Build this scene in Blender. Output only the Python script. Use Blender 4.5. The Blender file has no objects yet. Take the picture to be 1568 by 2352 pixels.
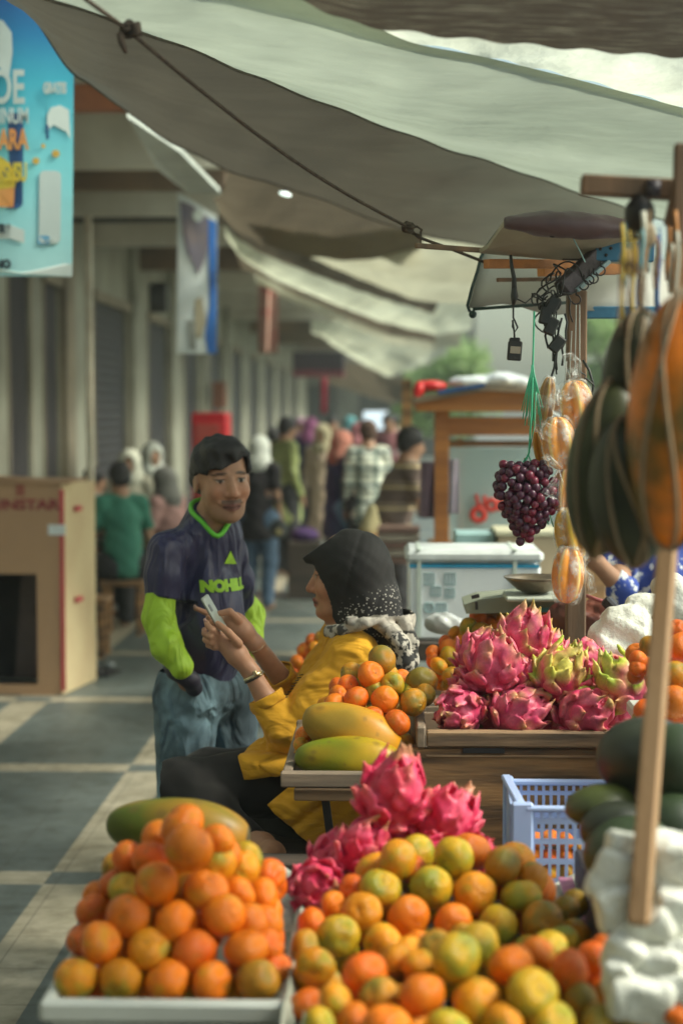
import bpy, math, random
import numpy as np
from mathutils import Vector, Matrix, noise
R = math.radians
random.seed(7)
SC = bpy.context.scene
COL = SC.collection
# ---------------------------------------------------------------- camera
CAM_H = 1.72
PITCH, YAW = 3.43, 1.70
cam_d = bpy.data.cameras.new("camera")
cam_d.sensor_fit = 'VERTICAL'; cam_d.sensor_height = 36.0; cam_d.sensor_width = 24.0
cam_d.lens = 60.0
cam_d.clip_start = 0.05; cam_d.clip_end = 600
cam_d.dof.use_dof = True
cam_d.dof.focus_distance = 4.15
cam_d.dof.aperture_fstop = 2.3
cam = bpy.data.objects.new("camera", cam_d); COL.objects.link(cam)
cam.location = (0, 0, CAM_H)
cam.rotation_euler = (R(90 - PITCH), 0, R(YAW))
SC.camera = cam
# ---------------------------------------------------------------- world and sun
SUN_EL, SUN_AZ = 45, 97          # azimuth measured from +Y towards +X
w = bpy.data.worlds.new("World"); SC.world = w; w.use_nodes = True
nt = w.node_tree; nt.nodes.clear()
sky = nt.nodes.new("ShaderNodeTexSky"); sky.sky_type = 'NISHITA'; sky.sun_disc = False
sky.sun_elevation = R(SUN_EL); sky.sun_rotation = R(SUN_AZ)
sky.air_density = 1.2; sky.dust_density = 4.0; sky.ozone_density = 1.0
bg = nt.nodes.new("ShaderNodeBackground"); bg.inputs[1].default_value = 0.15
wo = nt.nodes.new("ShaderNodeOutputWorld")
tint = nt.nodes.new('ShaderNodeMix'); tint.data_type = 'RGBA'; tint.blend_type = 'MULTIPLY'; tint.inputs[0].default_value = 1.0; tint.inputs[7].default_value = (.97, 1.05, .93, 1)
nt.links.new(sky.outputs[0], tint.inputs[6]); nt.links.new(tint.outputs[2], bg.inputs[0]); nt.links.new(bg.outputs[0], wo.inputs[0])
sun_d = bpy.data.lights.new("sun", 'SUN'); sun_d.energy = 2.5; sun_d.angle = R(10); sun_d.color = (0.98, 0.97, 0.84)
sun = bpy.data.objects.new("sun", sun_d); COL.objects.link(sun)
_d = Vector((math.sin(R(SUN_AZ))*math.cos(R(SUN_EL)), math.cos(R(SUN_AZ))*math.cos(R(SUN_EL)), math.sin(R(SUN_EL))))
sun.rotation_euler = _d.to_track_quat('Z', 'Y').to_euler()
SC.view_settings.view_transform = 'Standard'; SC.view_settings.look = 'None'
SC.view_settings.exposure = 0.68; SC.view_settings.gamma = 1.0
SC.cycles.use_denoising = True
SC.cycles.max_bounces = 10; SC.cycles.transmission_bounces = 8; SC.cycles.transparent_max_bounces = 16
SC.cycles.sample_clamp_indirect = 6.0
# ---------------------------------------------------------------- picture measurements -> world points
FD = 3920.0
_RM = np.array(Matrix.Rotation(R(YAW), 3, 'Z') @ Matrix.Rotation(R(90 - PITCH), 3, 'X'))
def at(x, y, Y):
    d = _RM @ np.array([(x - 784) / FD, -(y - 1176) / FD, -1.0])
    return Vector((0, 0, CAM_H)) + Vector(d) * (Y / d[1])
def px(n, Y): return n * Y / FD
# ---------------------------------------------------------------- scene objects
def tag(o, label=None, cat=None, group=None, kind=None):
    if label: o["label"] = label
    if cat: o["category"] = cat
    if group: o["group"] = group
    if kind: o["kind"] = kind
    return o
def thing(name, label, cat, loc=(0, 0, 0), group=None):
    o = bpy.data.objects.new(name, None); COL.objects.link(o); o.location = loc
    o.empty_display_size = 0.1
    return tag(o, label, cat, group)
def link_mesh(name, me, parent=None, loc=None):
    o = bpy.data.objects.new(name, me); COL.objects.link(o)
    if parent is not None: o.parent = parent
    if loc is not None: o.location = loc
    return o
def dup(o, parent=None):
    c = o.copy(); COL.objects.link(c); c.parent = parent
    for ch in o.children: dup(ch, c)
    return c
class MB:
    """collects shapes given in world coordinates"""
    def __init__(s): s.v = []; s.f = []; s.m = []; s.sm = []; s.c = []
    def add(s, vs, fs, mi=0, smooth=False, cols=None):
        b = len(s.v); s.v += [tuple(v) for v in vs]
        s.f += [tuple(i + b for i in f) for f in fs]
        s.m += [mi] * len(fs); s.sm += [smooth] * len(fs)
        s.c += (cols if cols else [(1, 1, 1)] * len(vs))
        return s
    def box(s, c, size, rot=None, mi=0, bev=0.0):
        c = Vector(c); x, y, z = [a / 2 for a in size]
        M = rot if rot is not None else Matrix.Identity(3)
        if bev <= 0:
            vs = [c + M @ Vector((sx*x, sy*y, sz*z)) for sz in (-1, 1) for sy in (-1, 1) for sx in (-1, 1)]
            fs = [(0, 2, 3, 1), (4, 5, 7, 6), (0, 1, 5, 4), (2, 6, 7, 3), (0, 4, 6, 2), (1, 3, 7, 5)]
            return s.add(vs, fs, mi)
        b = min(bev, x*.9, y*.9, z*.9)
        vs = []; ix = {}
        for sx in (-1, 1):
            for sy in (-1, 1):
                for sz in (-1, 1):
                    for ax in range(3):
                        p = [sx*x, sy*y, sz*z]
                        for k in range(3):
                            if k != ax: p[k] -= (sx, sy, sz)[k] * b
                        ix[(sx, sy, sz, ax)] = len(vs); vs.append(c + M @ Vector(p))
        fs = []
        for ax in range(3):
            o1, o2 = [(1, 2), (2, 0), (0, 1)][ax]
            for sg in (-1, 1):
                q = []
                for a, bb in ((-1, -1), (1, -1), (1, 1), (-1, 1)):
                    t = [0, 0, 0]; t[ax] = sg; t[o1] = a; t[o2] = bb; q.append(ix[(t[0], t[1], t[2], ax)])
                fs.append(q if sg > 0 else q[::-1])
        for ax in range(3):            # edges along ax
            o1, o2 = [(1, 2), (2, 0), (0, 1)][ax]
            for a in (-1, 1):
                for bb in (-1, 1):
                    q = []
                    for e, face in ((-1, o1), (1, o1), (1, o2), (-1, o2)):
                        t = [0, 0, 0]; t[ax] = e; t[o1] = a; t[o2] = bb; q.append(ix[(t[0], t[1], t[2], face)])
                    fs.append(q if a*bb > 0 else q[::-1])
        for sx in (-1, 1):
            for sy in (-1, 1):
                for sz in (-1, 1):
                    q = [ix[(sx, sy, sz, k)] for k in range(3)]
                    fs.append(q if sx*sy*sz > 0 else q[::-1])
        return s.add(vs, fs, mi)
    def bar(s, a, b, wd, ht=None, mi=0, bev=0.0, up=(0, 0, 1)):
        a = Vector(a); b = Vector(b); ht = wd if ht is None else ht
        d = b - a; L = d.length; x = d.normalized(); u = Vector(up)
        if abs(x.dot(u)) > .95: u = Vector((0, 1, 0))
        y = u.cross(x).normalized(); z = x.cross(y)
        M = Matrix((x, y, z)).transposed()
        return s.box((a + b) / 2, (L, wd, ht), M, mi, bev)
    def tube(s, pts, r, n=8, mi=0, cap=True):
        P = [Vector(p) for p in pts]; m = len(P)
        rs = r if isinstance(r, (list, tuple)) else [r] * m
        vs = []; prev = None
        for i, p in enumerate(P):
            t = (P[min(i + 1, m - 1)] - P[max(i - 1, 0)])
            t = t.normalized() if t.length > 1e-9 else Vector((0, 0, 1))
            if prev is None:
                u = Vector((0, 0, 1)) if abs(t.z) < .9 else Vector((1, 0, 0))
                prev = t.cross(u).normalized()
            prev = (prev - t * prev.dot(t)).normalized(); q = t.cross(prev)
            for k in range(n):
                a = 2*math.pi*k/n
                vs.append(p + (prev*math.cos(a) + q*math.sin(a)) * rs[i])
        fs = [(i*n+k, i*n+(k+1) % n, (i+1)*n+(k+1) % n, (i+1)*n+k) for i in range(m-1) for k in range(n)]
        if cap: fs += [tuple(range(n))[::-1], tuple((m-1)*n+k for k in range(n))]
        return s.add(vs, fs, mi, True)
    def lathe(s, c, prof, n=24, mi=0, M=None):
        c = Vector(c); vs = []
        for r, z in prof:
            for k in range(n):
                a = 2*math.pi*k/n; p = Vector((r*math.cos(a), r*math.sin(a), z))
                vs.append(c + (M @ p if M is not None else p))
        m = len(prof)
        fs = [(i*n+k, i*n+(k+1) % n, (i+1)*n+(k+1) % n, (i+1)*n+k) for i in range(m-1) for k in range(n)]
        return s.add(vs, fs, mi, True)
    def ell(s, c, r, M=None, n=20, m=12, mi=0):
        prof = [(math.sin(math.pi*i/m), -math.cos(math.pi*i/m)) for i in range(m+1)]
        c = Vector(c); vs = []
        for a, z in prof:
            for k in range(n):
                t = 2*math.pi*k/n; p = Vector((a*math.cos(t)*r[0], a*math.sin(t)*r[1], z*r[2]))
                vs.append(c + (M @ p if M is not None else p))
        fs = [(i*n+k, i*n+(k+1) % n, (i+1)*n+(k+1) % n, (i+1)*n+k) for i in range(m) for k in range(n)]
        return s.add(vs, fs, mi, True)
    def grid(s, rows, mi=0, smooth=True):
        a, b = len(rows), len(rows[0])
        return s.add([p for r in rows for p in r], [(i*b+j, i*b+j+1, (i+1)*b+j+1, (i+1)*b+j) for i in range(a-1) for j in range(b-1)], mi, smooth)
    def poly(s, pts, th, nrm=(0, -1, 0), mi=0):
        n = len(pts); nv = Vector(nrm).normalized() * th
        vs = [Vector(p) for p in pts] + [Vector(p) - nv for p in pts]
        fs = [tuple(range(n)), tuple(range(2*n-1, n-1, -1))] + [(i, i+n, (i+1) % n + n, (i+1) % n) for i in range(n)]
        return s.add(vs, fs, mi)
    def build(s, name, mats, parent=None, origin='c', colors=False):
        mats = mats if isinstance(mats, (list, tuple)) else [mats]
        V = np.array([tuple(v) for v in s.v], dtype=float)
        if parent is not None: o0 = np.array(total_loc(parent)); 
        elif origin == 'c': o0 = np.array([(V[:, 0].min()+V[:, 0].max())/2, (V[:, 1].min()+V[:, 1].max())/2, V[:, 2].min()])
        else: o0 = np.array(origin)
        me = bpy.data.meshes.new(name)
        me.from_pydata((V - o0).tolist(), [], s.f)
        for m in mats: me.materials.append(m)
        me.polygons.foreach_set('material_index', s.m)
        me.polygons.foreach_set('use_smooth', s.sm)
        if colors:
            ca = me.color_attributes.new('Col', 'FLOAT_COLOR', 'POINT')
            ca.data.foreach_set('color', np.array([tuple(c) + (1.0,) for c in s.c], dtype=np.float32).ravel())
        me.update()
        if parent is not None: return link_mesh(name, me, parent)
        return link_mesh(name, me, None, tuple(o0))
def total_loc(o):
    v = Vector(o.location)
    while o.parent: o = o.parent; v += Vector(o.location)
    return v
# ---------------------------------------------------------------- materials
def nm(name):
    m = bpy.data.materials.new(name); m.use_nodes = True
    t = m.node_tree; b = t.nodes["Principled BSDF"]
    return m, t, b
def node(t, kind, **kw):
    n = t.nodes.new(kind)
    for k, v in kw.items():
        if k in n.inputs: n.inputs[k].default_value = v
        else: setattr(n, k, v)
    return n
def c4(c): return (c[0], c[1], c[2], 1)
def ramp(t, fac, stops):
    r = t.nodes.new("ShaderNodeValToRGB"); e = r.color_ramp.elements
    while len(e) < len(stops): e.new(0.5)
    for i, (p, c) in enumerate(stops): e[i].position = p; e[i].color = c4(c)
    t.links.new(fac, r.inputs[0]); return r.outputs[0]
def mixc(t, fac, a, b, mode='MIX'):
    n = t.nodes.new("ShaderNodeMix"); n.data_type = 'RGBA'; n.blend_type = mode
    for i, v in ((0, fac), (6, a), (7, b)):
        if hasattr(v, 'links') or hasattr(v, 'is_output'): t.links.new(v, n.inputs[i])
        elif i == 0: n.inputs[0].default_value = v
        else: n.inputs[i].default_value = c4(v)
    return n.outputs[2]
def tex(t, sc, detail=4, kind='noise', coord='Object', stretch=None, rough=.55):
    tc = t.nodes.new("ShaderNodeTexCoord"); src = tc.outputs[coord]
    if stretch:
        mp = t.nodes.new("ShaderNodeMapping"); mp.inputs['Scale'].default_value = stretch
        t.links.new(src, mp.inputs[0]); src = mp.outputs[0]
    if kind == 'noise':
        n = node(t, "ShaderNodeTexNoise", Scale=sc, Detail=detail, Roughness=rough); out = n.outputs[0]
    else:
        n = node(t, "ShaderNodeTexVoronoi", Scale=sc); out = n.outputs[0]
    t.links.new(src, n.inputs['Vector']); return out
def bump(t, b, h, strength=.3, dist=.01):
    n = node(t, "ShaderNodeBump", Strength=strength, Distance=dist)
    t.links.new(h, n.inputs['Height']); t.links.new(n.outputs[0], b.inputs['Normal'])
def mat(name, c, c2=None, sc=8, rough=.6, bmp=.2, bsc=None, bd=.004, stretch=None, metal=0, spec=.5, sheen=0, coat=0, lo=.35, hi=.65, sub=0):
    m, t, b = nm(name)
    if c2 is None: c2 = tuple(x*.72 for x in c)
    f = tex(t, sc, 6, stretch=stretch)
    t.links.new(ramp(t, f, [(lo, c), (hi, c2)]), b.inputs['Base Color'])
    b.inputs['Roughness'].default_value = rough; b.inputs['Metallic'].default_value = metal
    b.inputs['Specular IOR Level'].default_value = spec
    b.inputs['Sheen Weight'].default_value = sheen; b.inputs['Coat Weight'].default_value = coat
    if sub:
        b.inputs['Subsurface Weight'].default_value = sub; b.inputs['Subsurface Radius'].default_value = (.01, .004, .002)
    if bmp: bump(t, b, tex(t, bsc or sc*6, 5, stretch=stretch), bmp, bd)
    return m
def attr_mat(name, rough=.6, bmp=.15, bsc=60, sub=0, spec=.4, var=.12, bd=.003, sheen=0):
    m, t, b = nm(name)
    a = t.nodes.new("ShaderNodeVertexColor"); a.layer_name = 'Col'
    f = tex(t, bsc*.4, 4)
    g = ramp(t, f, [(.3, (1-var,)*3), (.7, (1+var*.3,)*3)])
    t.links.new(mixc(t, 1.0, a.outputs[0], g, 'MULTIPLY'), b.inputs['Base Color'])
    b.inputs['Roughness'].default_value = rough; b.inputs['Specular IOR Level'].default_value = spec
    b.inputs['Sheen Weight'].default_value = sheen
    if sub:
        b.inputs['Subsurface Weight'].default_value = sub; b.inputs['Subsurface Radius'].default_value = (.012, .005, .003)
    bump(t, b, tex(t, bsc, 4), bmp, bd)
    return m
def folds(m, sc=3, strength=.6, dist=.02, rot=(0, 35, 0), distort=5, stretch=(1, 1, 1)):
    t = m.node_tree; b = t.nodes["Principled BSDF"]; tc = t.nodes.new("ShaderNodeTexCoord"); mp = t.nodes.new("ShaderNodeMapping")
    mp.inputs['Rotation'].default_value = tuple(R(a) for a in rot); mp.inputs['Scale'].default_value = stretch; t.links.new(tc.outputs['Object'], mp.inputs[0])
    w_ = t.nodes.new("ShaderNodeTexNoise"); w_.inputs['Scale'].default_value = sc; w_.inputs['Detail'].default_value = 2.5; w_.inputs['Distortion'].default_value = .6; t.links.new(mp.outputs[0], w_.inputs['Vector'])
    n = node(t, "ShaderNodeBump", Strength=strength, Distance=dist); t.links.new(w_.outputs[0], n.inputs['Height'])
    if b.inputs['Normal'].links: t.links.new(b.inputs['Normal'].links[0].from_socket, n.inputs['Normal'])
    t.links.new(n.outputs[0], b.inputs['Normal']); return m
# ---------------------------------------------------------------- implicit surfaces (smooth unions), meshed with surface nets
class SDF:
    def __init__(s, lo, hi, h):
        s.lo = np.array(lo, float); s.h = h
        s.n = np.ceil((np.array(hi, float) - s.lo) / h).astype(int) + 2
        s.F = np.full(tuple(s.n), 1.0, np.float32)
    def sl(s, lo, hi):
        a = np.maximum(((np.array(lo) - s.lo) / s.h).astype(int), 0)
        b = np.minimum(((np.array(hi) - s.lo) / s.h).astype(int) + 2, s.n)
        if (b <= a).any(): return None
        S = tuple(slice(int(i), int(j)) for i, j in zip(a, b))
        ax = [(s.lo[i] + s.h*np.arange(a[i], b[i])).astype(np.float32) for i in range(3)]
        return S, ax[0][:, None, None], ax[1][None, :, None], ax[2][None, None, :]
    def _mix(s, S, d, k, sub):
        A = s.F[S]
        if sub:
            h = np.clip(.5 - .5*(A + d)/k, 0, 1); s.F[S] = A*(1-h) + (-d)*h + k*h*(1-h)
        else:
            h = np.clip(.5 + .5*(A - d)/k, 0, 1); s.F[S] = A*(1-h) + d*h - k*h*(1-h)
    def cone(s, a, b, ra, rb=None, k=.01, sub=False, flat=None):
        a = np.array(a, float); b = np.array(b, float); rb = ra if rb is None else rb
        m = max(ra, rb) + k*1.5 + s.h*3
        q = s.sl(np.minimum(a, b) - m, np.maximum(a, b) + m)
        if q is None: return s
        S, X, Y, Z = q; ba = b - a; L2 = float(ba @ ba) + 1e-12
        t = np.clip(((X-a[0])*ba[0] + (Y-a[1])*ba[1] + (Z-a[2])*ba[2]) / L2, 0, 1)
        d = np.sqrt((X-a[0]-t*ba[0])**2 + (Y-a[1]-t*ba[1])**2 + (Z-a[2]-t*ba[2])**2) - (ra + (rb-ra)*t)
        s._mix(S, d, k, sub); return s
    def chain(s, pts, rs, k=.01):
        for i in range(len(pts)-1): s.cone(pts[i], pts[i+1], rs[i], rs[i+1], k)
        return s
    def ell(s, c, r, M=None, k=.01, sub=False):
        c = np.array(c, float); r = np.array(r, float); m = r.max() + k*1.5 + s.h*3
        q = s.sl(c - m, c + m)
        if q is None: return s
        S, X, Y, Z = q; X = X-c[0]; Y = Y-c[1]; Z = Z-c[2]
        M = np.eye(3) if M is None else np.array(M)
        u = X*M[0, 0] + Y*M[1, 0] + Z*M[2, 0]; v = X*M[0, 1] + Y*M[1, 1] + Z*M[2, 1]; w_ = X*M[0, 2] + Y*M[1, 2] + Z*M[2, 2]
        k0 = np.sqrt((u/r[0])**2 + (v/r[1])**2 + (w_/r[2])**2); k1 = np.sqrt((u/r[0]**2)**2 + (v/r[1]**2)**2 + (w_/r[2]**2)**2) + 1e-9
        s._mix(S, k0*(k0-1)/k1, k, sub); return s
    def rbox(s, c, hf, r, M=None, k=.01):
        c = np.array(c, float); hf = np.array(hf, float); m = np.linalg.norm(hf) + r + k*1.5 + s.h*3
        q = s.sl(c - m, c + m)
        if q is None: return s
        S, X, Y, Z = q; X = X-c[0]; Y = Y-c[1]; Z = Z-c[2]; M = np.eye(3) if M is None else np.array(M)
        L = [np.abs(X*M[0, i] + Y*M[1, i] + Z*M[2, i]) - hf[i] for i in range(3)]
        d = np.sqrt(sum(np.maximum(l, 0)**2 for l in L)) + np.minimum(np.maximum(np.maximum(L[0], L[1]), L[2]), 0) - r
        s._mix(S, d, k, False); return s
    def warp(s, fn):
        near = np.abs(s.F) < .08
        I = np.argwhere(near); P = s.lo + I*s.h
        s.F[near] += fn(P).astype(np.float32); return s
    def mesh(s):
        F = s.F; ins = F < 0
        nx, ny, nz = F.shape
        cnt = np.zeros((nx-1, ny-1, nz-1), np.int8)
        for dx in (0, 1):
            for dy in (0, 1):
                for dz in (0, 1): cnt += ins[dx:nx-1+dx, dy:ny-1+dy, dz:nz-1+dz]
        act = (cnt > 0) & (cnt < 8)
        idx = np.full(act.shape, -1, np.int64); C = np.argwhere(act); idx[act] = np.arange(len(C))
        acc = np.zeros((len(C), 3)); num = np.zeros(len(C))
        cs = [(a, b, c) for a in (0, 1) for b in (0, 1) for c in (0, 1)]
        for p in cs:
            for ax in range(3):
                if p[ax]: continue
                q = list(p); q[ax] = 1
                fa = F[C[:, 0]+p[0], C[:, 1]+p[1], C[:, 2]+p[2]]; fb = F[C[:, 0]+q[0], C[:, 1]+q[1], C[:, 2]+q[2]]
                mk = (fa < 0) != (fb < 0); t = np.where(mk, fa/np.where(mk, fa-fb, 1), 0)
                pos = np.array(p, float)[None, :] + t[:, None]*np.eye(3)[ax][None, :]
                acc[mk] += pos[mk]; num[mk] += 1
        V = s.lo + s.h*(C + acc/num[:, None])
        Q = []
        for ax in range(3):
            o1, o2 = (ax+1) % 3, (ax+2) % 3
            a = [slice(None)]*3; b = [slice(None)]*3; a[ax] = slice(0, -1); b[ax] = slice(1, None)
            A, B = ins[tuple(a)], ins[tuple(b)]
            E = np.argwhere(A != B); E = E[(E[:, o1] > 0) & (E[:, o2] > 0) & (E[:, o1] < F.shape[o1]-1) & (E[:, o2] < F.shape[o2]-1)]
            if not len(E): continue
            fl = A[E[:, 0], E[:, 1], E[:, 2]]
            def cell(d1, d2):
                e = E.copy(); e[:, o1] += d1; e[:, o2] += d2
                return idx[e[:, 0], e[:, 1], e[:, 2]]
            q = np.stack([cell(-1, -1), cell(0, -1), cell(0, 0), cell(-1, 0)], 1)
            q[~fl] = q[~fl][:, ::-1]; Q.append(q)
        return V, np.concatenate(Q)
def smooth_mesh(V, Q, it):
    for _ in range(it):
        S = np.zeros_like(V); n = np.zeros(len(V))
        for a, b in ((0, 1), (1, 2), (2, 3), (3, 0)):
            np.add.at(S, Q[:, a], V[Q[:, b]]); np.add.at(S, Q[:, b], V[Q[:, a]])
            np.add.at(n, Q[:, a], 1); np.add.at(n, Q[:, b], 1)
        V = V*.5 + .5*S/np.maximum(n, 1)[:, None]
    return V
def sdf_obj(name, S, mats, parent=None, col=None, it=1, fmat=None, raw=None):
    V, Q = S.mesh(); V = smooth_mesh(V, Q, it)
    o0 = np.array(total_loc(parent)) if parent is not None else np.array([V[:, 0].mean(), V[:, 1].mean(), V[:, 2].min()])
    me = bpy.data.meshes.new(name); me.from_pydata((V-o0).tolist(), [], Q.tolist())
    mats = mats if isinstance(mats, (list, tuple)) else [mats]
    for m in mats: me.materials.append(m)
    me.polygons.foreach_set('use_smooth', [True]*len(Q))
    if col is not None:
        ca = me.color_attributes.new('Col', 'FLOAT_COLOR', 'POINT')
        cc = np.ones((len(V), 4), np.float32); cc[:, :3] = col(V); ca.data.foreach_set('color', cc.ravel())
    if fmat is not None:
        me.polygons.foreach_set('material_index', fmat(V[Q].mean(1)).astype(int).tolist())
    me.update()
    return link_mesh(name, me, parent, None if parent is not None else tuple(o0))
def text_part(name, body, size, m, parent, loc, rot=(90, 0, 0), ext=.0015, sx=1.0, align='CENTER', bold=0.0, spacing=1.0):
    cu = bpy.data.curves.new(name, 'FONT'); cu.body = body; cu.size = size; cu.extrude = ext; cu.align_x = align; cu.align_y = 'CENTER'
    cu.offset = bold; cu.space_character = spacing
    o = bpy.data.objects.new(name, cu)
    dg = bpy.context.evaluated_depsgraph_get()
    COL.objects.link(o); dg.update()
    me = bpy.data.meshes.new_from_object(o.evaluated_get(dg)); bpy.data.objects.remove(o)
    me.name = name; me.materials.clear(); me.materials.append(m)
    p = bpy.data.objects.new(name, me); COL.objects.link(p)
    if parent is not None: p.parent = parent; p.location = Vector(loc) - total_loc(parent)
    else: p.location = loc
    p.rotation_euler = tuple(R(a) for a in rot) if not isinstance(rot, Matrix) else rot.to_euler()
    p.scale = (sx, 1, 1)
    return p
def fbm(P, sc, seed=0.0):
    """cheap smooth pseudo-noise, vectorised"""
    P = np.asarray(P)*sc + seed
    x, y, z = P[:, 0], P[:, 1], P[:, 2]
    return (np.sin(x*1.7+np.sin(y*1.3+seed))*np.cos(y*1.9+np.sin(z*1.1)) + .5*np.sin(z*3.1+x*2.3+np.sin(y*2.9)) + .25*np.sin(x*5.3-z*4.7+y*3.9))/1.75
# ================================================================ SETTING
# ---- ground
def ground_mat():
    m, t, b = nm("pavement_tiles")
    tc = t.nodes.new("ShaderNodeTexCoord"); sp = t.nodes.new("ShaderNodeSeparateXYZ"); t.links.new(tc.outputs['Object'], sp.inputs[0])
    def mth(op, a, b_=None, c=None):
        n = t.nodes.new("ShaderNodeMath"); n.operation = op
        for i, v in enumerate((a, b_, c)):
            if v is None: continue
            if isinstance(v, (int, float)): n.inputs[i].default_value = v
            else: t.links.new(v, n.inputs[i])
        return n.outputs[0]
    def strip(co, start, per, wd):
        q = mth('MULTIPLY_ADD', co, 1/per, -start/per + 50); fr = mth('FRACT', q)
        return mth('LESS_THAN', fr, wd/per)
    X, Y = sp.outputs[0], sp.outputs[1]
    sx = strip(X, -1.262, 0.97, .21); sy = strip(Y, 6.07, 1.93, .17)
    xor = mth('ABSOLUTE', mth('SUBTRACT', sx, sy))
    near = mth('LESS_THAN', mth('ADD', Y, mth('MULTIPLY', X, .0)), 5.2)
    def joint(co, per, wd):
        fr = mth('FRACT', mth('MULTIPLY_ADD', co, 1/per, 50.03)); return mth('LESS_THAN', fr, wd/per)
    jt = mth('MAXIMUM', joint(Y, .3215, .006), joint(X, .2425, .005))
    n1 = tex(t, 2.2, 6); n2 = tex(t, 14, 6)
    grey = ramp(t, n1, [(.3, (.100, .128, .125)), (.7, (.155, .180, .168))])
    cream = ramp(t, n1, [(.3, (.34, .31, .225)), (.7, (.50, .45, .34))])
    c = mixc(t, xor, grey, cream)
    c = mixc(t, mth('MULTIPLY', jt, .55), c, (.06, .055, .045))
    c = mixc(t, .6, c, ramp(t, n2, [(.35, (.60, .60, .58)), (.6, (1, 1, 1))]), 'MULTIPLY'); c = mixc(t, .7, c, ramp(t, tex(t, 5.5, 8, rough=.75), [(.36, (.55, .53, .48)), (.52, (1, 1, 1))]), 'MULTIPLY')
    t.links.new(c, b.inputs['Base Color']); b.inputs['Roughness'].default_value = .55
    t.links.new(ramp(t, n1, [(.3, (.38,)*3), (.7, (.62,)*3)]), b.inputs['Roughness'])
    bump(t, b, n2, .12, .004)
    return m
g = MB(); g.add([(-9, -6, 0), (3.4, -6, 0), (3.4, 90, 0), (-9, 90, 0)], [(0, 1, 2, 3)])
tag(g.build("pavement", ground_mat(), origin=(0, 0, 0)), kind='structure')
road_m = mat("asphalt", (.16, .155, .14), (.11, .11, .10), 3, .85, .4, 60)
g = MB(); g.add([(-400, -300, -.02), (400, -300, -.02), (400, 500, -.02), (-400, 500, -.02)], [(0, 1, 2, 3)])
tag(g.build("road", road_m, origin=(0, 0, 0)), kind='structure')

pole_m = mat("pale_post_paint", (.55, .53, .42), (.42, .36, .27), 5, .5, .1)
# ---- shop building along the left
plaster = mat("old_plaster", (.30, .31, .245), (.15, .145, .11), 1.3, .85, .3, 18, lo=.3, hi=.7)
plaster2 = mat("tan_plaster", (.26, .225, .155), (.14, .12, .085), 1.6, .85, .3, 18)
shutter_m = mat("dark_shutter", (.022, .017, .019), (.014, .012, .013), 2.5, .55, .3, 30)
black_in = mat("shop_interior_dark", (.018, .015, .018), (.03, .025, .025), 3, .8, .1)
brown_beam = mat("rusty_fascia", (.36, .13, .055), (.22, .08, .04), 3, .7, .2)
beige_pan = mat("beige_panel", (.62, .61, .52), (.44, .42, .34), 1.5, .75, .15)
brown_pan = mat("stained_ceiling", (.24, .17, .11), (.12, .09, .065), 1.4, .85, .2)
FX = -3.0
bld = thing("shop_building", "long grey green shop building with dark roller shutters along the left of the arcade", "building", (FX, 30, 0))
openings = [(13.36, 14.08), (14.72, 15.32), (17.2, 19.3), (21.0, 22.8), (24.7, 26.4), (28.2, 30.0), (32.0, 34.0), (36.0, 38.2), (40.5, 43), (45.5, 48), (50.5, 53.5)]
mb = MB(); y0 = -26.0; TOP = 2.82
for a, b in openings:
    mb.box((FX-.2, (y0+a)/2, 2.6), (.4, a-y0, 5.2)); y0 = b
mb.box((FX-.2, (y0+60)/2, 2.6), (.4, 60-y0, 5.2)); mb.build("wall", plaster, bld)
for a, b in openings: mb = MB(); mb.box((FX-.203, (a+b)/2, TOP+.003+(5.2-TOP)/2), (.39, b-a-.006, 5.2-TOP-.006)); mb.build("lintel", plaster, bld)
for i, (a, b) in enumerate(openings):
    s = MB()
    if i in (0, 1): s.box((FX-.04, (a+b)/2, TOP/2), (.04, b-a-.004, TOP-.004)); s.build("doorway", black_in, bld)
    else:
        n = 30; hh = (TOP-.004)/n
        rows = []
        for k in range(n*4+1):
            z = k*hh/4; rows.append([(FX-.05+.018*abs(math.sin(math.pi*k/4)), a+.002, z), (FX-.05+.018*abs(math.sin(math.pi*k/4)), b-.002, z)])
        s.grid(rows, smooth=False); sh_o = s.build("roller_shutter", shutter_m, bld); hd_ = MB(); hd_.box((FX-.02, (a+b)/2, .45), (.03, .16, .03), bev=.005); hd_.build("handle", pole_m, sh_o)
    f = MB()
    for yy in (a-.05, b+.05): f.box((FX+.004, yy, TOP/2), (.018, .05, TOP))
    f.box((FX+.017, (a+b)/2, TOP+.05), (.044, b-a+.2, .1)); f.build("door_frame", plaster2, bld)
# pilasters
for (a, b) in [(12.2, 13.0), (15.45, 15.85), (19.5, 20.1), (22.95, 23.5), (26.9, 27.5), (30.6, 31.2)]:
    p = MB(); p.box((FX+.03, (a+b)/2, 2.0), (.06, b-a, 4.0), bev=.01); p.box((FX+.045, (a+b)/2, .12), (.09, b-a+.1, .24), bev=.01)
    p.build("pilaster", plaster2 if a in (15.45, 14.1) else plaster, bld)
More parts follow.
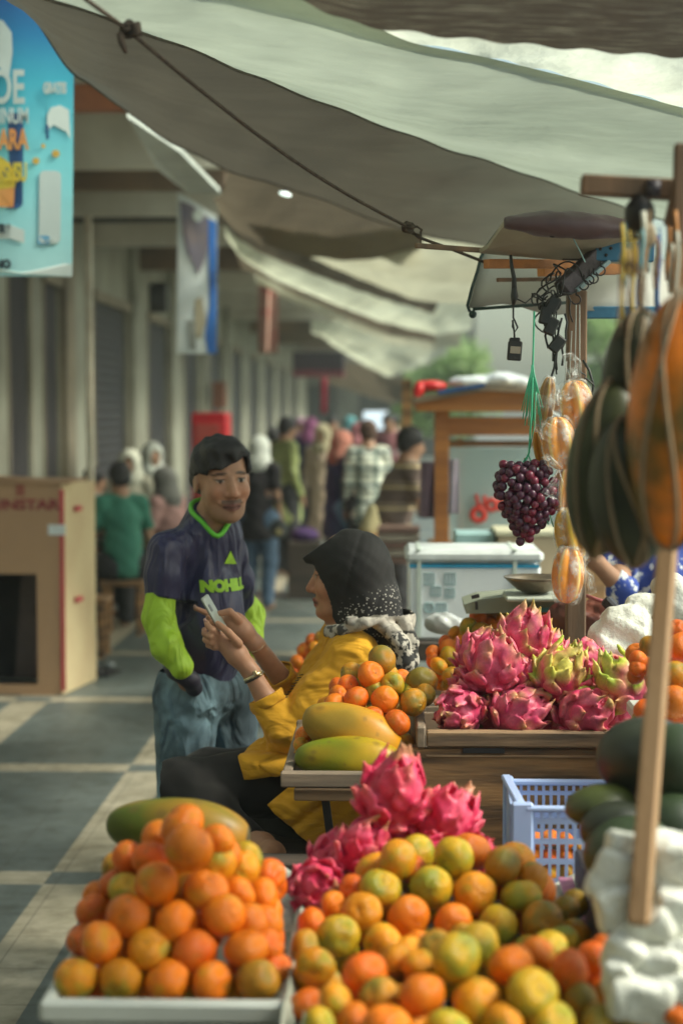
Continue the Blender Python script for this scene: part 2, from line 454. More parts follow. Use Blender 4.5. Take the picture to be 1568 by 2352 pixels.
# ---- covered walkway ceiling
rf = thing("walkway_roof", "stained flat roof over the arcade with beige and rust brown cross beams", "roof", (-2.2, 30, 3.5))
mb = MB(); mb.box((-2.15, 34.5, 3.85), (2.6, 52, .12)); mb.build("ceiling", brown_pan, rf)
def beam(yt, yb, Y, m, x1=-1.2, x0=-2.99, dy=.12):
    zt = 1.72+(941-yt)*Y/FD; zb = 1.72+(941-yb)*Y/FD
    k = MB(); k.box(((x0+x1)/2, Y, (zt+zb)/2), (x1-x0, dy, zt-zb)); k.build("beam", m, rf)
beam(205, 262, 9.6, brown_beam); beam(120, 204, 9.7, beige_pan)
beam(265, 393, 11.4, beige_pan); beam(398, 442, 12.4, brown_pan); beam(440, 500, 13.6, beige_pan)
beam(500, 512, 14.4, black_in); beam(372, 392, 10.9, beige_pan, -.95, -1.19)
for Y in (17, 20, 23.5, 27, 31, 36, 42): beam(941-1.95*FD/Y, 941-1.62*FD/Y, Y, beige_pan if Y % 2 else brown_pan)
pole_m = mat("pale_post_paint", (.55, .53, .42), (.42, .36, .27), 5, .5, .1)
for (x, Y, lab) in ((207, 13.6, "pale steel post in front of the wide dark shutter"),):
    p = at(x, 1000, Y); k = MB(); k.box((p.x, p.y, 1.85), (.055, .055, 3.7), bev=.006); k.box((p.x, p.y, .02), (.16, .16, .04))
    tag(k.build("post", pole_m), lab, "post")
# speaker on pilaster
k = thing("wall_speaker", "black loudspeaker mounted high on the wall between shutters", "speaker", at(365, 715, 19.6))
p = at(365, 683, 19.6); blk = mat("black_plastic", (.02, .02, .022), (.035, .032, .03), 6, .45, .1)
s = MB(); s.box(p, (.2, .2, .33), Matrix.Rotation(R(12), 3, 'X'), bev=.015); s.build("cabinet", blk, k)
s = MB(); s.lathe((p.x, p.y-.11, p.z-.03), [(0, .01), (.05, 0), (.07, .012), (.075, .005)], 16, M=Matrix.Rotation(R(90), 3, 'X')); s.build("cone", mat("speaker_cone", (.06, .06, .06)), k)
# electric box on wall etc
k = MB(); k.box((FX+.25, 27.2, 1.95), (.2, .32, .42), bev=.01); tag(k.build("meter_box", mat("rusty_box", (.22, .08, .04))), "rust brown meter box on a pilaster far down the arcade", "meter box")

# ---- far end
far_m = mat("far_shade", (.27, .27, .22), (.10, .09, .075), .6, .9, 0)
k = thing("far_building", "dim building closing the far end of the arcade", "building", (-.5, 62, 0))
s = MB(); s.box((-1.0, 63, 3.2), (8, 2, 6.4)); s.build("wall", far_m, k)
for x in (-2.6, -.6, 1.4): s = MB(); s.box((x, 61.97, 1.3), (1.2, .08, 2.6)); s.build("door", shutter_m, k)
s = MB(); s.box((-1.0, 61.2, 3.3), (8, 1.5, .15)); s.build("awning", brown_pan, k)
# dark shop canopy with red hem, red hanging banner, white sign
k = thing("shop_awning", "dark shop awning with a red lower edge above the crowd", "awning", at(730, 860, 27))
a_ = at(672, 808, 27); b_ = at(788, 850, 27)
s = MB(); s.box(((a_.x+b_.x)/2, 27.5, (a_.z+b_.z)/2), (b_.x-a_.x, 1.0, a_.z-b_.z)); s.build("valance", mat("dark_canvas", (.03, .022, .028)), k)
s = MB(); s.box(((a_.x+b_.x)/2, 27.5, b_.z-.05), (b_.x-a_.x, 1.004, .09)); s.build("hem", mat("maroon_hem", (.16, .03, .04)), k)
cloth = lambda n, c, c2=None, **kw: mat(n, c, c2, kw.pop('sc', 6), kw.pop('rough', .85), .3, 90, sheen=.03, **kw)
def hang_cloth(name, lab, cat, x0, y0, x1, y1, Y, m, fold=.02, mats=None, colf=None, tilt=0):
    a = at(x0, y0, Y); b = at(x1, y1, Y); n, mrows = 24, 20; rows = []
    for i in range(mrows+1):
        v = i/mrows; r = []
        for j in range(n+1):
            u = j/n
            r.append((a.x+(b.x-a.x)*u + tilt*v, Y + fold*math.sin(u*9+v*1.5)+fold*.5*math.sin(u*21+2*v), a.z+(b.z-a.z)*v))
        rows.append(r)
    s = MB(); s.grid(rows); o = s.build(name, m)
    md = o.modifiers.new("thick", 'SOLIDIFY'); md.thickness = .004
    return tag(o, lab, cat)
hang_cloth("banner", "narrow red banner hanging above the crowd at the far end", "banner", 736, 868, 752, 950, 26, mat("red_cloth", (.35, .02, .05)))
hang_cloth("banner", "long faded pink and red banner hanging in the arcade beyond the blue one", "banner", 592, 618, 638, 812, 19, mat("pink_banner", (.45, .26, .20), (.40, .10, .09), 5, lo=.5, hi=.62))
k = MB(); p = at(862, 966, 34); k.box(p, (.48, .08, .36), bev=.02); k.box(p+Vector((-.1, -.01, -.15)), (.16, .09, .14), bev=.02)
wl, t_, b_2 = nm("glow_slab"); b_2.inputs['Base Color'].default_value = (.8, .9, 1, 1); b_2.inputs['Emission Color'].default_value = (.75, .9, 1, 1); b_2.inputs['Emission Strength'].default_value = .5  # glowing box put in for a bright spot whose source is unclear
tag(k.build("glow_slab", wl), "small bright white glowing sign above the crowd", "slab")

# ---- tarpaulins
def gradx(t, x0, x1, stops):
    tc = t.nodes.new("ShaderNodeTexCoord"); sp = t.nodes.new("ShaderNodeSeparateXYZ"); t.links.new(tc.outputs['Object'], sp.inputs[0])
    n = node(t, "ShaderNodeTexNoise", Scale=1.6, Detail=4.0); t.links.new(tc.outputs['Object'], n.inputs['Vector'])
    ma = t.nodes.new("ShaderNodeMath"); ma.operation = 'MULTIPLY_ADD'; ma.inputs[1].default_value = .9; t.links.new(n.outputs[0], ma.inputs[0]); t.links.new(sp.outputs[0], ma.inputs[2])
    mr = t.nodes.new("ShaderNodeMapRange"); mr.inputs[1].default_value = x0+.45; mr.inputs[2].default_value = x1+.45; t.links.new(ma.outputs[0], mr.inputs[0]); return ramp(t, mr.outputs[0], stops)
def tarp_mat(name, c, trans=.6, c2=None, streak=(1, 1, 1), sc=1.2, tint=None, bs=.5, lo=.32, hi=.68, grad=None):
    m, t, b = nm(name); t.nodes.remove(b); out = t.nodes['Material Output']
    c2 = c2 or tuple(x*.75 for x in c)
    f = tex(t, sc, 7, stretch=streak, rough=.62); f2 = tex(t, sc*9, 6, stretch=streak)
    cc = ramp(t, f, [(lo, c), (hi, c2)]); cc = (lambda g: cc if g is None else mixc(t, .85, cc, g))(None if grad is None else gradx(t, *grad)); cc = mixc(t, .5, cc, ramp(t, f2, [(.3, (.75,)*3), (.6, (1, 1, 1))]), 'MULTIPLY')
    rg = t.nodes.new("ShaderNodeTexNoise"); rg.noise_type = 'RIDGED_MULTIFRACTAL'; rg.inputs['Scale'].default_value = 1.7; rg.inputs['Detail'].default_value = 4; rg.inputs['Distortion'].default_value = .8; tcr = t.nodes.new('ShaderNodeTexCoord'); t.links.new(tcr.outputs['Object'], rg.inputs['Vector']); nr = node(t, 'ShaderNodeBump', Strength=.55, Distance=.05); t.links.new(rg.outputs[0], nr.inputs['Height'])
    d = t.nodes.new("ShaderNodeBsdfDiffuse"); tr = t.nodes.new("ShaderNodeBsdfTranslucent"); mx = t.nodes.new("ShaderNodeMixShader")
    t.links.new(cc, d.inputs[0])
    t.links.new(mixc(t, 1.0, cc, tint or (1, 1, 1), 'MULTIPLY'), tr.inputs[0]); mx.inputs[0].default_value = trans
    n = node(t, "ShaderNodeBump", Strength=bs, Distance=.02); t.links.new(f2, n.inputs['Height'])
    t.links.new(nr.outputs[0], n.inputs['Normal'])
    t.links.new(n.outputs[0], d.inputs['Normal']); t.links.new(n.outputs[0], tr.inputs['Normal'])
    gl = node(t, "ShaderNodeBsdfGlossy", Roughness=.35); gl.inputs[0].default_value = (.9, .9, .9, 1); mx2 = t.nodes.new("ShaderNodeMixShader"); mx2.inputs[0].default_value = .04
    t.links.new(d.outputs[0], mx.inputs[1]); t.links.new(tr.outputs[0], mx.inputs[2])
    t.links.new(mx.outputs[0], mx2.inputs[1]); t.links.new(gl.outputs[0], mx2.inputs[2]); t.links.new(n.outputs[0], gl.inputs['Normal'])
    t.links.new(mx2.outputs[0], out.inputs[0]); return m
seam_m = mat("tarp_seam_thread", (.40, .42, .34), (.3, .3, .25), 20, .8)
hem_m = mat("tarp_hem_cord", (.13, .12, .09), (.08, .07, .055), 20, .8)
def interp(curve, n):
    P = np.array([tuple(at(*c)) for c in curve]); L = np.r_[0, np.cumsum(np.linalg.norm(np.diff(P, axis=0), axis=1))]; L /= L[-1]
    u = np.linspace(0, 1, n)
    Q = np.stack([np.interp(u, L, P[:, i]) for i in range(3)], 1)
    for _ in range(3): Q[1:-1] = .5*Q[1:-1] + .25*(Q[:-2]+Q[2:])
    return Q
def tarp(lab, up, lo, m, sag=.05, wr=.012, seed=0, n=90, rows=26, streak_dir=1.0, edge=.003, hem=False):
    A = interp(up, n); B = interp(lo, n); out = []
    for i in range(rows+1):
        v = i/rows; P = A*(1-v)+B*v
        P[:, 2] -= sag*math.sin(math.pi*v)*(1+.3*np.sin(np.linspace(0, 7, n)+seed))
        W = fbm(P*np.array([1, .35, 1]), 5, seed)*wr + fbm(P*np.array([.5, 1, 1]), 13, seed+3)*wr*.45
        P[:, 2] += W*(.05 + .95*math.sin(math.pi*min(1, v*1.0)))
        if v == 1: P[:, 2] += edge*np.sin(np.linspace(0, 60, n)+seed)
        out.append(P.tolist())
    s = MB(); s.grid(out); o = s.build("tarpaulin", m)
    if hem: h_ = MB(); h_.tube([Vector(p)+Vector((0, 0, -.002)) for p in out[-1]], .0045, 5); h_.build("hem", hem_m, o)
    return tag(o, lab, "tarpaulin", "tarpaulins strung over the stalls")
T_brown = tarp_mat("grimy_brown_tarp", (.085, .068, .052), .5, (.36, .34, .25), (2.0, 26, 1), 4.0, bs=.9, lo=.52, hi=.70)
T_light = tarp_mat("pale_green_tarp", (.42, .47, .38), .58, (.27, .31, .245), (.5, 1, 1), 1.3)
T_bright = tarp_mat("thin_bright_tarp", (.74, .78, .66), .80, (.60, .61, .48), (1, 1, 1), 1.5)
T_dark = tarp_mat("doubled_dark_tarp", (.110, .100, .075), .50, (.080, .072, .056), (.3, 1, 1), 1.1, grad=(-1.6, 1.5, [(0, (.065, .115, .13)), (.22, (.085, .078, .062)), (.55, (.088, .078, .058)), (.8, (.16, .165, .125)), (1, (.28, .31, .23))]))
T_cream = tarp_mat("cream_tarp", (.66, .70, .54), .70, (.52, .53, .38), (.4, 1, 1), 1.0)
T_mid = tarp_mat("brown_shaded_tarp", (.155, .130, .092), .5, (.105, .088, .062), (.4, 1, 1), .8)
T_yel = tarp_mat("yellowed_tarp", (.50, .50, .37), .62, (.38, .36, .25), (.4, 1, 1), .8)
lowA = [(560, -60, 2.95), (640, -20, 3.0), (720, 15, 3.05), (830, 60, 3.1), (1000, 82, 3.15), (1200, 102, 3.2), (1400, 120, 3.25), (1568, 132, 3.3), (1750, 140, 3.4)]
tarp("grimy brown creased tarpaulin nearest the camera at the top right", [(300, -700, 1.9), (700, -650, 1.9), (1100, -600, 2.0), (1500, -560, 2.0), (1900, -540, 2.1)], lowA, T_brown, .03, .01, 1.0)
upB = [(-260, -420, 2.9), (300, -190, 3.1), (700, -20, 3.3), (941, 100, 3.5), (1100, 128, 3.6), (1301, 176, 3.9), (1568, 248, 4.2), (1750, 290, 4.4)]
lowB = [(-120, -90, 3.2), (60, -25, 3.3), (125, 0, 3.4), (250, 43, 3.6), (357, 82, 3.8), (470, 125, 4.0), (613, 186, 4.4), (827, 268, 4.9), (1030, 343, 5.4), (1141, 376, 5.7), (1325, 440, 6.2), (1650, 545, 6.9)]
tarp("big pale green tarpaulin sweeping across the top of the picture", upB, lowB, T_light, .04, .014, 2.0, hem=True)
tarp("thin bright tarpaulin glowing between the brown and pale green ones", [(300, -420, 3.0), (700, -260, 3.1), (1300, -200, 3.4), (1900, -150, 3.6)], [(500, -60, 3.45), (941, 96, 3.58), (1100, 126, 3.68), (1301, 174, 3.98), (1568, 246, 4.28), (1800, 296, 4.5)], T_bright, .05, .02, 3.0)
sh = lambda c, dy, dY: [(x, y+dy, Y+dY) for x, y, Y in c]
lowC = [(-60, -90, 5.3), (60, 10, 5.4), (165, 168, 5.8), (240, 215, 6.2), (300, 262, 6.4), (400, 330, 6.8), (545, 400, 7.2), (660, 430, 7.5), (760, 465, 7.8), (850, 500, 8.0), (930, 530, 8.2), (1080, 560, 8.5), (1300, 600, 8.8), (1430, 610, 9.0)]
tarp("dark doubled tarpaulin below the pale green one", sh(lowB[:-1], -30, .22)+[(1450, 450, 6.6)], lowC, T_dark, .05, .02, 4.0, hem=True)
lowD = [(490, 455, 10.1), (505, 490, 10.3), (540, 530, 10.6), (600, 560, 11), (700, 588, 11.3), (800, 600, 11.5), (880, 592, 11.6), (960, 570, 11.7)]
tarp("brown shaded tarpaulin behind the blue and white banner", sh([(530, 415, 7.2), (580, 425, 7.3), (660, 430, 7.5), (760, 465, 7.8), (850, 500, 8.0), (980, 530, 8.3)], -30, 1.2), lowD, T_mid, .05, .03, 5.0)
lowD2 = [(700, 585, 13), (800, 630, 13.4), (880, 662, 13.8), (960, 692, 14.2), (1100, 700, 14.6), (1400, 680, 15)]
tarp("yellowed tarpaulin behind the end of the pointing stick", [(600, 480, 10), (850, 480, 10), (1080, 520, 10), (1400, 560, 10.6)], lowD2, T_yel, .05, .02, 5.5)
lowE0 = [(510, 505, 12.2), (540, 545, 12.4), (600, 582, 12.8), (700, 622, 13.2), (800, 660, 13.8), (900, 694, 14.4), (985, 716, 15)]
tarp("brown tarpaulin above the bright drooping edge", [(500, 490, 12), (570, 510, 12.4), (700, 548, 12.8), (800, 580, 13.4), (900, 620, 14), (1010, 690, 14.8)], lowE0, T_mid, .04, .04, 5.7)
lowE = [(520, 540, 12.8), (545, 578, 13), (575, 606, 13.4), (640, 645, 14), (760, 695, 15), (870, 738, 16), (1000, 770, 17), (1080, 758, 18)]
tarp("cream tarpaulin with a bright drooping edge over the middle of the walkway", [(515, 515, 12.5), (545, 545, 12.7), (600, 574, 13.1), (700, 612, 13.5), (800, 650, 14.1), (900, 680, 14.8), (1000, 680, 15.3), (1090, 670, 15.8)], lowE, T_cream, .06, .02, 6.0)
lowF = [(590, 632, 17), (640, 662, 17.5), (700, 700, 18), (800, 745, 19), (900, 790, 20), (990, 800, 21), (1050, 785, 22)]
tarp("pale tarpaulin farther down the walkway", [(585, 620, 17.2), (700, 672, 17.8), (850, 728, 18.8), (1000, 770, 19.8), (1060, 760, 21)], lowF, T_yel, .08, .025, 7.0)
lowEF = [(560, 618, 15.4), (640, 650, 15.8), (700, 682, 16.2), (800, 730, 17), (900, 772, 18), (1000, 786, 19)]
tarp("brown tarpaulin between two bright drooping ones", sh([(540, 570, 14), (640, 625, 14.5), (760, 675, 15.5), (870, 718, 16.4), (1000, 750, 17.4)], 0, 0), lowEF, T_mid, .04, .03, 6.6)
lowG = [(715, 742, 20), (760, 790, 21), (830, 835, 22), (895, 868, 23), (930, 852, 24), (985, 815, 25), (1020, 800, 26)]
tarp("farthest cream tarpaulin drooping over the crowd", [(715, 735, 19.5), (800, 738, 20), (900, 775, 21), (1000, 790, 22), (1030, 785, 23)], lowG, T_cream, .1, .03, 8.0)
lowH = [(760, 880, 30), (860, 915, 31), (915, 930, 32), (940, 905, 33)]
tarp("dim tarpaulin at the far end of the walkway", [(700, 820, 28), (800, 830, 28), (860, 850, 28), (930, 870, 29)], lowH, T_mid, .1, .05, 9.0)
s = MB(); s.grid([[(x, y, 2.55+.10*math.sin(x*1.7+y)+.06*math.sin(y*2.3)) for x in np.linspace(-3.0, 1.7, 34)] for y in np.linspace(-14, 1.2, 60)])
tag(s.build("tarpaulin", T_mid), "unseen brown tarpaulin added over the photographer to cut the sky light", "tarpaulin")  # out of view, added behind the camera to darken that side
# pale gutter sheet beside the dark tarpaulin
g = MB(); P = [at(292, 255, 8.3), at(415, 338, 9.2), at(505, 432, 10.6), at(432, 433, 10.8), at(362, 378, 9.6), at(330, 320, 8.9)]
g.poly(P, .03, (0, 0, 1)); tag(g.build("gutter_sheet", mat("pale_sheet_metal", (.55, .60, .55), (.42, .46, .42), 3, .5)), "pale metal gutter sheet between the arcade roof and the dark tarpaulin", "gutter")

k = thing("gap_gleam", "small bright lamp added for a gap between the dark tarpaulins under the arcade roof", "gleam", at(655, 446, 8.0)); p = at(655, 446, 8.0)
s = MB(); s.ell(p, (.030, .02, .011), Matrix.Rotation(R(15), 3, 'Y'), 14, 8); lm_, lt_, lb_ = nm("gleam_emission"); lb_.inputs['Emission Color'].default_value = (.80, 1, .88, 1); lb_.inputs['Emission Strength'].default_value = .9; s.build("gleam_ball", lm_, k)  # glowing ellipse added for a bright gap between the tarpaulins
s = MB(); s.tube([p+Vector((0, 0, .015)), p+Vector((0, 0, .10))], .008, 6); s.build("gleam_stub", black_in, k)
# ---- rope
rope_m = mat("dark_rope", (.055, .04, .03), (.09, .065, .045), 60, .9, .8, 300)
k = thing("rope", "dark rope stretched from the top left down to the stall roof", "rope", at(620, 300, 3.8))
pts = [at(150, -45, 2.9), at(200, 0, 3.0), at(290, 66, 3.15)]
a_, b_ = at(290, 66, 3.15), at(935, 521, 4.5)
for i in range(1, 22):
    u = i/22; q = a_.lerp(b_, u); q.z -= .03*math.sin(math.pi*u); pts.append(q)
pts += [b_, at(960, 545, 4.55), at(1030, 570, 4.58), at(1112, 602, 4.6)]
s = MB(); s.tube(pts, .0042, 6); s.build("cord", rope_m, k)
def knot(x, y, Y, r, par, seed=0):
    c = at(x, y, Y); s = MB(); rd = random.Random(seed)
    for j in range(5):
        ph = rd.uniform(0, 6); ax = Matrix.Rotation(rd.uniform(0, 3), 3, 'X') @ Matrix.Rotation(rd.uniform(0, 3), 3, 'Z')
        s.tube([c + ax @ Vector((r*math.cos(a), r*.6*math.sin(a), .3*r*math.sin(2*a+ph))) for a in np.linspace(0, 6.28, 16)], .005, 6)
    s.build("knot", rope_m, par)
knot(296, 68, 3.15, .014, k, 1); knot(937, 523, 4.5, .014, k, 2)
s = MB(); s.tube([at(290, 68, 3.15), at(277, 82, 3.14), at(280, 98, 3.14), at(290, 122, 3.14)], [.006, .008, .007, .004], 6)
s.tube([at(296, 62, 3.15), at(315, 60, 3.14), at(318, 75, 3.14), at(300, 80, 3.14)], [.005, .01, .01, .006], 6); s.build("loose_end", rope_m, k)
s = MB(); s.tube([at(940, 525, 4.5), at(957, 520, 4.5), at(968, 528, 4.5), at(964, 540, 4.52), at(945, 536, 4.52)], .0035, 6)
s.tube([at(965, 530, 4.5), at(966, 566, 4.5)], .0025, 5); s.build("loop", rope_m, k)

# ---- blue banner, top left
def col_mat(name, c, rough=.5): return mat(name, c, tuple(x*.85 for x in c), 4, rough, .08)
bn = thing("banner", "large cyan advertising banner with big blue and yellow lettering at the top left", "banner", at(60, 640, 7.0))
m_, t_, bb = nm("cyan_print")
tc = t_.nodes.new("ShaderNodeTexCoord"); spx = t_.nodes.new("ShaderNodeSeparateXYZ"); t_.links.new(tc.outputs['Object'], spx.inputs[0])
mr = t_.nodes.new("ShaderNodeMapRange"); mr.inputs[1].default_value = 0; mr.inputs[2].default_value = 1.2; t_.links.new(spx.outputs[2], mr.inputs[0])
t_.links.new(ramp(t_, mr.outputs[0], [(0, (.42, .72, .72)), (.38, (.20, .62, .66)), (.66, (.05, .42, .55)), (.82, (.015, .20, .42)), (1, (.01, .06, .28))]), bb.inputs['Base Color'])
bb.inputs['Roughness'].default_value = .5; bump(t_, bb, tex(t_, 4, 3), .3, .02)
BY = 7.0
def bp(x, y, d=0):      # point on the banner sheet, d in front of it
    q = at(x, y, BY); f = .02*math.sin(q.x*9) + (.02*math.sin((q.z)*2.5)); q.y += f - d; return q
def bsheet(name, x0, y0, x1, y1, m, d, top=None, nx=20, ny=20):
    rows = []
    for i in range(ny+1):
        r = []
        for j in range(nx+1):
            x = x0+(x1-x0)*j/nx; yt = y0 if top is None else top(x); r.append(bp(x, yt+(y1-yt)*i/ny, d))
        rows.append(r)
    s = MB(); s.grid(rows); return s.build(name, m, bn)
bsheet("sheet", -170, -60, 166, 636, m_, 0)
white = mat("matt_white_print", (.62, .70, .66), (.52, .60, .56), 5, .6, .05)
navy = mat("navy_print", (.02, .09, .24), (.02, .07, .2), 5, .5, .05)
orangeP = mat("orange_print", (.75, .30, .08), (.75, .36, .1), 5, .5, .05); yellowP = mat("yellow_print", (.72, .60, .05), (.78, .55, .06), 5, .5, .05)
dkt = mat("dark_print", (.03, .05, .06), (.03, .05, .06), 5, .5, 0)
def bpoly(name, pts, m, d, th=.001):
    s = MB(); c = Vector((0, 0, 0))
    P = [bp(x, y, d) for x, y in pts]; s.poly(P, th, (0, -1, 0)); return s.build(name, m, bn)
def rrect(x0, y0, x1, y1, r, n=5):
    o = []
    for cx, cy, a0 in ((x1-r, y0+r, -90), (x1-r, y1-r, 0), (x0+r, y1-r, 90), (x0+r, y0+r, 180)):
        for i in range(n+1): a = R(a0+90*i/n); o.append((cx+r*math.cos(a), cy+r*math.sin(a)))
    return o
bpoly("cup_picture", [(-60, 30), (8, 48), (28, 75), (30, 120), (22, 180), (14, 170), (0, 155), (-60, 140)], white, .006)
bpoly("blue_panel", rrect(-120, 260, 55, 480, 14), navy, .006)
bpoly("round_badge", [(-30+70*math.cos(a), 415+62*math.sin(a)) for a in np.linspace(0, 6.283, 28)[:-1]], yellowP, .012)
bpoly("orange_band", [(-60, 440), (0, 438), (38, 432), (36, 478), (-4, 476), (-60, 470)], orangeP, .016)
bpoly("badge_hole", [(20+8*math.cos(a), 399+13*math.sin(a)) for a in np.linspace(0, 6.283, 16)[:-1]], navy, .018)
bpoly("price_panel", rrect(92, 392, 140, 560, 12), mat("grey_print", (.52, .60, .56), (.45, .54, .52), 3), .006)
bpoly("bottle_cap_picture", [(108, 262), (116, 246), (136, 240), (156, 250), (160, 318), (150, 300), (122, 286), (108, 300)], white, .006)
bpoly("white_band", [(-120, 515), (28, 518), (60, 530), (60, 560), (28, 550), (-120, 548)], white, .006)
bpoly("white_band", [(-120, 592), (166, 606), (166, 636), (60, 630), (28, 626), (-120, 618)], white, .006)
bpoly("small_badge", rrect(90, 542, 116, 562, 5), mat("blue_badge", (.12, .40, .62)), .006)
for x, y, r in ((84, 370, 8), (100, 335, 5), (128, 352, 9)):
    bpoly("sweet_picture", [(x+r*math.cos(a), y+r*math.sin(a)) for a in np.linspace(0, 6.283, 10)[:-1]], mat("gold_print", (.6, .38, .06)), .008)
def btext(body, x, y, hpx, m, d=.02, sx=.8, bold=.004, align='CENTER'):
    q = bp(x, y, d); return text_part("lettering", body, px(hpx, BY)/.7, m, bn, q, (90, 0, 0), .001, sx, align, bold)
btext("ADE", 4, 206, 74, white, sx=.55); btext("T MINUM", 14, 270, 34, white, .02, .55, .002, 'CENTER'); btext("JUARA", 18, 325, 44, orangeP, .02, .55)
btext("SUSU", 40, 400, 40, yellowP, .024, .4); btext("RATE *", -2, 528, 16, dkt, sx=.9); btext("MINO", 2, 610, 17, dkt, sx=.9, align='CENTER')
btext("i", 110, 305, 30, navy, .02, .8); btext("GRATIS", 126, 203, 22, white, sx=.5)
btext("segar", 118, 552, 9, white, .012, .8, 0)

# ---- blue and white banner
b2 = thing("banner", "white and blue banner with a dark bird shaped print hanging in the arcade", "banner", at(450, 810, 13))
BY = 13.0; bn = b2
bsheet("sheet", 408, 440, 498, 812, mat("white_vinyl", (.78, .84, .82), (.66, .74, .74), 2, .4), 0, top=lambda x: 440+(x-408)*.62)
bluep = mat("blue_print", (.03, .13, .50), (.04, .2, .6), 3, .4)
bpoly("blue_edge", [(478, 500), (497, 510), (498, 812), (478, 812), (472, 770), (482, 700)], bluep, .008)
bpoly("dark_print", [(414, 462), (440, 470), (478, 500), (480, 560), (470, 600), (456, 632), (446, 610), (430, 580), (420, 540)], mat("greyblue_print", (.16, .17, .26), (.25, .20, .20), 4), .008)
bpoly("tan_print", [(448, 690), (466, 680), (474, 740), (462, 780), (448, 770)], mat("tan_print", (.42, .38, .26)), .008)
bpoly("grey_print", [(430, 735), (450, 740), (452, 806), (436, 800)], mat("shadow_print", (.28, .30, .27)), .0085)
bpoly("light_patch", [(455+12*math.cos(a), 495+14*math.sin(a)) for a in np.linspace(0, 6.283, 14)[:-1]], white, .012)

# ---- trees behind the stalls (right)
leaf_m, t_, bb = nm("leaves")
oi = t_.nodes.new("ShaderNodeTexCoord"); f = tex(t_, 1.1, 3)
t_.links.new(ramp(t_, f, [(.35, (.22, .34, .12)), (.65, (.34, .46, .18))]), bb.inputs['Base Color']); bb.inputs['Roughness'].default_value = .5
tl = t_.nodes.new("ShaderNodeBsdfTranslucent"); tl.inputs[0].default_value = (.55, .72, .34, 1); mx = t_.nodes.new("ShaderNodeMixShader"); mx.inputs[0].default_value = .5
t_.links.new(bb.outputs[0], mx.inputs[1]); t_.links.new(tl.outputs[0], mx.inputs[2]); t_.links.new(mx.outputs[0], t_.nodes['Material Output'].inputs[0])
bark = mat("bark", (.12, .09, .06), (.07, .05, .035), 5, .9, .6, 20)
def tree(x, y, h, r, lab, seed):
    rd = random.Random(seed); k = thing("tree", lab, "tree", (x, y, 0), "trees beyond the stalls")
    s = MB(); top = Vector((x+rd.uniform(-.3, .3), y, h*.6)); s.tube([(x, y, 0), (x+.1, y, h*.3), top], [.16, .12, .07], 8)
    cl = []
    for i in range(11):
        a = rd.uniform(0, 6.28); rr = r*rd.uniform(.2, .85); c = Vector((x+rr*math.cos(a), y+rr*math.sin(a), h*rd.uniform(.42, .95)))
        cl.append((c, r*rd.uniform(.28, .5))); s.tube([top, top.lerp(c, .5)+Vector((0, 0, -.1)), c], [.05, .035, .015], 5)
    s.build("trunk", bark, k)
    s = MB()
    for c, cr in cl:
        for j in range(330):
            d = Vector((rd.gauss(0, 1), rd.gauss(0, 1), rd.gauss(0, .8))).normalized()*cr*rd.uniform(.4, 1.15); p = c+d
            u = Vector((rd.gauss(0, 1), rd.gauss(0, 1), rd.gauss(0, 1))).normalized(); v = u.orthogonal().normalized(); L = rd.uniform(.06, .13)
            s.add([p-u*L, p+v*L*.5, p+u*L, p-v*L*.5], [(0, 1, 2, 3)])
    s.build("crown", leaf_m, k)
for i, (x, y, h, r, lab) in enumerate([
    (1.1, 36, 3.0, 1.1, "pale green tree behind the far tarpaulins"), (4.4, 33, 3.7, .9, "broad bright green tree behind the wooden cart"),
    (6.3, 38, 4.3, 2.2, "tall leafy tree beside the stall post"), (5.0, 26, 3.4, 1.3, "small bright tree seen right of the stall post"), (9.0, 34, 4.6, 2.4, "tree at the far right behind the hanging melons")]):
    tree(x, y, h, r, lab, i+3)
# ================================================================ STALL, FURNITURE, THINGS
def wood(name, c, c2, along=0, sc=3, rough=.75, b=.35):
    st = [7, 7, 7]; st[along] = .7
    return mat(name, c, c2, sc, rough, b, sc*7, .003, tuple(st), lo=.38, hi=.66)
w_grey = wood("weathered_grey_wood", (.30, .225, .16), (.13, .10, .075))
w_greyY = wood("weathered_grey_wood_side", (.30, .225, .16), (.13, .10, .075), 1)
w_brown = wood("worn_brown_wood", (.50, .27, .11), (.075, .048, .032), 0, 3.0)
w_rail = wood("stained_rail_wood", (.40, .25, .135), (.11, .075, .05), 0, 3.5)
w_orange = wood("orange_wood", (.56, .22, .055), (.34, .12, .035), 0, 2, .55)
w_post = wood("post_wood", (.22, .13, .075), (.12, .08, .05), 2, 2.5)
w_pole = wood("pale_pole_wood", (.37, .225, .115), (.30, .175, .085), 2, 2, .6)
w_dark = wood("dark_wood", (.07, .05, .038), (.035, .028, .022), 0, 3)
steel_dk = mat("dark_steel", (.06, .06, .065), (.04, .035, .035), 8, .45, .1, metal=.6)
white_pl = mat("white_plastic", (.60, .64, .60), (.50, .53, .49), 3, .35, .05)
blue_pl = mat("pale_blue_plastic", (.42, .54, .84), (.38, .49, .78), 3, .4, .08, sub=.1)
foam_m = mat("white_foam", (.76, .78, .72), (.58, .58, .50), 14, .7, .9, 70, .006)
film_m, t_, bb = nm("clear_film")
bb.inputs['Base Color'].default_value = (.85, .9, .88, 1); bb.inputs['Roughness'].default_value = .12
tp = t_.nodes.new("ShaderNodeBsdfTransparent"); mx = t_.nodes.new("ShaderNodeMixShader")
t_.links.new(ramp(t_, tex(t_, 30, 4), [(.45, (.06,)*3), (.68, (.5,)*3)]), mx.inputs[0]); t_.links.new(tp.outputs[0], mx.inputs[1]); t_.links.new(bb.outputs[0], mx.inputs[2]); t_.links.new(mx.outputs[0], t_.nodes['Material Output'].inputs[0]); bump(t_, bb, tex(t_, 60, 4), .8, .006)

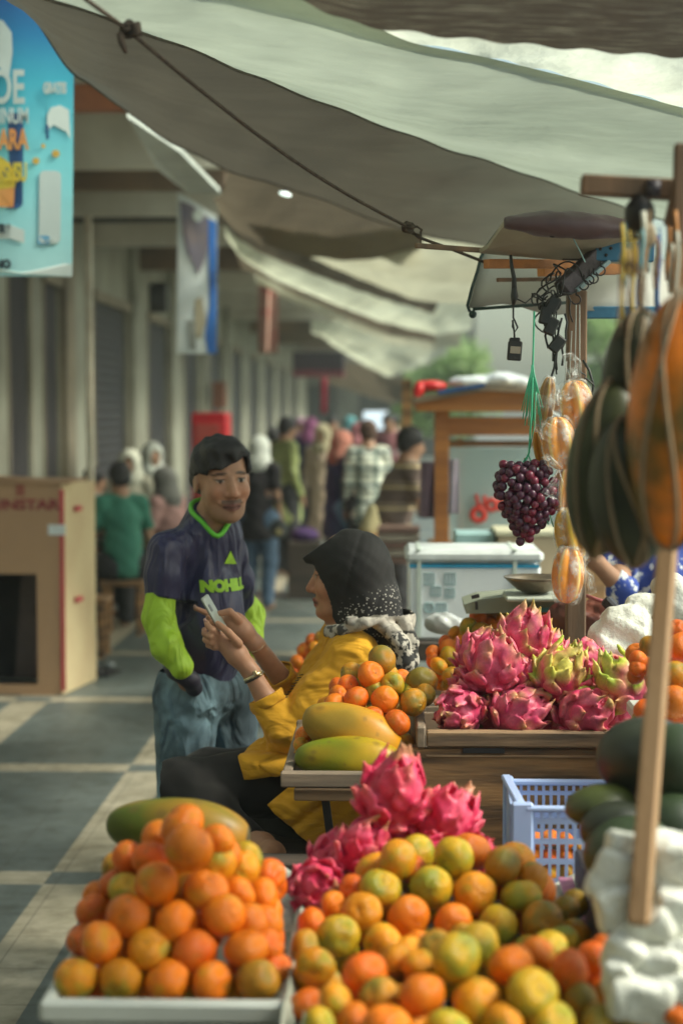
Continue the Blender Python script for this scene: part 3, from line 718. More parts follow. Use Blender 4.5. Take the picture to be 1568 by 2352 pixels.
# ---- main display counter
ct = thing("display_counter", "low wooden market counter that carries the fruit crates", "counter", (.3, 3.2, 0))
s = MB()
for i in range(9): s.box((.42, 2.15+.2*i+.1, .60), (1.90, .193, .03), bev=.003)
s.build("top", w_dark, ct)
s = MB(); s.box((.42, 2.16, .53), (1.86, .04, .10)); s.box((.42, 3.92, .53), (1.86, .04, .10)); s.build("rail", w_dark, ct)
for x, y in ((-.48, 2.2), (1.32, 2.2), (-.48, 3.88), (1.32, 3.88)): s = MB(); s.box((x, y, .29), (.06, .06, .58), bev=.004); s.build("leg", w_dark, ct)
ct = thing("rear_counter", "wooden counter behind the tall dragon fruit box", "counter", (.95, 4.9, 0))
s = MB()
for i in range(7): s.box((.95, 4.32+.18*i, .80), (1.75, .172, .03), bev=.003)
s.build("top", w_dark, ct)
for x, y in ((.12, 4.3), (1.78, 4.3), (.12, 5.4), (1.78, 5.4)): s = MB(); s.box((x, y, .39), (.06, .06, .78)); s.build("leg", w_dark, ct)

# ---- tall wooden box under the dragon fruit
bx = thing("wooden_box", "big worn brown wooden box holding the dragon fruit pile behind the blue crate", "box", (.25, 4.1, .615))
a = at(945, 1668, 3.92); b = at(1378, 1668, 3.92); F_ = 3.92
zt = at(1000, 1718, F_).z; X0, X1 = a.x, b.x+.12
s = MB(); s.box(((X0+X1)/2, F_, (zt+.63)/2), (X1-X0, .024, zt-.63), bev=.003); s.build("front_board", w_brown, bx)
s = MB(); s.box((X0+.012, F_+.30, (zt+.64)/2), (.022, .56, zt-.64), bev=.003); s.build("side_board", w_greyY, bx); s = MB(); s.box((X1-.012, F_+.30, (zt+.63)/2), (.022, .56, zt-.63), bev=.003); s.build("side_board", w_greyY, bx)
s = MB(); s.box(((X0+X1)/2, F_+.575, zt/2+.3), (X1-X0-.05, .02, zt-.64)); s.build("back_board", w_grey, bx)
s = MB(); s.box(((X0+X1)/2, F_+.3, zt-.080), (X1-X0-.05, .53, .02)); s.build("shelf", w_grey, bx)
# upper frame
z1 = at(1000, 1678, F_-.01).z; zz = at(1000, 1715, F_-.01).z; Xf = at(978, 1700, F_).x
s = MB(); s.box(((Xf+X1)/2, F_-.005, (z1+zz)/2), (X1-Xf, .03, z1-zz), bev=.004); s.build("rail", w_rail, bx)
s = MB(); s.box((Xf-.012, F_+.28, (z1+zz)/2+.004), (.022, .60, z1-zz+.014), bev=.004); s.build("rail", w_greyY, bx)
s = MB(); q = at(1062, 1724, F_-.015); q2 = at(1158, 1724, F_-.015); s.box(((q.x+q2.x)/2, F_-.014, q.z), (q2.x-q.x, .008, .012), bev=.001); s.build("hinge", steel_dk, bx)
s = MB(); z2 = at(1000, 1733, F_).z; s.box(((Xf+X1)/2, F_-.013, z2), (X1-Xf, .006, .004)); s.build("seam_strip", w_rail, bx)

# ---- tray with papayas
tr = thing("wooden_tray", "grey weathered wooden tray with papayas and oranges beside the woman", "tray", at(760, 1800, 4.0))
TY0, TY1 = 3.78, 4.40
zf0 = at(650, 1806, TY0).z; zf1 = at(650, 1772, TY0).z; xl = at(645, 1790, TY0).x; xr = at(948, 1790, TY0).x
s = MB(); s.box(((xl+xr)/2, TY0, (zf0+zf1)/2), (xr-xl, .028, zf1-zf0), bev=.003); s.build("front_rail", w_grey, tr)
s = MB(); s.bar((xl+.014, TY0+.02, zf1-.018), (xl+.014, TY1, zf1-.018), .022, .036, bev=.003); s.build("side_rail", w_greyY, tr)
s = MB(); s.bar((xr-.012, TY0+.02, zf1-.018), (xr-.012, TY1, zf1-.018), .022, .036, bev=.003); s.build("side_rail", w_greyY, tr)
s = MB(); s.box(((xl+xr)/2, TY1+.012, zf1-.018), (xr-xl, .022, .036), bev=.003); s.build("back_rail", w_grey, tr)
s = MB(); s.box(((xl+xr)/2, (TY0+TY1)/2+.01, zf0+.006), (xr-xl-.03, TY1-TY0-.03, .012)); s.build("bottom", w_grey, tr)
q0 = at(675, 1812, TY0+.02); q1 = at(850, 1840, TY0+.02)
s = MB(); s.box(((q0.x+xr)/2, TY0+.03, (q0.z+q1.z)/2), (xr-q0.x, .03, q0.z-q1.z), bev=.003); s.build("batten", w_rail, tr)
for x in (745, 915):
    q = at(x, 1850, TY0+.12); s = MB(); s.bar((q.x, TY0+.10, zf0-.03), (q.x+.03, TY0+.10, .62), .018, .016); s.build("leg", steel_dk, tr)

# ---- woman's seat
bn_ = thing("wooden_bench", "low dark wooden bench the woman in the yellow top sits on", "bench", (-.35, 4.7, 0))
s = MB(); s.box((-.06, 4.74, .535), (.58, .62, .04), bev=.004); s.build("seat", w_dark, bn_)
for x, y in ((-.28, 4.52), (.16, 4.52), (-.28, 4.97), (.16, 4.97)): s = MB(); s.box((x, y, .257), (.06, .06, .513)); s.build("leg", w_dark, bn_)

# ---- slotted crates
def slot_panel(W, H, holes, th, m, name, parent, M, o):
    """panel in local (u, v) with rectangular slots cut as real openings; M,o map (u, depth, v) to world"""
    us = sorted({0, W} | {h[0] for h in holes} | {h[1] for h in holes}); vs = sorted({0, H} | {h[2] for h in holes} | {h[3] for h in holes})
    s = MB()
    for i in range(len(us)-1):
        for j in range(len(vs)-1):
            u, v = (us[i]+us[i+1])/2, (vs[j]+vs[j+1])/2
            if any(h[0] < u < h[1] and h[2] < v < h[3] for h in holes): continue
            s.box(o + M @ Vector((u, 0, v)), (us[i+1]-us[i], th, vs[j+1]-vs[j]), M)
    return s.build(name, m, parent)
def crate(name, lab, x0, x1, y0, y1, zb, zt, m, holesf=None):
    k = thing(name, lab, "crate", ((x0+x1)/2, (y0+y1)/2, zb))
    H = zt-zb-.035; I = Matrix.Identity(3); RZ = Matrix.Rotation(R(90), 3, 'Z')
    def hs(W):
        n = int(W/.026); o = []
        for i in range(n):
            u = .02+(W-.04)*(i+.2)/n; u2 = .02+(W-.04)*(i+.8)/n
            o += [(u, u2, H*.12, H*.42), (u, u2, H*.55, H*.88)]
        return o
    slot_panel(x1-x0, H, hs(x1-x0), .006, m, "front_side", k, I, Vector((x0, y0, zb)))
    slot_panel(x1-x0, H, hs(x1-x0), .006, m, "back_side", k, I, Vector((x0, y1, zb)))
    slot_panel(y1-y0, H, hs(y1-y0), .006, m, "left_side", k, RZ, Vector((x0, y0, zb)))
    slot_panel(y1-y0, H, hs(y1-y0), .006, m, "right_side", k, RZ, Vector((x1, y0, zb)))
    s = MB()
    s.box(((x0+x1)/2, y0-.006, zt-.0175), (x1-x0+.04, .022, .035), bev=.007); s.box(((x0+x1)/2, y1+.006, zt-.0175), (x1-x0+.04, .022, .035), bev=.007)
    s.box((x0-.009, (y0+y1)/2, zt-.018), (.021, y1-y0-.01, .033), bev=.006); s.box((x1+.009, (y0+y1)/2, zt-.018), (.021, y1-y0-.01, .033), bev=.006)
    s.build("rim", m, k)
    s = MB(); s.box(((x0+x1)/2, (y0+y1)/2, zb+.004), (x1-x0-.01, y1-y0-.01, .006)); s.build("base", m, k)
    return k
CY0 = 2.50
xa = at(124, 2300, CY0).x; xb = at(640, 2310, CY0).x; zr = at(300, 2292, CY0).z
crate("plastic_crate", "white plastic crate in the front left corner under the orange pyramid", xa, xb, CY0, CY0+.62, .615, zr, white_pl)
s_tab = thing("side_table", "dark table under the white crate in the front left corner", "table", (xa+.25, 2.8, 0))
s = MB(); s.box(((xa-.555)/2, 2.82, .60), (-.555-xa+.08, .80, .028)); s.build("top", w_dark, s_tab)
for x in (xa, -.60):
    for y in (2.46, 3.18): s = MB(); s.box((x, y, .293), (.05, .05, .586)); s.build("leg", w_dark, s_tab)
MX0 = at(668, 2300, 2.40).x; MX1 = at(1440, 2300, 2.40).x
crate("plastic_crate", "long dark crate under the mixed orange pile in the foreground", MX0+.01, MX1-.02, 2.22, 2.98, .62, .80, mat("black_crate", (.03, .028, .03), rough=.45))
# plastic liner between the crates
s = MB(); rows = []
for i in range(34):
    v = i/33; y = 2.2+.9*v; r = []
    for j in range(16):
        u = j/15; x = xb+.012+(MX0-xb+.012)*u
        z = zr+.012 - .05*math.sin(math.pi*u)**2 + .018*noise.noise((x*22, y*12, 1)) + .012*noise.noise((x*50, y*30, 4))
        if u > .75: z -= (u-.75)*.35
        r.append((x, y, z))
    rows.append(r)
s.grid(rows); o = s.build("plastic_sheet", mat("grey_plastic_sheet", (.42, .46, .38), (.30, .32, .26), 9, .4, .6, 40, .006)); o.modifiers.new("t", 'SOLIDIFY').thickness = .003
tag(o, "crumpled grey green plastic liner between the two front orange piles", "liner")
def sheet(name, lab, cat, corners, m, wr=.012, n=16, seed=0, th=.0015):
    A, B, C, D = [Vector(c) for c in corners]; rows = []
    for i in range(n+1):
        v = i/n; r = []
        for j in range(n+1):
            u = j/n; p = (A.lerp(B, u)).lerp(D.lerp(C, u), v)
            p.z += wr*noise.noise((p.x*18+seed, p.y*18, seed)) + wr*.5*noise.noise((p.x*45, p.y*45, seed+2)); r.append(p)
        rows.append(r)
    s = MB(); s.grid(rows); o = s.build(name, m); o.modifiers.new("t", 'SOLIDIFY').thickness = th
    return tag(o, lab, cat)
paper_m, t_, bb = nm("newsprint")
wv = t_.nodes.new("ShaderNodeTexWave"); wv.inputs['Scale'].default_value = 55; wv.bands_direction = 'Y'; wv.inputs['Distortion'].default_value = 1.5; tcx = t_.nodes.new("ShaderNodeTexCoord"); t_.links.new(tcx.outputs['Object'], wv.inputs[0])
nn = tex(t_, 90, 3); mm = t_.nodes.new("ShaderNodeMath"); mm.operation = 'MULTIPLY'; t_.links.new(wv.outputs[1], mm.inputs[0]); t_.links.new(nn, mm.inputs[1])
t_.links.new(ramp(t_, mm.outputs[0], [(.40, (.52, .53, .46)), (.55, (.30, .31, .28))]), bb.inputs['Base Color']); bb.inputs['Roughness'].default_value = .9
sheet("newspaper", "folded newspaper between the orange pyramid and the magenta dragon fruits", "newspaper", [at(590, 2140, 2.9), at(672, 2140, 2.9), at(668, 2002, 3.2), at(600, 1990, 3.2)], paper_m, .02, seed=3)
sheet("newspaper", "newspaper with a purple strip below the pale blue crate", "newspaper", [at(1330, 2180, 2.85), at(1420, 2180, 2.85), at(1375, 2020, 3.32), at(1225, 2030, 3.32)], paper_m, .02, seed=5)
sheet("plastic_wrapper", "purple pink plastic strip lying on the newspaper by the pale blue crate", "wrapper", [at(1325, 2150, 2.87)+Vector((0, 0, .014)), at(1352, 2150, 2.87)+Vector((0, 0, .014)), at(1312, 2030, 3.28)+Vector((0, 0, .014)), at(1280, 2032, 3.28)+Vector((0, 0, .014))], mat("purple_film", (.45, .12, .25), (.55, .25, .36), 20, .35), .01, seed=6)
# dark crate edge right of the big pile
k = MB(); k.bar(at(1330, 2010, 3.25), at(1432, 2250, 2.5), .02, .10, bev=.004); tag(k.build("crate_edge", mat("black_plank", (.035, .03, .04), rough=.5)), "black plank edge between the mixed oranges and the white foam nets", "plank")
k = MB(); k.bar(at(560, 1985, 3.75), at(820, 1990, 3.75), .09, .03, bev=.003); tag(k.build("plank", w_dark), "dark plank under the woman's foot", "plank")

# ---- pale blue crate standing on its side behind the big pile
bc = thing("blue_crate", "pale blue slotted plastic crate standing behind the mixed oranges", "crate", at(1260, 2030, 3.5))
P0 = at(1143, 2026, 3.42); P1 = at(1143, 1778, 3.42); W_ = at(1420, 1800, 3.66).x - P0.x
def slots_face(u0, u1, v0, v1, nu, bands, wrat=.62):
    o = []
    for (a, b) in bands:
        for i in range(nu):
            c = u0+(u1-u0)*(i+.5)/nu; h = (u1-u0)/nu*wrat/2; o.append((c-h, c+h, v0+(v1-v0)*a, v0+(v1-v0)*b))
    return o
H = P1.z - P0.z
# back panel
zf = at(1165, 1795, 3.66); Wb = at(1440, 1795, 3.66).x - zf.x; Hb = zf.z-.63
slot_panel(Wb, Hb, slots_face(.05*Wb, .99*Wb, 0, Hb, 15, [(.06, .14), (.17, .35), (.40, .56), (.64, .72), (.78, .90), (.93, .975)]), .006, blue_pl, "back_side", bc, Matrix.Identity(3), Vector((zf.x, 3.66, .63)))
# front panel lower
zl = at(1205, 1860, 3.40); Wl = at(1420, 1860, 3.40).x - zl.x; Hl = at(1205, 1858, 3.40).z - at(1205, 2028, 3.40).z
slot_panel(Wl, Hl, slots_face(.09*Wl, .98*Wl, 0, Hl, 10, [(.06, .26), (.33, .53), (.60, .80), (.88, .96)]), .006, blue_pl, "front_side", bc, Matrix.Identity(3), Vector((zl.x, 3.40, at(1205, 2028, 3.40).z)))
s = MB(); a = Vector((zf.x-.004, 3.66, zf.z+.01)); b = Vector((zl.x-.01, 3.40, zl.z+.012))
n_ = 6
vs = [Vector((a.x, a.y, .63)), Vector((b.x-.02, b.y, .63)), Vector((b.x-.02, b.y, b.z)), a]
s.poly(vs, .006, (-1, 0, 0)); s.build("left_side", blue_pl, bc)
s = MB(); s.bar(Vector((zf.x, 3.645, .63)), Vector((zf.x, 3.645, zf.z+.015)), .022, .02, bev=.004); s.bar(Vector((b.x+.004, 3.395, .63)), Vector((b.x+.004, 3.395, b.z+.005)), .045, .016, bev=.005)
s.bar(a+Vector((0, 0, 0)), b, .02, .012, bev=.003); s.bar(Vector((zf.x, 3.655, zf.z)), Vector((zf.x+Wb, 3.655, zf.z)), .018, .012, bev=.003); s.bar(Vector((zl.x, 3.395, zl.z+.004)), Vector((zl.x+Wl, 3.395, zl.z+.004)), .018, .010, bev=.003)
s.build("rim", blue_pl, bc)

# ---- light wooden pole in front on the right
k = MB(); pa = at(1600, 330, 2.80); pb = at(1466, 2125, 2.33); k.bar(pa, pb, .029, .029, bev=.004)
tag(k.build("pole", w_pole), "pale planed wooden pole leaning in front of the fruit on the right", "pole")

# ---- cross bar, upper right
cb = thing("cross_bar", "worn brown wooden crossbar jutting in at the upper right", "beam", at(1450, 430, 2.750))
s = MB(); s.bar(at(1333, 425, 2.750), at(1620, 440, 2.750), .032, .032, bev=.003); s.build("bar", w_post, cb)
s = MB(); s.bar(at(1556, 560, 2.700), at(1562, 330, 2.700), .02, .02, bev=.003); s.bar(at(1545, 520, 2.710), at(1575, 390, 2.710), .03, .03, bev=.003); s.build("upright", w_post, cb)
s = MB(); s.tube([at(1500, 415, 2.730), at(1498, 452, 2.730)], .004*2.9, 10); s.build("lashing", mat("grey_cloth_tie", (.09, .08, .10)), cb)
s = SDF(at(1400, 620, 2.750)-Vector((.03, .08, .03)), at(1520, 430, 2.750)+Vector((.03, .08, .03)), .003)
s.ell(at(1468, 490, 2.730), (.024, .022, .028), k=.006); s.cone(at(1467, 455, 2.730), at(1467, 475, 2.730), .006, .010, .008); s.cone(at(1452, 505, 2.730), at(1446, 545, 2.730), .009, .004, .008); s.cone(at(1450, 540, 2.730), at(1478, 552, 2.730), .004, .003, .004)
tag(sdf_obj("bag", s, mat("black_bag", (.018, .016, .016), rough=.5)), "small black plastic bag tied under the wooden crossbar", "bag")
# bundle of coloured strings and tags
st = thing("string_bundle", "bundle of coloured raffia strings and wrappers hanging beside the stall roof", "strings", at(1500, 700, 2.700))
cols = {"blue_raffia": (.05, .17, .50), "yellow_raffia": (.62, .45, .05), "cyan_raffia": (.10, .48, .62), "brown_twine": (.24, .14, .08), "orange_raffia": (.65, .28, .08), "white_raffia": (.6, .6, .5)}
rd = random.Random(5)
for nme, c in cols.items():
    m = mat(nme, c, rough=.5)
    for i in range(5):
        s = MB()
        x = rd.uniform(1425, 1560); y0 = rd.uniform(480, 560); y1 = rd.uniform(620, 740); Y = rd.uniform(2.6, 2.85)
        s.tube([at(x+3*math.sin(j), y0+(y1-y0)*j/6, Y) for j in range(7)], rd.choice([.0015, .003, .0045]), 5); s.build("strand", m, st)
for (x, y, rx, rz, c) in ((1440, 600, .013, .02, (.40, .27, .15)), (1458, 595, .006, .024, (.66, .42, .05)), (1490, 540, .010, .02, (.30, .23, .14))):
    s = MB(); s.ell(at(x, y, 2.670), (rx, .006, rz), n=12, m=8); s.build("wrapper", mat("wrapper_%d" % x if 0 else "faded_wrapper", c), st)
for x in (1421, 1436, 1449, 1466, 1480):
    s = MB(); s.tube([at(1440+(x-1440)*.3, 600, 2.18), at(x, 640, 2.610), at(x-4+(x % 3)*3, 700, 2.12), at(x-10, 780, 2.500)], .0016, 5); s.build("strand", mat("brown_twine_b", (.22, .13, .08)), st)

# ---- stall roof with post
sr = thing("stall_roof", "small dented stall roof of tan panels over the hanging fruit on the right", "stall roof", at(1320, 1500, 4.62))
tanp = mat("dirty_tan_panel", (.40, .36, .27), (.24, .20, .14), 4, .7, .3, 40, lo=.4, hi=.7); greyp = mat("pale_awning_underside", (.42, .42, .38), (.34, .33, .29), 2.5, .7, .3)
s = MB(); s.bar((at(1321, 1500, 4.62).x, 4.62, .80), (at(1323, 668, 4.62).x, 4.62, at(1323, 668, 4.62).z), .052, .052, bev=.004); s.build("post", w_post, sr)
s = MB(); s.poly([at(1163, 497, 4.35), at(1118, 562, 4.45), at(1100, 572, 4.5), at(1335, 592, 4.6), at(1470, 600, 4.9), at(1460, 500, 4.3)], .012, (0, .3, 1)); s.build("upper_panel", tanp, sr)
rows = []
for i in range(13):
    a = i/12*math.pi; r = []
    for j in range(31):
        u = j/30; x = 1158+(1490-1158)*u; th = (7+21*math.sin(math.pi*min(1, u*1.1))**.7)
        dent = 5*noise.noise((u*9, i*.3, 2))
        p = at(x, 512+18*u-4*math.sin(3*u) - math.cos(a)*th + dent, 4.30 - .045*math.sin(a)*(.4+th/30)); r.append(p)
    rows.append(r)
s = MB(); s.grid(rows); o = s.build("dented_edge", mat("maroon_painted_sheet", (.115, .065, .07), (.075, .045, .05), 5, .5, .4, 30), sr); o.modifiers.new("t", 'SOLIDIFY').thickness = .004
L = [(1165, 500, 4.9), (1122, 560, 4.85), (1105, 590, 4.8), (1098, 620, 4.78), (1085, 660, 4.76), (1075, 700, 4.75)]
rows = []
for i in range(len(L)):
    x, y, Y = L[i]; A_ = at(x, y, Y); B_ = at(1560, y*.4+420+(i*8), Y+.25)
    rows.append([A_.lerp(B_, j/20) + Vector((0, 0, .01*math.sin(j*.8+i))) for j in range(21)])
s = MB(); s.grid(rows); o = s.build("awning_panel", greyp, sr); o.modifiers.new("t", 'SOLIDIFY').thickness = .01
s = MB(); s.tube([at(1168, 498, 4.86), at(1120, 562, 4.82), at(1103, 592, 4.78), at(1096, 622, 4.76), at(1083, 662, 4.74), at(1073, 702, 4.73), at(1078, 716, 4.73)], .0045, 6)
s.ell(at(1085, 722, 4.73), (.011, .011, .011)); s.tube([at(1085, 710, 4.73), at(1200, 702, 4.74), at(1300, 695, 4.8)], .005, 6); s.build("edge_wire", mat("dark_green_wire", (.02, .05, .045)), sr)
def stick(x0, y0, x1, y1, Y0, Y1, wpx, m, par=sr): s = MB(); s.bar(at(x0, y0, Y0), at(x1, y1, Y1), px(wpx, Y0)*.9, px(wpx, Y0), bev=.002); return s.build("stick", m, par)
stick(954, 564, 1340, 592, 4.42, 4.7, 12, w_post); stick(1115, 606, 1340, 606, 4.45, 4.7, 21, w_orange); stick(1141, 643, 1300, 641, 4.5, 4.7, 9, w_post); stick(1240, 622, 1420, 618, 4.7, 4.9, 26, w_orange)
stick(1290, 596, 1430, 596, 4.55, 4.6, 4, w_dark)
bluem = mat("chipped_blue_paint", (.05, .19, .33), (.035, .13, .24), 9, .5, .3, lo=.45, hi=.7)
s = MB(); s.bar(at(1365, 578, 4.5), at(1500, 580, 4.5), .03, .05, bev=.003); s.build("blue_beam", bluem, sr)
for x, y in ((1378, 572), (1391, 586), (1402, 570)): s = MB(); s.tube([at(x, y, 4.487), at(x, y, 4.482)], .0045, 8); s.build("bolt", steel_dk, sr)
s = MB(); s.bar(at(1340, 718, 4.9), at(1520, 718, 4.9), .03, .034, bev=.003); s.build("blue_rail", bluem, sr)
s = MB(); s.bar(at(1290, 665, 4.48), at(1385, 575, 4.52), .05, .045, bev=.003); s.build("brace", mat("peeling_grey_paint", (.15, .13, .15), (.05, .04, .04), 14, .7, .8, 60), sr)
s = MB(); s.bar(at(1320, 668, 4.47), at(1395, 600, 4.5), .03, .012, bev=.002); s.build("brace_plate", mat("pale_blue_plate", (.32, .45, .48), (.2, .28, .3), 6), sr)
def hook(x, y, Y, r=.012):
    s = MB(); c = at(x, y, Y); s.tube([c+Vector((0, 0, r*2.2)), c+Vector((0, 0, r)), *[c+Vector((r*math.sin(a), 0, r*math.cos(a))) for a in np.linspace(0, 4.4, 10)]], .0022, 6); s.build("hook", steel_dk, sr)
for x, y in ((1378, 622), (1352, 643), (1340, 655), (1322, 688), (1362, 640)): hook(x, y, 4.44)
s = MB(); s.tube([at(1265, 538, 4.3), at(1268, 530, 4.28), at(1275, 528, 4.28)], .008, 8); s.ell(at(1268, 534, 4.28), (.012, .01, .013)); s.build("bulb_socket", steel_dk, sr)
s = MB(); s.tube([at(1252, 522, 4.3), at(1300, 536, 4.33), at(1325, 533, 4.33), at(1345, 520, 4.33)], .002, 5); s.tube([at(1310, 536, 4.33), at(1330, 575, 4.36), at(1343, 602, 4.38)], .0018, 5); s.build("cable_tie", mat("pale_blue_string", (.35, .6, .62)), sr)
# tangled cables by the post
cbm = mat("black_cable", (.015, .018, .018), (.03, .03, .028), 30, .5)
cl = thing("cable_tangle", "tangle of black cables and sockets wound around the stall post", "cables", at(1290, 760, 4.55))
rd = random.Random(11); s = MB()
for i in range(16):
    c = at(rd.uniform(1235, 1310), rd.uniform(640, 730), 4.5+rd.uniform(-.05, .05)); r = rd.uniform(.012, .045); ax = Matrix.Rotation(rd.uniform(0, 3), 3, 'X') @ Matrix.Rotation(rd.uniform(0, 3), 3, 'Y')
    s.tube([c + ax @ Vector((r*math.cos(a), r*math.sin(a), r*.4*math.sin(2*a+i))) for a in np.linspace(0, rd.uniform(4, 7), 18)], .0024, 5)
s.build("coil", cbm, cl)
for i, (x0, y0, x1, y1) in enumerate([(1262, 720, 1270, 830), (1280, 715, 1275, 860), (1248, 715, 1258, 800), (1296, 640, 1316, 740), (1290, 730, 1262, 900), (1268, 728, 1282, 850), (1300, 720, 1290, 840), (1330, 850, 1360, 885)]):
    s = MB(); P = [at(x0+(x1-x0)*t+rd.uniform(-4, 4), y0+(y1-y0)*t, 4.47) for t in np.linspace(0, 1, 7)]; s.tube(P, .0022 if i % 2 else .0032, 5); s.build("cable", cbm, cl)
s = MB(); s.tube([at(1338, 828, 4.5), at(1352, 850, 4.48), at(1362, 885, 4.48), at(1358, 905, 4.48), at(1348, 915, 4.48)], .0035, 6); s.build("cable", cbm, cl)
for x, y in ((1268, 700), (1252, 725), (1265, 750), (1278, 790)): s = MB(); s.box(at(x, y, 4.46), (.03, .03, .045), Matrix.Rotation(R(x % 40), 3, 'Y'), bev=.004); s.build("socket", cbm, cl)
# hanging power adapter
ad = thing("power_adapter", "black power plug with a beige label dangling on its cable from the stall roof", "plug", at(1180, 828, 4.42))
s = MB(); s.tube([at(1172, 585, 4.42), at(1174, 610, 4.42), at(1180, 640, 4.42), at(1180, 665, 4.42)], [.004, .005, .006, .007], 7); s.tube([at(1180, 650, 4.42), at(1181, 680, 4.42), at(1178, 700, 4.42)], [.005, .01, .004], 8)
s.tube([at(1178, 700, 4.42), at(1178, 730, 4.42), at(1182, 738, 4.42), at(1188, 752, 4.42), at(1182, 762, 4.42), at(1176, 750, 4.42), at(1176, 735, 4.42), at(1180, 760, 4.42), at(1181, 782, 4.42)], .0028, 6)
s.tube([at(1183, 685, 4.42), at(1205, 696, 4.43), at(1225, 680, 4.45), at(1260, 645, 4.48)], .002, 5); s.build("cable", cbm, ad)
s = MB(); c = at(1181, 806, 4.42); s.box(c, (.036, .026, .05), Matrix.Rotation(R(4), 3, 'Y'), bev=.003); s.box(c+Vector((0, 0, .028)), (.028, .02, .012), bev=.003); s.build("body", blk, ad)
s = MB(); s.box(c+Vector((.001, -.014, .002)), (.026, .003, .018), Matrix.Rotation(R(4), 3, 'Y')); s.build("label_sticker", mat("beige_sticker", (.42, .35, .27)), ad)
# green raffia
gr = mat("green_raffia", (.05, .42, .22), (.10, .50, .30), 20, .4)
rf_ = thing("raffia_string", "green raffia strings from which the grapes hang", "string", at(1215, 1060, 4.3))
s = MB(); s.tube([at(1226, 715, 4.32), at(1224, 800, 4.32), at(1222, 870, 4.3), at(1219, 960, 4.3), at(1214, 1040, 4.3), at(1205, 1062, 4.3)], .0028, 6)
rd = random.Random(3)
for i in range(13):
    x = rd.uniform(1196, 1252); s.tube([at(1222+rd.uniform(-2, 2), 838, 4.3), at(1222+(x-1222)*.4, 880, 4.3), at(x, rd.uniform(930, 985), 4.3)], .0014, 4)
for x, y in ((1165, 1085), (1175, 1090), (1185, 1078), (1240, 1130), (1270, 1210), (1258, 1205), (1230, 900)): s.tube([at(1213, 1045, 4.3), at((1213+x)/2+5, (1045+y)/2+4, 4.29), at(x, y, 4.28)], .0016, 4)
s.build("strand", gr, rf_)

# ---- pale string melons etc. are fruit (below); weighing scale
sc = thing("weighing_scale", "old grey green counter scale behind the dragon fruit", "scale", at(1190, 1410, 4.95))
sg = mat("grey_green_enamel", (.30, .33, .25), (.22, .24, .18), 4, .5, .2)
s = MB(); a = at(1095, 1376, 4.85); s.poly([at(1066, 1389, 4.85), at(1100, 1377, 4.85), at(1200, 1368, 4.85), at(1310, 1366, 4.85), at(1308, 1405, 4.85), at(1070, 1410, 4.85)], .2, (0, -1, 0)); s.build("body", sg, sc)
s = MB(); s.box(at(1232, 1370, 4.83), (.185, .16, .014), bev=.005); s.build("platform", mat("cream_enamel", (.55, .60, .52)), sc)
s = MB(); s.box(at(1262, 1401, 4.845), (.06, .012, .012)); s.build("blue_plate", mat("teal_label", (.10, .36, .42)), sc)
s = MB(); s.bar(at(1093, 1382, 4.84), at(1094, 1400, 4.84), .008, .006); s.bar(at(1082, 1372, 4.84), at(1100, 1368, 4.84), .012, .01); s.build("pointer", steel_dk, sc)
pn = MB(); pc = at(1228, 1364, 4.84); pn.lathe(pc, [(.0, .003), (.03, .003), (.052, .013), (.082, .040), (.090, .048), (.088, .050), (.080, .042), (.050, .018), (.0, .008)], 30)
tag(pn.build("scale_pan", mat("dull_metal_pan", (.30, .26, .21), (.20, .15, .10), 8, .35, .1, metal=.7)), "round metal weighing pan sitting on the scale", "pan")
# styrofoam cooler
co = thing("cooler_box", "white foam cooler box with a blue band and faint printed symbols", "cooler", at(1090, 1460, 6.0))
cw = mat("white_foam_box", (.88, .93, .95), (.84, .90, .94), 2, .5, .05); CYf = 6.0
x0 = at(930, 1300, CYf).x; x1 = at(1248, 1300, CYf).x; zt = at(1000, 1272, CYf).z; zb = at(1000, 1470, CYf).z
s = MB(); s.box(((x0+x1)/2, CYf+.17, (zt+zb)/2-.02), (x1-x0-.02, .34, zt-zb-.04), bev=.01); s.build("body", cw, co)
s = MB(); s.box(((x0+x1)/2, CYf+.17, zt-.01), (x1-x0, .36, .045), bev=.014); s.build("lid", mat("cooler_lid", (.82, .88, .88), rough=.5), co)
s = MB(); s.box(((x0+x1)/2, CYf-.0015, zt-.043), (x1-x0-.03, .004, .013)); s.build("blue_band", mat("blue_tape", (.04, .42, .72), rough=.4), co)
for x in (962, 1182):
    q = at(x, 1300, CYf); s = MB(); s.box((q.x, CYf-.004, (zt+zb)/2), (.014, .004, zt-zb-.02)); s.box((q.x, CYf+.17, zt+.014), (.014, .36, .003)); s.build("strap", mat("pale_strap", (.72, .82, .74)), co)
pr = mat("faint_teal_print", (.42, .60, .62), rough=.6)
def cprint(b, x, y, h): text_part("printed_symbol", b, px(h, CYf)/.7, pr, co, Vector((at(x, y, CYf).x, CYf-.0012, at(x, y, CYf).z)), (90, 0, 0), .0006, 1, 'CENTER')
s = MB()
for (xa_, ya_) in ((1110, 0),): pass
for x, y, w_, h_ in ((985, 1330, 24, 26), (1000, 1358, 24, 20), (1033, 1330, 26, 26), (1033, 1362, 22, 20), (985, 1395, 20, 20), (1013, 1396, 24, 20)):
    q = at(x, y, CYf); ww, hh = px(w_, CYf), px(h_, CYf)
    for dx in (-.5, -.17, .17, .5): s.box((q.x+dx*ww*.9, CYf-.0013, q.z), (.0035, .003, hh))
    for dz in (-.5, .5): s.box((q.x, CYf-.0016, q.z+dz*hh), (ww, .003, .0035))
s.build("printed_symbol", pr, co)
s = MB(); q = at(985, 1396, CYf); s.tube([(q.x+.017*math.cos(a), CYf-.003, q.z+.017*math.sin(a)) for a in np.linspace(0, 6.3, 20)], .002, 5); s.build("printed_ring", pr, co)
k = thing("cooler_table", "plain table under the white cooler box", "table", (x0+.3, 6.25, 0))
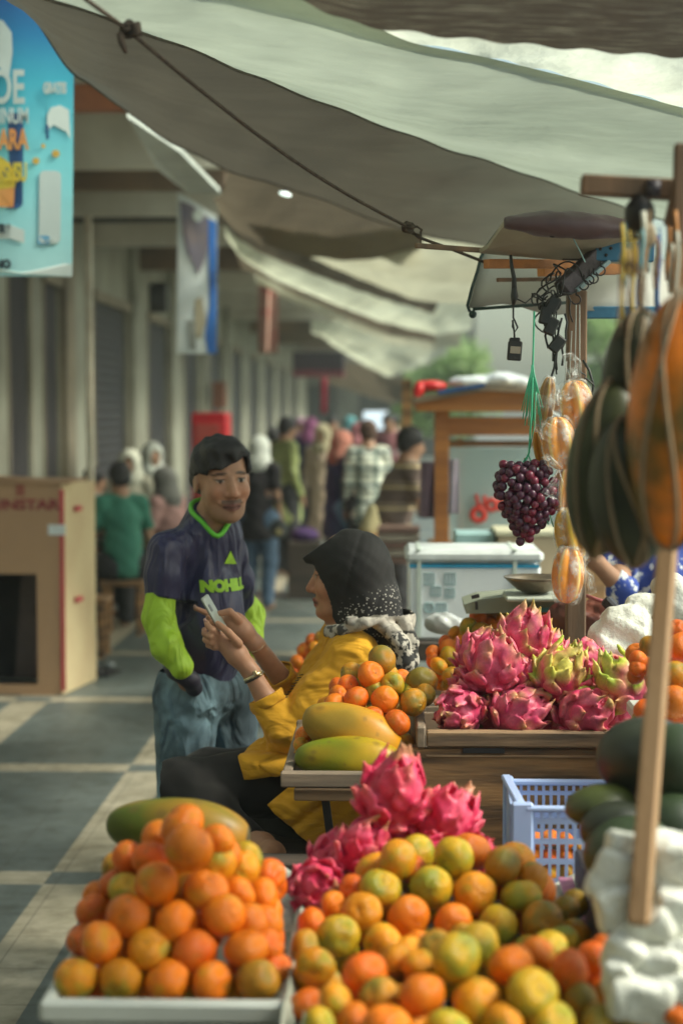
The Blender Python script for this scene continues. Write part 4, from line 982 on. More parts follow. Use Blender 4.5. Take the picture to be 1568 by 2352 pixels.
s = MB(); s.box(((x0+x1)/2+.15, 6.3, zb-.02), (1.1, .75, .035)); s.build("top", w_dark, k)
for dx in (-.35, .62): 
    for yy in (6.0, 6.6): s = MB(); s.box(((x0+x1)/2+dx, yy, (zb-.04)/2), (.05, .05, zb-.04)); s.build("leg", w_dark, k)
def box_thing(name, lab, cat, x0, y0, x1, y1, Y, dep, m, bev=.006):
    a = at(x0, y0, Y); b = at(x1, y1, Y); k = MB(); k.box(((a.x+b.x)/2, Y+dep/2, (a.z+b.z)/2), (b.x-a.x, dep, a.z-b.z), bev=bev); return tag(k.build(name, m), lab, cat)
k = thing("carton", "cream cardboard carton behind the white cooler under the grapes", "carton", at(1240, 1330, 7.2))
a = at(1145, 1232, 7.2); b = at(1310, 1345, 7.2); card2 = mat("cream_card", (.60, .48, .32), (.52, .41, .27), 3, .8)
s = MB(); s.box(((a.x+b.x)/2, 7.36, (a.z+b.z)/2-.14), (b.x-a.x, .32, a.z-b.z+.28), bev=.004); s.build("body", card2, k); s = MB(); s.box(((a.x+b.x)/2, 7.36, a.z+.012), (b.x-a.x+.03, .35, .024), bev=.004); s.build("lid", mat("pale_card", (.66, .64, .45)), k)
k = thing("stall_table", "table behind the cooler carrying the cream carton", "table", (.75, 7.5, 0)); zq = b.z-.28-.02
s = MB(); s.box((.55, 7.45, zq), (1.5, .6, .035)); s.build("top", w_dark, k)
for xx in (-.1, 1.2): s = MB(); s.box((xx, 7.4, zq/2-.01), (.06, .06, zq-.03)); s.build("leg", w_dark, k)
box_thing("plastic_tub", "pale turquoise plastic tub behind the cooler", "tub", 1045, 1225, 1135, 1268, 7.3, .25, mat("turquoise_tub", (.42, .66, .66), rough=.4))
# clear bag on cooler table left
s = SDF(at(975, 1480, 5.4)-Vector((.03, .1, .03)), at(1080, 1380, 5.4)+Vector((.03, .1, .03)), .006); s.ell(at(1015, 1432, 5.4), (.055, .04, .035), k=.01); s.ell(at(1045, 1440, 5.4), (.04, .04, .03), k=.01)
s.warp(lambda P: .006*fbm(P, 60)); tag(sdf_obj("plastic_bag", s, mat("milky_bag", (.45, .47, .47), (.6, .62, .62), 20, .3)), "pale crumpled plastic bag beside the woman's scarf", "bag")

# ---- brown shoulder bag and the foam wrap behind the dragon fruit
s = SDF(at(1270, 1480, 4.75)-Vector((.05, .14, .05)), at(1440, 1360, 4.75)+Vector((.05, .14, .08)), .005)
s.ell(at(1345, 1428, 4.75), (.10, .06, .055), k=.03); s.ell(at(1300, 1418, 4.75), (.045, .05, .045), k=.03); s.ell(at(1385, 1415, 4.75), (.035, .05, .05), k=.03); s.warp(lambda P: .007*fbm(P, 35) + .003*fbm(P, 90))
bag = tag(sdf_obj("handbag", s, mat("brown_leather", (.17, .05, .03), (.09, .025, .02), 12, .4, .4)), "reddish brown leather bag lying behind the stall post", "bag")
s = MB(); s.tube([at(1345, 1368, 4.72), at(1378, 1380, 4.68), at(1405, 1385, 4.68)], .005, 6); s.build("piping", mat("pink_piping", (.5, .14, .14)), bag)
s = MB(); s.bar(at(1388, 1376, 4.66), at(1420, 1410, 4.64), .03, .03, bev=.006); s.build("buckle", steel_dk, bag)
def foam(lab, blobs, res, Y, m=foam_m, wr=.006, sc=45, name="foam_wrap", cat="foam wrap", group=None, seed=0.0):
    P = [np.array(at(x, y, Y+dy)) for x, y, dy, *_ in blobs]; mx_ = max(max(b[3:6]) for b in blobs)+.02
    s = SDF(np.min(P, 0)-mx_, np.max(P, 0)+mx_, res)
    for p, b in zip(P, blobs):
        M = Matrix.Rotation(R(b[6] if len(b) > 6 else 0), 3, 'Y'); s.ell(p, b[3:6], M, k=.012)
    s.warp(lambda Q: wr*fbm(Q, sc, seed)+wr*.25*fbm(Q, sc*2.6, seed+4))
    return tag(sdf_obj(name, s, m, it=1), lab, cat, group)
foam("crumpled white foam wrap heaped between the post and the pole", [(1385, 1500, 0, .035, .04, .045, 0), (1400, 1455, .02, .06, .045, .04, -30), (1440, 1440, .02, .065, .05, .055, -20), (1440, 1500, 0, .06, .045, .05, 0), (1475, 1390, .05, .05, .04, .03, -15), (1395, 1420, .04, .03, .03, .02, -50), (1465, 1470, 0, .045, .045, .06, 0)], .005, 4.2, sc=26, wr=.009)
foam("white foam wrap glowing at the right edge behind the pole", [(1545, 1370, 0, .05, .05, .06), (1570, 1410, 0, .05, .05, .06), (1520, 1400, 0, .03, .03, .04), (1530, 1345, 0, .04, .04, .03)], .006, 4.4, sc=30, seed=2.0)
# foreground foam nets: separate pillowy tubes
fn = [((1438, 1950), .034, .028, .028, 10), ((1540, 1985), .055, .04, .052, 0), ((1403, 2015), .034, .03, .045, 25), ((1415, 2085), .036, .03, .040, -10), ((1480, 2125), .05, .035, .028, -25), ((1545, 2110), .034, .03, .055, 5), ((1435, 2190), .034, .03, .034, 20), ((1505, 2210), .045, .035, .030, 0), ((1470, 2285), .055, .04, .038, 4), ((1555, 2280), .04, .04, .035, 0), ((1420, 2240), .025, .03, .03, 0), ((1560, 2200), .035, .03, .03, 0)]
rdn = random.Random(77)
names_ = ["topmost on the left", "big one at the top right", "grey shaded one below the top left", "left one beside the black plank", "flat one across the foot of the pole", "tall one right of the pole foot", "small one at the left edge lower down", "folded one in the middle of the heap", "large square one near the bottom", "one cut by the bottom right corner", "shadowed one tucked at the lower left", "one at the right edge below the tall one"]
for i, ((x, y), a, b_, c, ro) in enumerate(fn):
    Y = 2.42-.0008*(y-1950)*.35; p = np.array(at(x, y, Y)); s = SDF(p-.085, p+.085, .0028)
    M = np.array(Matrix.Rotation(R(ro), 3, 'Y') @ Matrix.Rotation(R(rdn.uniform(-25, 25)), 3, 'Z') @ Matrix.Rotation(R(rdn.uniform(-20, 20)), 3, 'X'))
    r_ = min(a, b_, c)*.42; S_ = s; S_.rbox(p, (a*.84-r_, b_*.85-r_, c*.84-r_), r_, M, .006)
    e = p + M @ np.array([a*.25, -b_*.35, c*.3]); S_.rbox(e, (a*.55-r_*.5, b_*.5-r_*.5, c*.5-r_*.5), r_*.5, M, .008); e = p + M @ np.array([-a*.5, -b_*.1, -c*.5]); S_.cone(e, e+M @ np.array([a*.9, -b_*.3, 0]), r_*.8, r_*.6, .006)
    s.warp(lambda Q: .0026*fbm(Q, 48, i*1.7)+.0008*fbm(Q, 160, i))
    tag(sdf_obj("foam_net", s, foam_m), "crumpled white foam fruit net, "+names_[i], "foam net", "white foam fruit nets in the lower right")

# ---- wooden food cart
ca = thing("food_cart", "orange brown wooden food cart with a pitched roof and glass sides behind the grapes", "cart", at(1110, 1400, 9.0)); CY = 9.0
def cbx(name, x0, y0, x1, y1, Y, dep, m, bev=.004):
    a = at(x0, y0, Y); b = at(x1, y1, Y); s = MB(); s.box(((a.x+b.x)/2, Y+dep/2, (a.z+b.z)/2), (b.x-a.x, dep, a.z-b.z), bev=bev); return s.build(name, m, ca)
s = MB(); s.poly([at(955, 925, CY-.1), at(985, 912, CY-.1), at(1120, 896, CY-.1), at(1235, 902, CY-.1), at(1330, 910, CY-.1), at(1330, 945, CY-.1), at(990, 945, CY-.1), at(960, 945, CY-.1)], 1.1, (0, -1, 0)); s.build("roof", w_orange, ca)
s = MB(); s.poly([at(950, 912, CY-.16), at(1120, 886, CY-.16), at(1340, 898, CY-.16), at(1340, 908, CY-.16), at(1120, 897, CY-.16), at(952, 926, CY-.16)], 1.25, (0, -1, 0)); s.build("roof_edge", mat("dusty_roof_sheet", (.36, .27, .17), (.25, .19, .13)), ca)
cbx("post", 998, 945, 1030, 1264, CY, .08, w_orange); cbx("post", 1360, 945, 1385, 1264, CY, .08, w_orange); cbx("post", 1050, 1008, 1062, 1264, CY+.8, .06, w_orange)
cbx("rail", 1031, 958, 1359, 1000, CY+.005, .04, w_orange); cbx("rail", 1031, 1012, 1359, 1026, CY+.3, .03, w_brown); cbx("rail", 1031, 1245, 1359, 1262, CY+.005, .04, w_orange)
cbx("cabinet", 990, 1266, 1390, 1560, CY-.02, .9, w_brown)
gl_m, t_, bb = nm("dusty_glass"); bb.inputs['Base Color'].default_value = (.55, .70, .68, 1); bb.inputs['Roughness'].default_value = .15; tp = t_.nodes.new("ShaderNodeBsdfTransparent"); mx = t_.nodes.new("ShaderNodeMixShader"); mx.inputs[0].default_value = .5
t_.links.new(tp.outputs[0], mx.inputs[1]); t_.links.new(bb.outputs[0], mx.inputs[2]); t_.links.new(mx.outputs[0], t_.nodes['Material Output'].inputs[0])
cbx("glass_pane", 1031, 1027, 1359, 1244, CY+.02, .008, gl_m, 0)
cbx("back_panel", 1064, 1030, 1359, 1240, CY+.86, .02, mat("grey_back_panel", (.36, .44, .42), (.24, .30, .29), 2), 0)
redp = mat("red_lettering", (.75, .05, .03), rough=.5)
s = MB()
def ring(x, y, rpx, thick=5):
    q = at(x, y, CY-.01); r = px(rpx, CY); s.tube([(q.x+r*math.cos(a), q.y, q.z+r*math.sin(a)) for a in np.linspace(0, 6.3, 22)], px(thick, CY), 8, cap=False)
ring(1098, 1182, 14, 7); ring(1128, 1160, 11, 6); s.tube([at(1092, 1135, CY-.01), at(1098, 1160, CY-.01), at(1112, 1160, CY-.01), at(1112, 1138, CY-.01)], px(5, CY), 6); ring(1148, 1160, 9, 5)
s.build("lettering", redp, ca)
# shirt-like lilac cloth and things on the cart roof
hang_cloth("hanging_cloth", "lilac cloth hanging beside the cart post", "cloth", 1030, 1055, 1053, 1180, 8.9, mat("lilac_cloth", (.44, .38, .46)), .01)
hang_cloth("hanging_cloth", "purple shirt hanging left of the cart post", "cloth", 965, 1060, 998, 1190, 9.3, mat("purple_cloth", (.22, .15, .22)), .02)
a = at(948, 872, 9.3)
s = SDF(at(940, 925, 9.2)-Vector((.03, .2, .03)), at(1035, 865, 9.2)+Vector((.03, .2, .03)), .012); s.ell(at(990, 886, 9.2), (.085, .1, .03), k=.02); s.ell(at(962, 895, 9.15), (.03, .06, .045), k=.02); s.ell(at(955, 912, 9.12), (.015, .03, .05), k=.02)
tag(sdf_obj("red_bag", s, mat("red_plastic", (.62, .02, .02), rough=.35)), "bright red plastic bag on the left end of the cart roof", "bag")
s = SDF(at(1030, 905, 9.2)-Vector((.03, .2, .03)), at(1240, 855, 9.2)+Vector((.03, .2, .03)), .014); s.ell(at(1080, 878, 9.3), (.12, .12, .035), k=.02); s.ell(at(1150, 874, 9.3), (.12, .12, .045), k=.02); s.ell(at(1195, 882, 9.3), (.06, .1, .04), k=.02); s.warp(lambda P: .008*fbm(P, 25))
tag(sdf_obj("white_sack", s, mat("white_sack_cloth", (.7, .76, .76))), "white sacks heaped on the cart roof", "sack")
k = MB(); k.bar(at(1005, 902, 8.8), at(1112, 884, 8.8), .08, .02, bev=.003); tag(k.build("blue_board", mat("blue_board_paint", (.03, .14, .40))), "thin blue board lying on the cart roof in front of the sacks", "board")
# dark post left of the cart
k = MB(); k.bar((at(932, 1000, 12).x, 12, 0), (at(934, 860, 12).x, 12, 1.93), .07, .07); tag(k.build("stall_post", w_brown), "bare brown post standing left of the cart", "post")

# ---- cardboard box, left
cbx_ = thing("cardboard_box", "tall cardboard box with red printed edges and a dark opening", "box", at(60, 1612, 10.2))
card = mat("cardboard", (.40, .25, .14), (.34, .21, .12), 2, .85, .1, 40); card_s = mat("sunlit_cardboard", (.56, .46, .27), (.50, .38, .22), 3, .85, .1, 40)  # sunlight on the side panel is put into its lighter colour
Yb = 10.15; pL = at(-140, 1612, Yb); pR = at(143, 1612, Yb); top = at(100, 1112, Yb).z; oT = at(40, 1318, Yb).z; oB = at(40, 1572, Yb).z; oR = at(86, 1400, Yb).x; oL = pL.x+.25
s = MB(); th = .012
s.box(((pL.x+pR.x)/2, Yb, (oT+top)/2), (pR.x-pL.x, th, top-oT)); s.box(((oR+pR.x)/2, Yb, (oT+oB)/2), (pR.x-oR, th, oT-oB)); s.box(((pL.x+oL)/2, Yb, (oT+oB)/2), (oL-pL.x, th, oT-oB)); s.box(((pL.x+pR.x)/2, Yb, oB/2+.002), (pR.x-pL.x, th, oB-.004)); s.build("front_panel", card, cbx_)
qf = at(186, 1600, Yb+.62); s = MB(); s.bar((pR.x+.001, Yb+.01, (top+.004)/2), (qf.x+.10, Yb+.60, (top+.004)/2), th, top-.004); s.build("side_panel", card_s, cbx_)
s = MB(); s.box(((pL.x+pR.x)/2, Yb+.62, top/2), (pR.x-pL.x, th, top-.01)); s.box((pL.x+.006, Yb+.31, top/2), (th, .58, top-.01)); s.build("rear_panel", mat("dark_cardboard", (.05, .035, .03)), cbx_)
s = MB(); s.box(((pL.x+pR.x)/2+.03, Yb+.31, top+.008), (pR.x-pL.x+.05, .66, .012)); s.box((pL.x+.5, Yb+.2, top+.022), (.5, .3, .012), Matrix.Rotation(R(3), 3, 'Y')); s.build("flap", card, cbx_)
s = MB(); s.poly([(pR.x-.35, Yb+.3, oB), (pR.x-.22, Yb+.3, oB), (pR.x-.18, Yb+.3, oT), (pR.x-.30, Yb+.3, oT)], .01); s.build("inner_strip", mat("inner_board", (.12, .08, .07)), cbx_)
red_print = mat("red_print", (.50, .07, .08), (.42, .06, .06), 6, .8)
s = MB(); sv = Vector((qf.x+.10-pR.x, .59, 0)).normalized(); c_ = Vector((pR.x+.012, Yb-.008, top/2)) ; s.box(c_, (.028, .004, top-.06)); s.build("red_edge_tape", red_print, cbx_)
for z_, h_ in ((top-.16, .03), (top-.72, .03)):
    s = MB(); m_c = Vector((pR.x+.05, Yb+.20, z_)); s.bar(m_c, m_c+sv*.12, .014, h_); s.build("side_print", red_print, cbx_)
s = MB(); q = at(112, 1212, Yb); q2 = at(152, 1224, Yb); s.box(((q.x+q2.x)/2, Yb-.010, q.z-.012), (q2.x-q.x, .004, .062)); s.build("label_sticker", mat("white_label", (.62, .68, .68)), cbx_)
text_part("lettering", "SUNSTAR", .085, mat("dull_red_print", (.26, .035, .04)), cbx_, (at(50, 1160, Yb).x, Yb-.008, at(50, 1160, Yb).z), (90, 0, 0), .001, 1.25, 'CENTER', .003)
s = MB(); q = at(48, 1125, Yb); s.box((q.x, Yb-.008, q.z), (.05, .003, .07)); s.build("printed_mark", mat("faint_red_print", (.30, .09, .06)), cbx_)
# red cabinet
k = thing("red_cabinet", "tall bright red cabinet standing by the shop wall behind the man", "cabinet", at(480, 1400, 15.5)); a = at(440, 948, 15.5); b = at(519, 948, 15.5)
redc = mat("red_enamel", (.55, .012, .025), (.48, .01, .02), 2, .4)
s = MB(); s.box(((a.x+b.x)/2, 15.75, a.z/2), (b.x-a.x, .5, a.z), bev=.01); s.build("body", redc, k)
s = MB(); s.box(((a.x+b.x)/2-.01, 15.49, a.z/2+.05), (b.x-a.x-.1, .02, a.z-.3), bev=.004); dr_ = s.build("door", mat("faded_red_front", (.42, .05, .045), (.38, .08, .06), 2, .4), k)
s = MB(); s.bar((b.x-.07, 15.46, 1.0), (b.x-.07, 15.46, 1.3), .015, .015); s.build("handle", steel_dk, dr_)
# sandals
sd = mat("dark_sandal", (.03, .028, .03), rough=.6)
for x, y, lab in ((222, 1560, "dark sandal on the paving right of the cardboard box"), (240, 1553, "dark sandal with a pale strap lying behind the other sandal")):
    p = at(x, y, 6741.0/(y-941)); p.z = 0; s = SDF(p-Vector((.16, .16, .02)), p+Vector((.16, .16, .12)), .008)
    s.ell(p+Vector((0, 0, .018)), (.12, .045, .014), k=.01); s.cone(p+Vector((.02, -.04, .02)), p+Vector((.03, 0, .065)), .012, .012, .01); s.cone(p+Vector((.02, .04, .02)), p+Vector((.03, 0, .065)), .012, .012, .01)
    o = sdf_obj("sandal", s, sd); tag(o, lab, "sandal", "sandals left on the paving")
    c = MB(); c.ell(p+Vector((.04, -.02, .06)), (.035, .03, .02), n=12, m=8); c.build("strap", mat("pale_strap_b", (.3, .33, .33)), o) if y == 1553 else None
# low table and stools for the seated group
for (x, Y, lab) in ((285, 13.0, "low brown wooden stool under the man in the green shirt"), (375, 13.8, "low wooden stool behind the man in the green shirt"), (195, 11.8, "small stool by the cardboard box")):
    p = at(x, 1200, Y); k = thing("stool", lab, "stool", (p.x, p.y, 0), "low stools by the shop wall")
    s = MB(); s.box((p.x, p.y, .40), (.34, .30, .035), bev=.005); s.build("seat", w_brown, k)
    for dx in (-.13, .13):
        for dy in (-.11, .11): s = MB(); s.box((p.x+dx, p.y+dy, .19), (.04, .04, .38)); s.build("leg", w_brown, k)
k = thing("food_table", "low dark table the seated group gathers around", "table", (at(235, 1300, 14.2).x-.2, 14.2, 0)); p = k.location
s = MB(); s.box((p.x, 14.2, .68), (1.2, .6, .04)); s.build("top", w_dark, k)
for dx in (-.5, .5): s = MB(); s.box((p.x+dx, 14.2, .33), (.05, .4, .655)); s.build("leg", w_dark, k)
for (dx, c, n_) in ((-.3, (.6, .6, .55), "white glass jar on the low table"), (.25, (.5, .35, .15), "amber bottle on the low table")):
    s = MB(); s.lathe((p.x+dx, 14.05, .70), [(0, 0), (.04, 0), (.042, .10), (.02, .14), (.018, .18), (0, .18)], 14); tag(s.build("jar", mat("jar_"+n_[:5], c, rough=.2)), n_, "jar")
# ================================================================ FRUIT
def citrus_mat(name, a, b, patch, pf=(.55, .7), blem=.5):
    m, t, bs = nm(name)
    tc = t.nodes.new("ShaderNodeTexCoord"); oi = t.nodes.new("ShaderNodeObjectInfo")
    ad = t.nodes.new("ShaderNodeVectorMath"); ad.operation = 'ADD'; cmb = t.nodes.new("ShaderNodeMath"); cmb.operation = 'MULTIPLY'; cmb.inputs[1].default_value = 37.0
    t.links.new(oi.outputs['Random'], cmb.inputs[0]); t.links.new(tc.outputs['Object'], ad.inputs[0]); t.links.new(cmb.outputs[0], ad.inputs[1])
    def nz(s, d=3):
        n = node(t, "ShaderNodeTexNoise", Scale=s, Detail=d); t.links.new(ad.outputs[0], n.inputs['Vector']); return n.outputs[0]
    c = ramp(t, nz(1.1), [(.35, a), (.65, b)])
    pm = ramp(t, nz(.75, 2), [(pf[0], (0, 0, 0)), (pf[1], (1, 1, 1))]); c = mixc(t, pm, c, patch)
    bm = ramp(t, nz(2.2, 5), [(.62, (0, 0, 0)), (.76, (blem,)*3)]); c = mixc(t, bm, c, (.20, .13, .06))
    hv = t.nodes.new("ShaderNodeHueSaturation"); t.links.new(c, hv.inputs['Color'])
    mr = t.nodes.new("ShaderNodeMapRange"); mr.inputs[3].default_value = .78; mr.inputs[4].default_value = 1.12; t.links.new(oi.outputs['Random'], mr.inputs[0]); t.links.new(mr.outputs[0], hv.inputs['Value'])
    t.links.new(hv.outputs[0], bs.inputs['Base Color']); t.links.new(ramp(t, nz(3), [(.3, (.24,)*3), (.7, (.40,)*3)]), bs.inputs['Roughness'])
    bs.inputs['Specular IOR Level'].default_value = .4
    v = node(t, "ShaderNodeTexNoise", Scale=26.0, Detail=2.0); t.links.new(ad.outputs[0], v.inputs['Vector']); bump(t, bs, v.outputs[0], .3, .04)
    return m
CM = {
 'O': citrus_mat("orange_rind", (.84, .225, .005), (.78, .175, .004), (.66, .29, .010), (.6, .75)),
 'D': citrus_mat("deep_orange_rind", (.78, .125, .004), (.72, .16, .004), (.50, .20, .02), (.6, .75)),
 'Y': citrus_mat("yellow_orange_rind", (.82, .32, .007), (.76, .27, .006), (.44, .34, .02), (.52, .68)),
 'G': citrus_mat("green_yellow_rind", (.58, .375, .014), (.64, .35, .012), (.27, .28, .018), (.45, .62)),
 'B': citrus_mat("brown_green_rind", (.60, .25, .010), (.46, .22, .014), (.27, .21, .025), (.45, .62), .7)}
CW = {'O': "orange", 'D': "deep red orange", 'Y': "yellow orange", 'G': "green yellow", 'B': "brownish green"}
stem_m = mat("stem_scar", (.10, .08, .03), (.16, .13, .05), 30, .9)
def citrus_mesh(kind, var):
    n, m = 30, 18; vs = []; rd = random.Random(var); ob = rd.uniform(.80, .92)
    for i in range(m+1):
        th = math.pi*i/m
        for k in range(n):
            ph = 2*math.pi*k/n; r = 1 + .012*math.sin(5*ph+var)*math.sin(th)**2 + .055*noise.noise((math.cos(ph)*1.1+var*3, math.sin(ph)*1.1, math.cos(th)*1.1))
            z = -math.cos(th)*ob
            dimp = .13*math.exp(-((math.pi-th)/.30)**2) + .05*math.exp(-(th/.25)**2)*-1
            z -= dimp; neck = 1 - .05*math.exp(-((math.pi-th)/.6)**2) if var % 2 else 1
            vs.append((r*math.sin(th)*math.cos(ph)*neck, r*math.sin(th)*math.sin(ph)*neck, z*r))
    fs = [(i*n+k, i*n+(k+1) % n, (i+1)*n+(k+1) % n, (i+1)*n+k) for i in range(m) for k in range(n)]
    s = MB(); s.add(vs, fs, 0, True)
    s.lathe((0, 0, ob-.135), [(0, .02), (.05, .02), (.075, .005), (.085, -.03)], 7, mi=1)
    o = s.build("orange", [CM[kind], stem_m], origin=(0, 0, 0)); me = o.data; bpy.data.objects.remove(o); return me
CMESH = {k: [citrus_mesh(k, v) for v in (1, 2, 3, 4, 5)] for k in CM}
rdF = random.Random(21)
ORD = ["leftmost", "second from left", "third from left", "fourth from left", "fifth from left", "sixth from left", "seventh from left", "eighth from left", "ninth from left"]
def orange(p, r, kind, label, group, tilt=None):
    o = bpy.data.objects.new("orange", rdF.choice(CMESH[kind])); COL.objects.link(o); o.location = p
    o.scale = (r, r, r)
    o.rotation_euler = tilt if tilt else (rdF.uniform(-1.9, 1.9), rdF.uniform(-1.2, 1.2), rdF.uniform(0, 6.28))
    tag(o, label, "orange", group); return o
def pile(rows, pname, group, filler=None, zmin=0, fill_n=2, xr=None, yr=None):
    P = []
    for (rname, Y, items) in rows:
        items = sorted(items, key=lambda q: q[0])
        for i, it in enumerate(items):
            x, y, d, kd = it[:4]; YY = Y + (it[4] if len(it) > 4 else 0); p = at(x, y, YY); r = px(d, YY)/2
            orange(p, r, kd, f"{CW[kd]} fruit {ORD[min(i, 8)]}, {rname}, {pname}", group); P.append((p, r))
    if filler:
        ks = list(filler[1]); base = list(P)
        for (p, r) in base:
            for (dx, dy, dz) in [(0, 1.35, -1.15), (1.0, 1.5, -.9), (-1.0, 1.5, -.9), (0, 1.0, -1.9), (0.9, 2.6, -.4), (-.9, 2.8, -1.0), (1.6, 1.2, -1.7)][:fill_n]:
                q = p + Vector((dx, dy, dz))*r
                if q.z < zmin+r*.8 or (xr and not xr[0]+r < q.x < xr[1]-r) or (yr and not yr[0]+r < q.y < yr[1]-r): continue
                if all((q-a).length > (r+b)*.80 for a, b in P):
                    P.append((q, r)); orange(q, r, rdF.choice(ks), filler[0], group)
    return P
CYF = 2.56
left_rows = [
 ("bottom row", CYF, [(175, 2248, 104, 'Y'), (277, 2251, 104, 'Y'), (385, 2254, 108, 'O'), (488, 2257, 106, 'O'), (592, 2253, 106, 'B')]),
 ("second row", CYF+.03, [(233, 2166, 106, 'O'), (342, 2181, 104, 'Y'), (448, 2190, 112, 'D'), (565, 2180, 108, 'O')]),
 ("third row", CYF+.06, [(294, 2105, 106, 'O'), (405, 2121, 108, 'O'), (515, 2102, 104, 'O')]),
 ("fourth row", CYF+.09, [(360, 2031, 108, 'O'), (474, 2046, 108, 'O')]),
 ("top", CYF+.06, [(434, 1948, 116, 'O'), (420, 1895, 108, 'O', .09)]),
 ("left flank", CYF+.13, [(197, 2160, 92, 'D', .02), (214, 2092, 84, 'D', .06), (262, 2030, 80, 'D', .09), (290, 2043, 86, 'G', .02), (296, 1972, 86, 'D', .08), (268, 1990, 76, 'B', .14), (366, 1925, 84, 'O', .08), (345, 1975, 88, 'D', .03), (222, 2060, 74, 'O', .13)]),
 ("right flank", CYF+.12, [(500, 1985, 92, 'Y', .0), (522, 1965, 84, 'O', .05), (556, 1995, 84, 'Y', .06), (545, 2052, 88, 'O', .02), (566, 1972, 82, 'G', .12), (600, 2060, 92, 'O', .08), (608, 2120, 88, 'O', .02), (620, 2010, 80, 'D', .18)]),
 ("right edge", CYF+.06, [(618, 2172, 80, 'D'), (632, 2230, 84, 'D', -.01), (575, 2118, 92, 'O', .03), (560, 2230, 90, 'D', .05), (500, 1930, 80, 'O', .06)]),
]
pile(left_rows, "front left pyramid", "oranges stacked in the front left crate", ("orange wedged behind the outer layer of the front left pyramid, mostly hidden", "ODODY"), .64, 4, (xa, xb), (CY0, CY0+.62))
mid_rows = [
 ("back row", 2.90, [(912, 1977, 100, 'Y'), (1042, 1970, 100, 'G'), (1153, 1988, 96, 'B')]),
 ("second row", 2.86, [(810, 2042, 70, 'D', .03), (873, 2042, 100, 'G'), (990, 2038, 100, 'G'), (1090, 2052, 102, 'Y'), (1197, 2062, 98, 'G'), (1222, 2018, 78, 'Y', .05), (947, 1998, 70, 'D', .06)]),
 ("third row", 2.80, [(765, 2078, 66, 'O', .06), (831, 2097, 98, 'Y'), (938, 2106, 102, 'O'), (1041, 2119, 92, 'O'), (1143, 2127, 100, 'G'), (1246, 2116, 98, 'B'), (1298, 2088, 70, 'B', .06)]),
 ("fourth row", 2.72, [(715, 2122, 76, 'D', .06), (776, 2152, 106, 'G'), (879, 2168, 98, 'Y'), (962, 2180, 88, 'O'), (1062, 2150, 66, 'B', .05), (1120, 2190, 70, 'G', .02), (1292, 2165, 82, 'G'), (1210, 2180, 70, 'G', .03)]),
 ("left edge column", 2.6, [(700, 2175, 84, 'B', .1), (708, 2240, 80, 'Y', 0), (722, 2222, 98, 'Y', -.02), (705, 2310, 90, 'D', -.08), (690, 2285, 70, 'D', .02)]),
 ("crest of nearest mound", 2.40, [(838, 2240, 110, 'D', .02), (905, 2205, 80, 'Y', .09), (1048, 2200, 122, 'G', -.02), (1172, 2218, 110, 'O', .0), (1232, 2195, 88, 'O', .08), (1308, 2232, 106, 'D', .02), (1362, 2205, 86, 'D', .08), (1000, 2178, 90, 'B', .10), (960, 2215, 80, 'Y', .06)]),
 ("second row of nearest mound", 2.34, [(772, 2302, 92, 'Y', .04), (872, 2290, 96, 'B', .03), (968, 2288, 114, 'O', 0), (1095, 2304, 118, 'Y', 0), (1222, 2282, 124, 'G', -.02), (1334, 2305, 100, 'B', .05), (1400, 2288, 84, 'B', .08), (818, 2278, 80, 'D', .08)]),
 ("lowest row", 2.28, [(735, 2356, 96, 'G', .04), (888, 2362, 118, 'O', 0), (1028, 2368, 118, 'G', 0), (1155, 2358, 112, 'Y', .02), (1268, 2350, 108, 'G', .02), (1375, 2352, 96, 'B', .05), (810, 2345, 90, 'O', .05), (1445, 2362, 80, 'G', .05), (955, 2358, 90, 'Y', .05)]),
]
pile(mid_rows, "mixed foreground pile", "mixed oranges in the foreground pile", ("orange lying beneath the outer layer of the mixed foreground pile, mostly hidden", "OYGBD"), .64, 5, (MX0-.02, MX1+.04), (2.2, 3.05))
orange(at(1552, 2326, 2.3), px(34, 2.3), 'D', "single deep orange fruit at the bottom right corner below the foam nets", None)
tray_rows = [
 ("top", 4.12, [(876, 1518, 74, 'B'), (807, 1547, 54, 'B', .02), (851, 1550, 64, 'O', -.05), (918, 1556, 48, 'O', .06)]),
 ("second row", 4.06, [(774, 1578, 46, 'D', .06), (800, 1574, 50, 'D', .02), (900, 1572, 58, 'G', 0), (934, 1590, 50, 'G', .03), (967, 1568, 76, 'B', .04), (833, 1582, 56, 'G', .05), (893, 1552, 50, 'Y', .06)]),
 ("third row", 4.00, [(776, 1598, 50, 'O', .05), (817, 1606, 64, 'D'), (883, 1607, 65, 'O'), (949, 1613, 65, 'B'), (975, 1597, 54, 'B', .05), (862, 1590, 54, 'G', .06)]),
 ("bottom row", 3.95, [(854, 1650, 58, 'D', .02), (912, 1660, 64, 'D', -.02), (770, 1620, 56, 'O', .05), (696, 1690, 44, 'O', .05), (692, 1712, 40, 'Y', .02), (712, 1668, 34, 'Y', .12), (930, 1712, 56, 'B', .03), (745, 1620, 40, 'Y', .12)]),
]
pile(tray_rows, "tray pile by the woman", "oranges in the wooden tray", ("orange deep inside the tray pile by the woman, mostly hidden", "OBDB"), zf0, 5, (xl, xr), (TY0, TY1+.02))
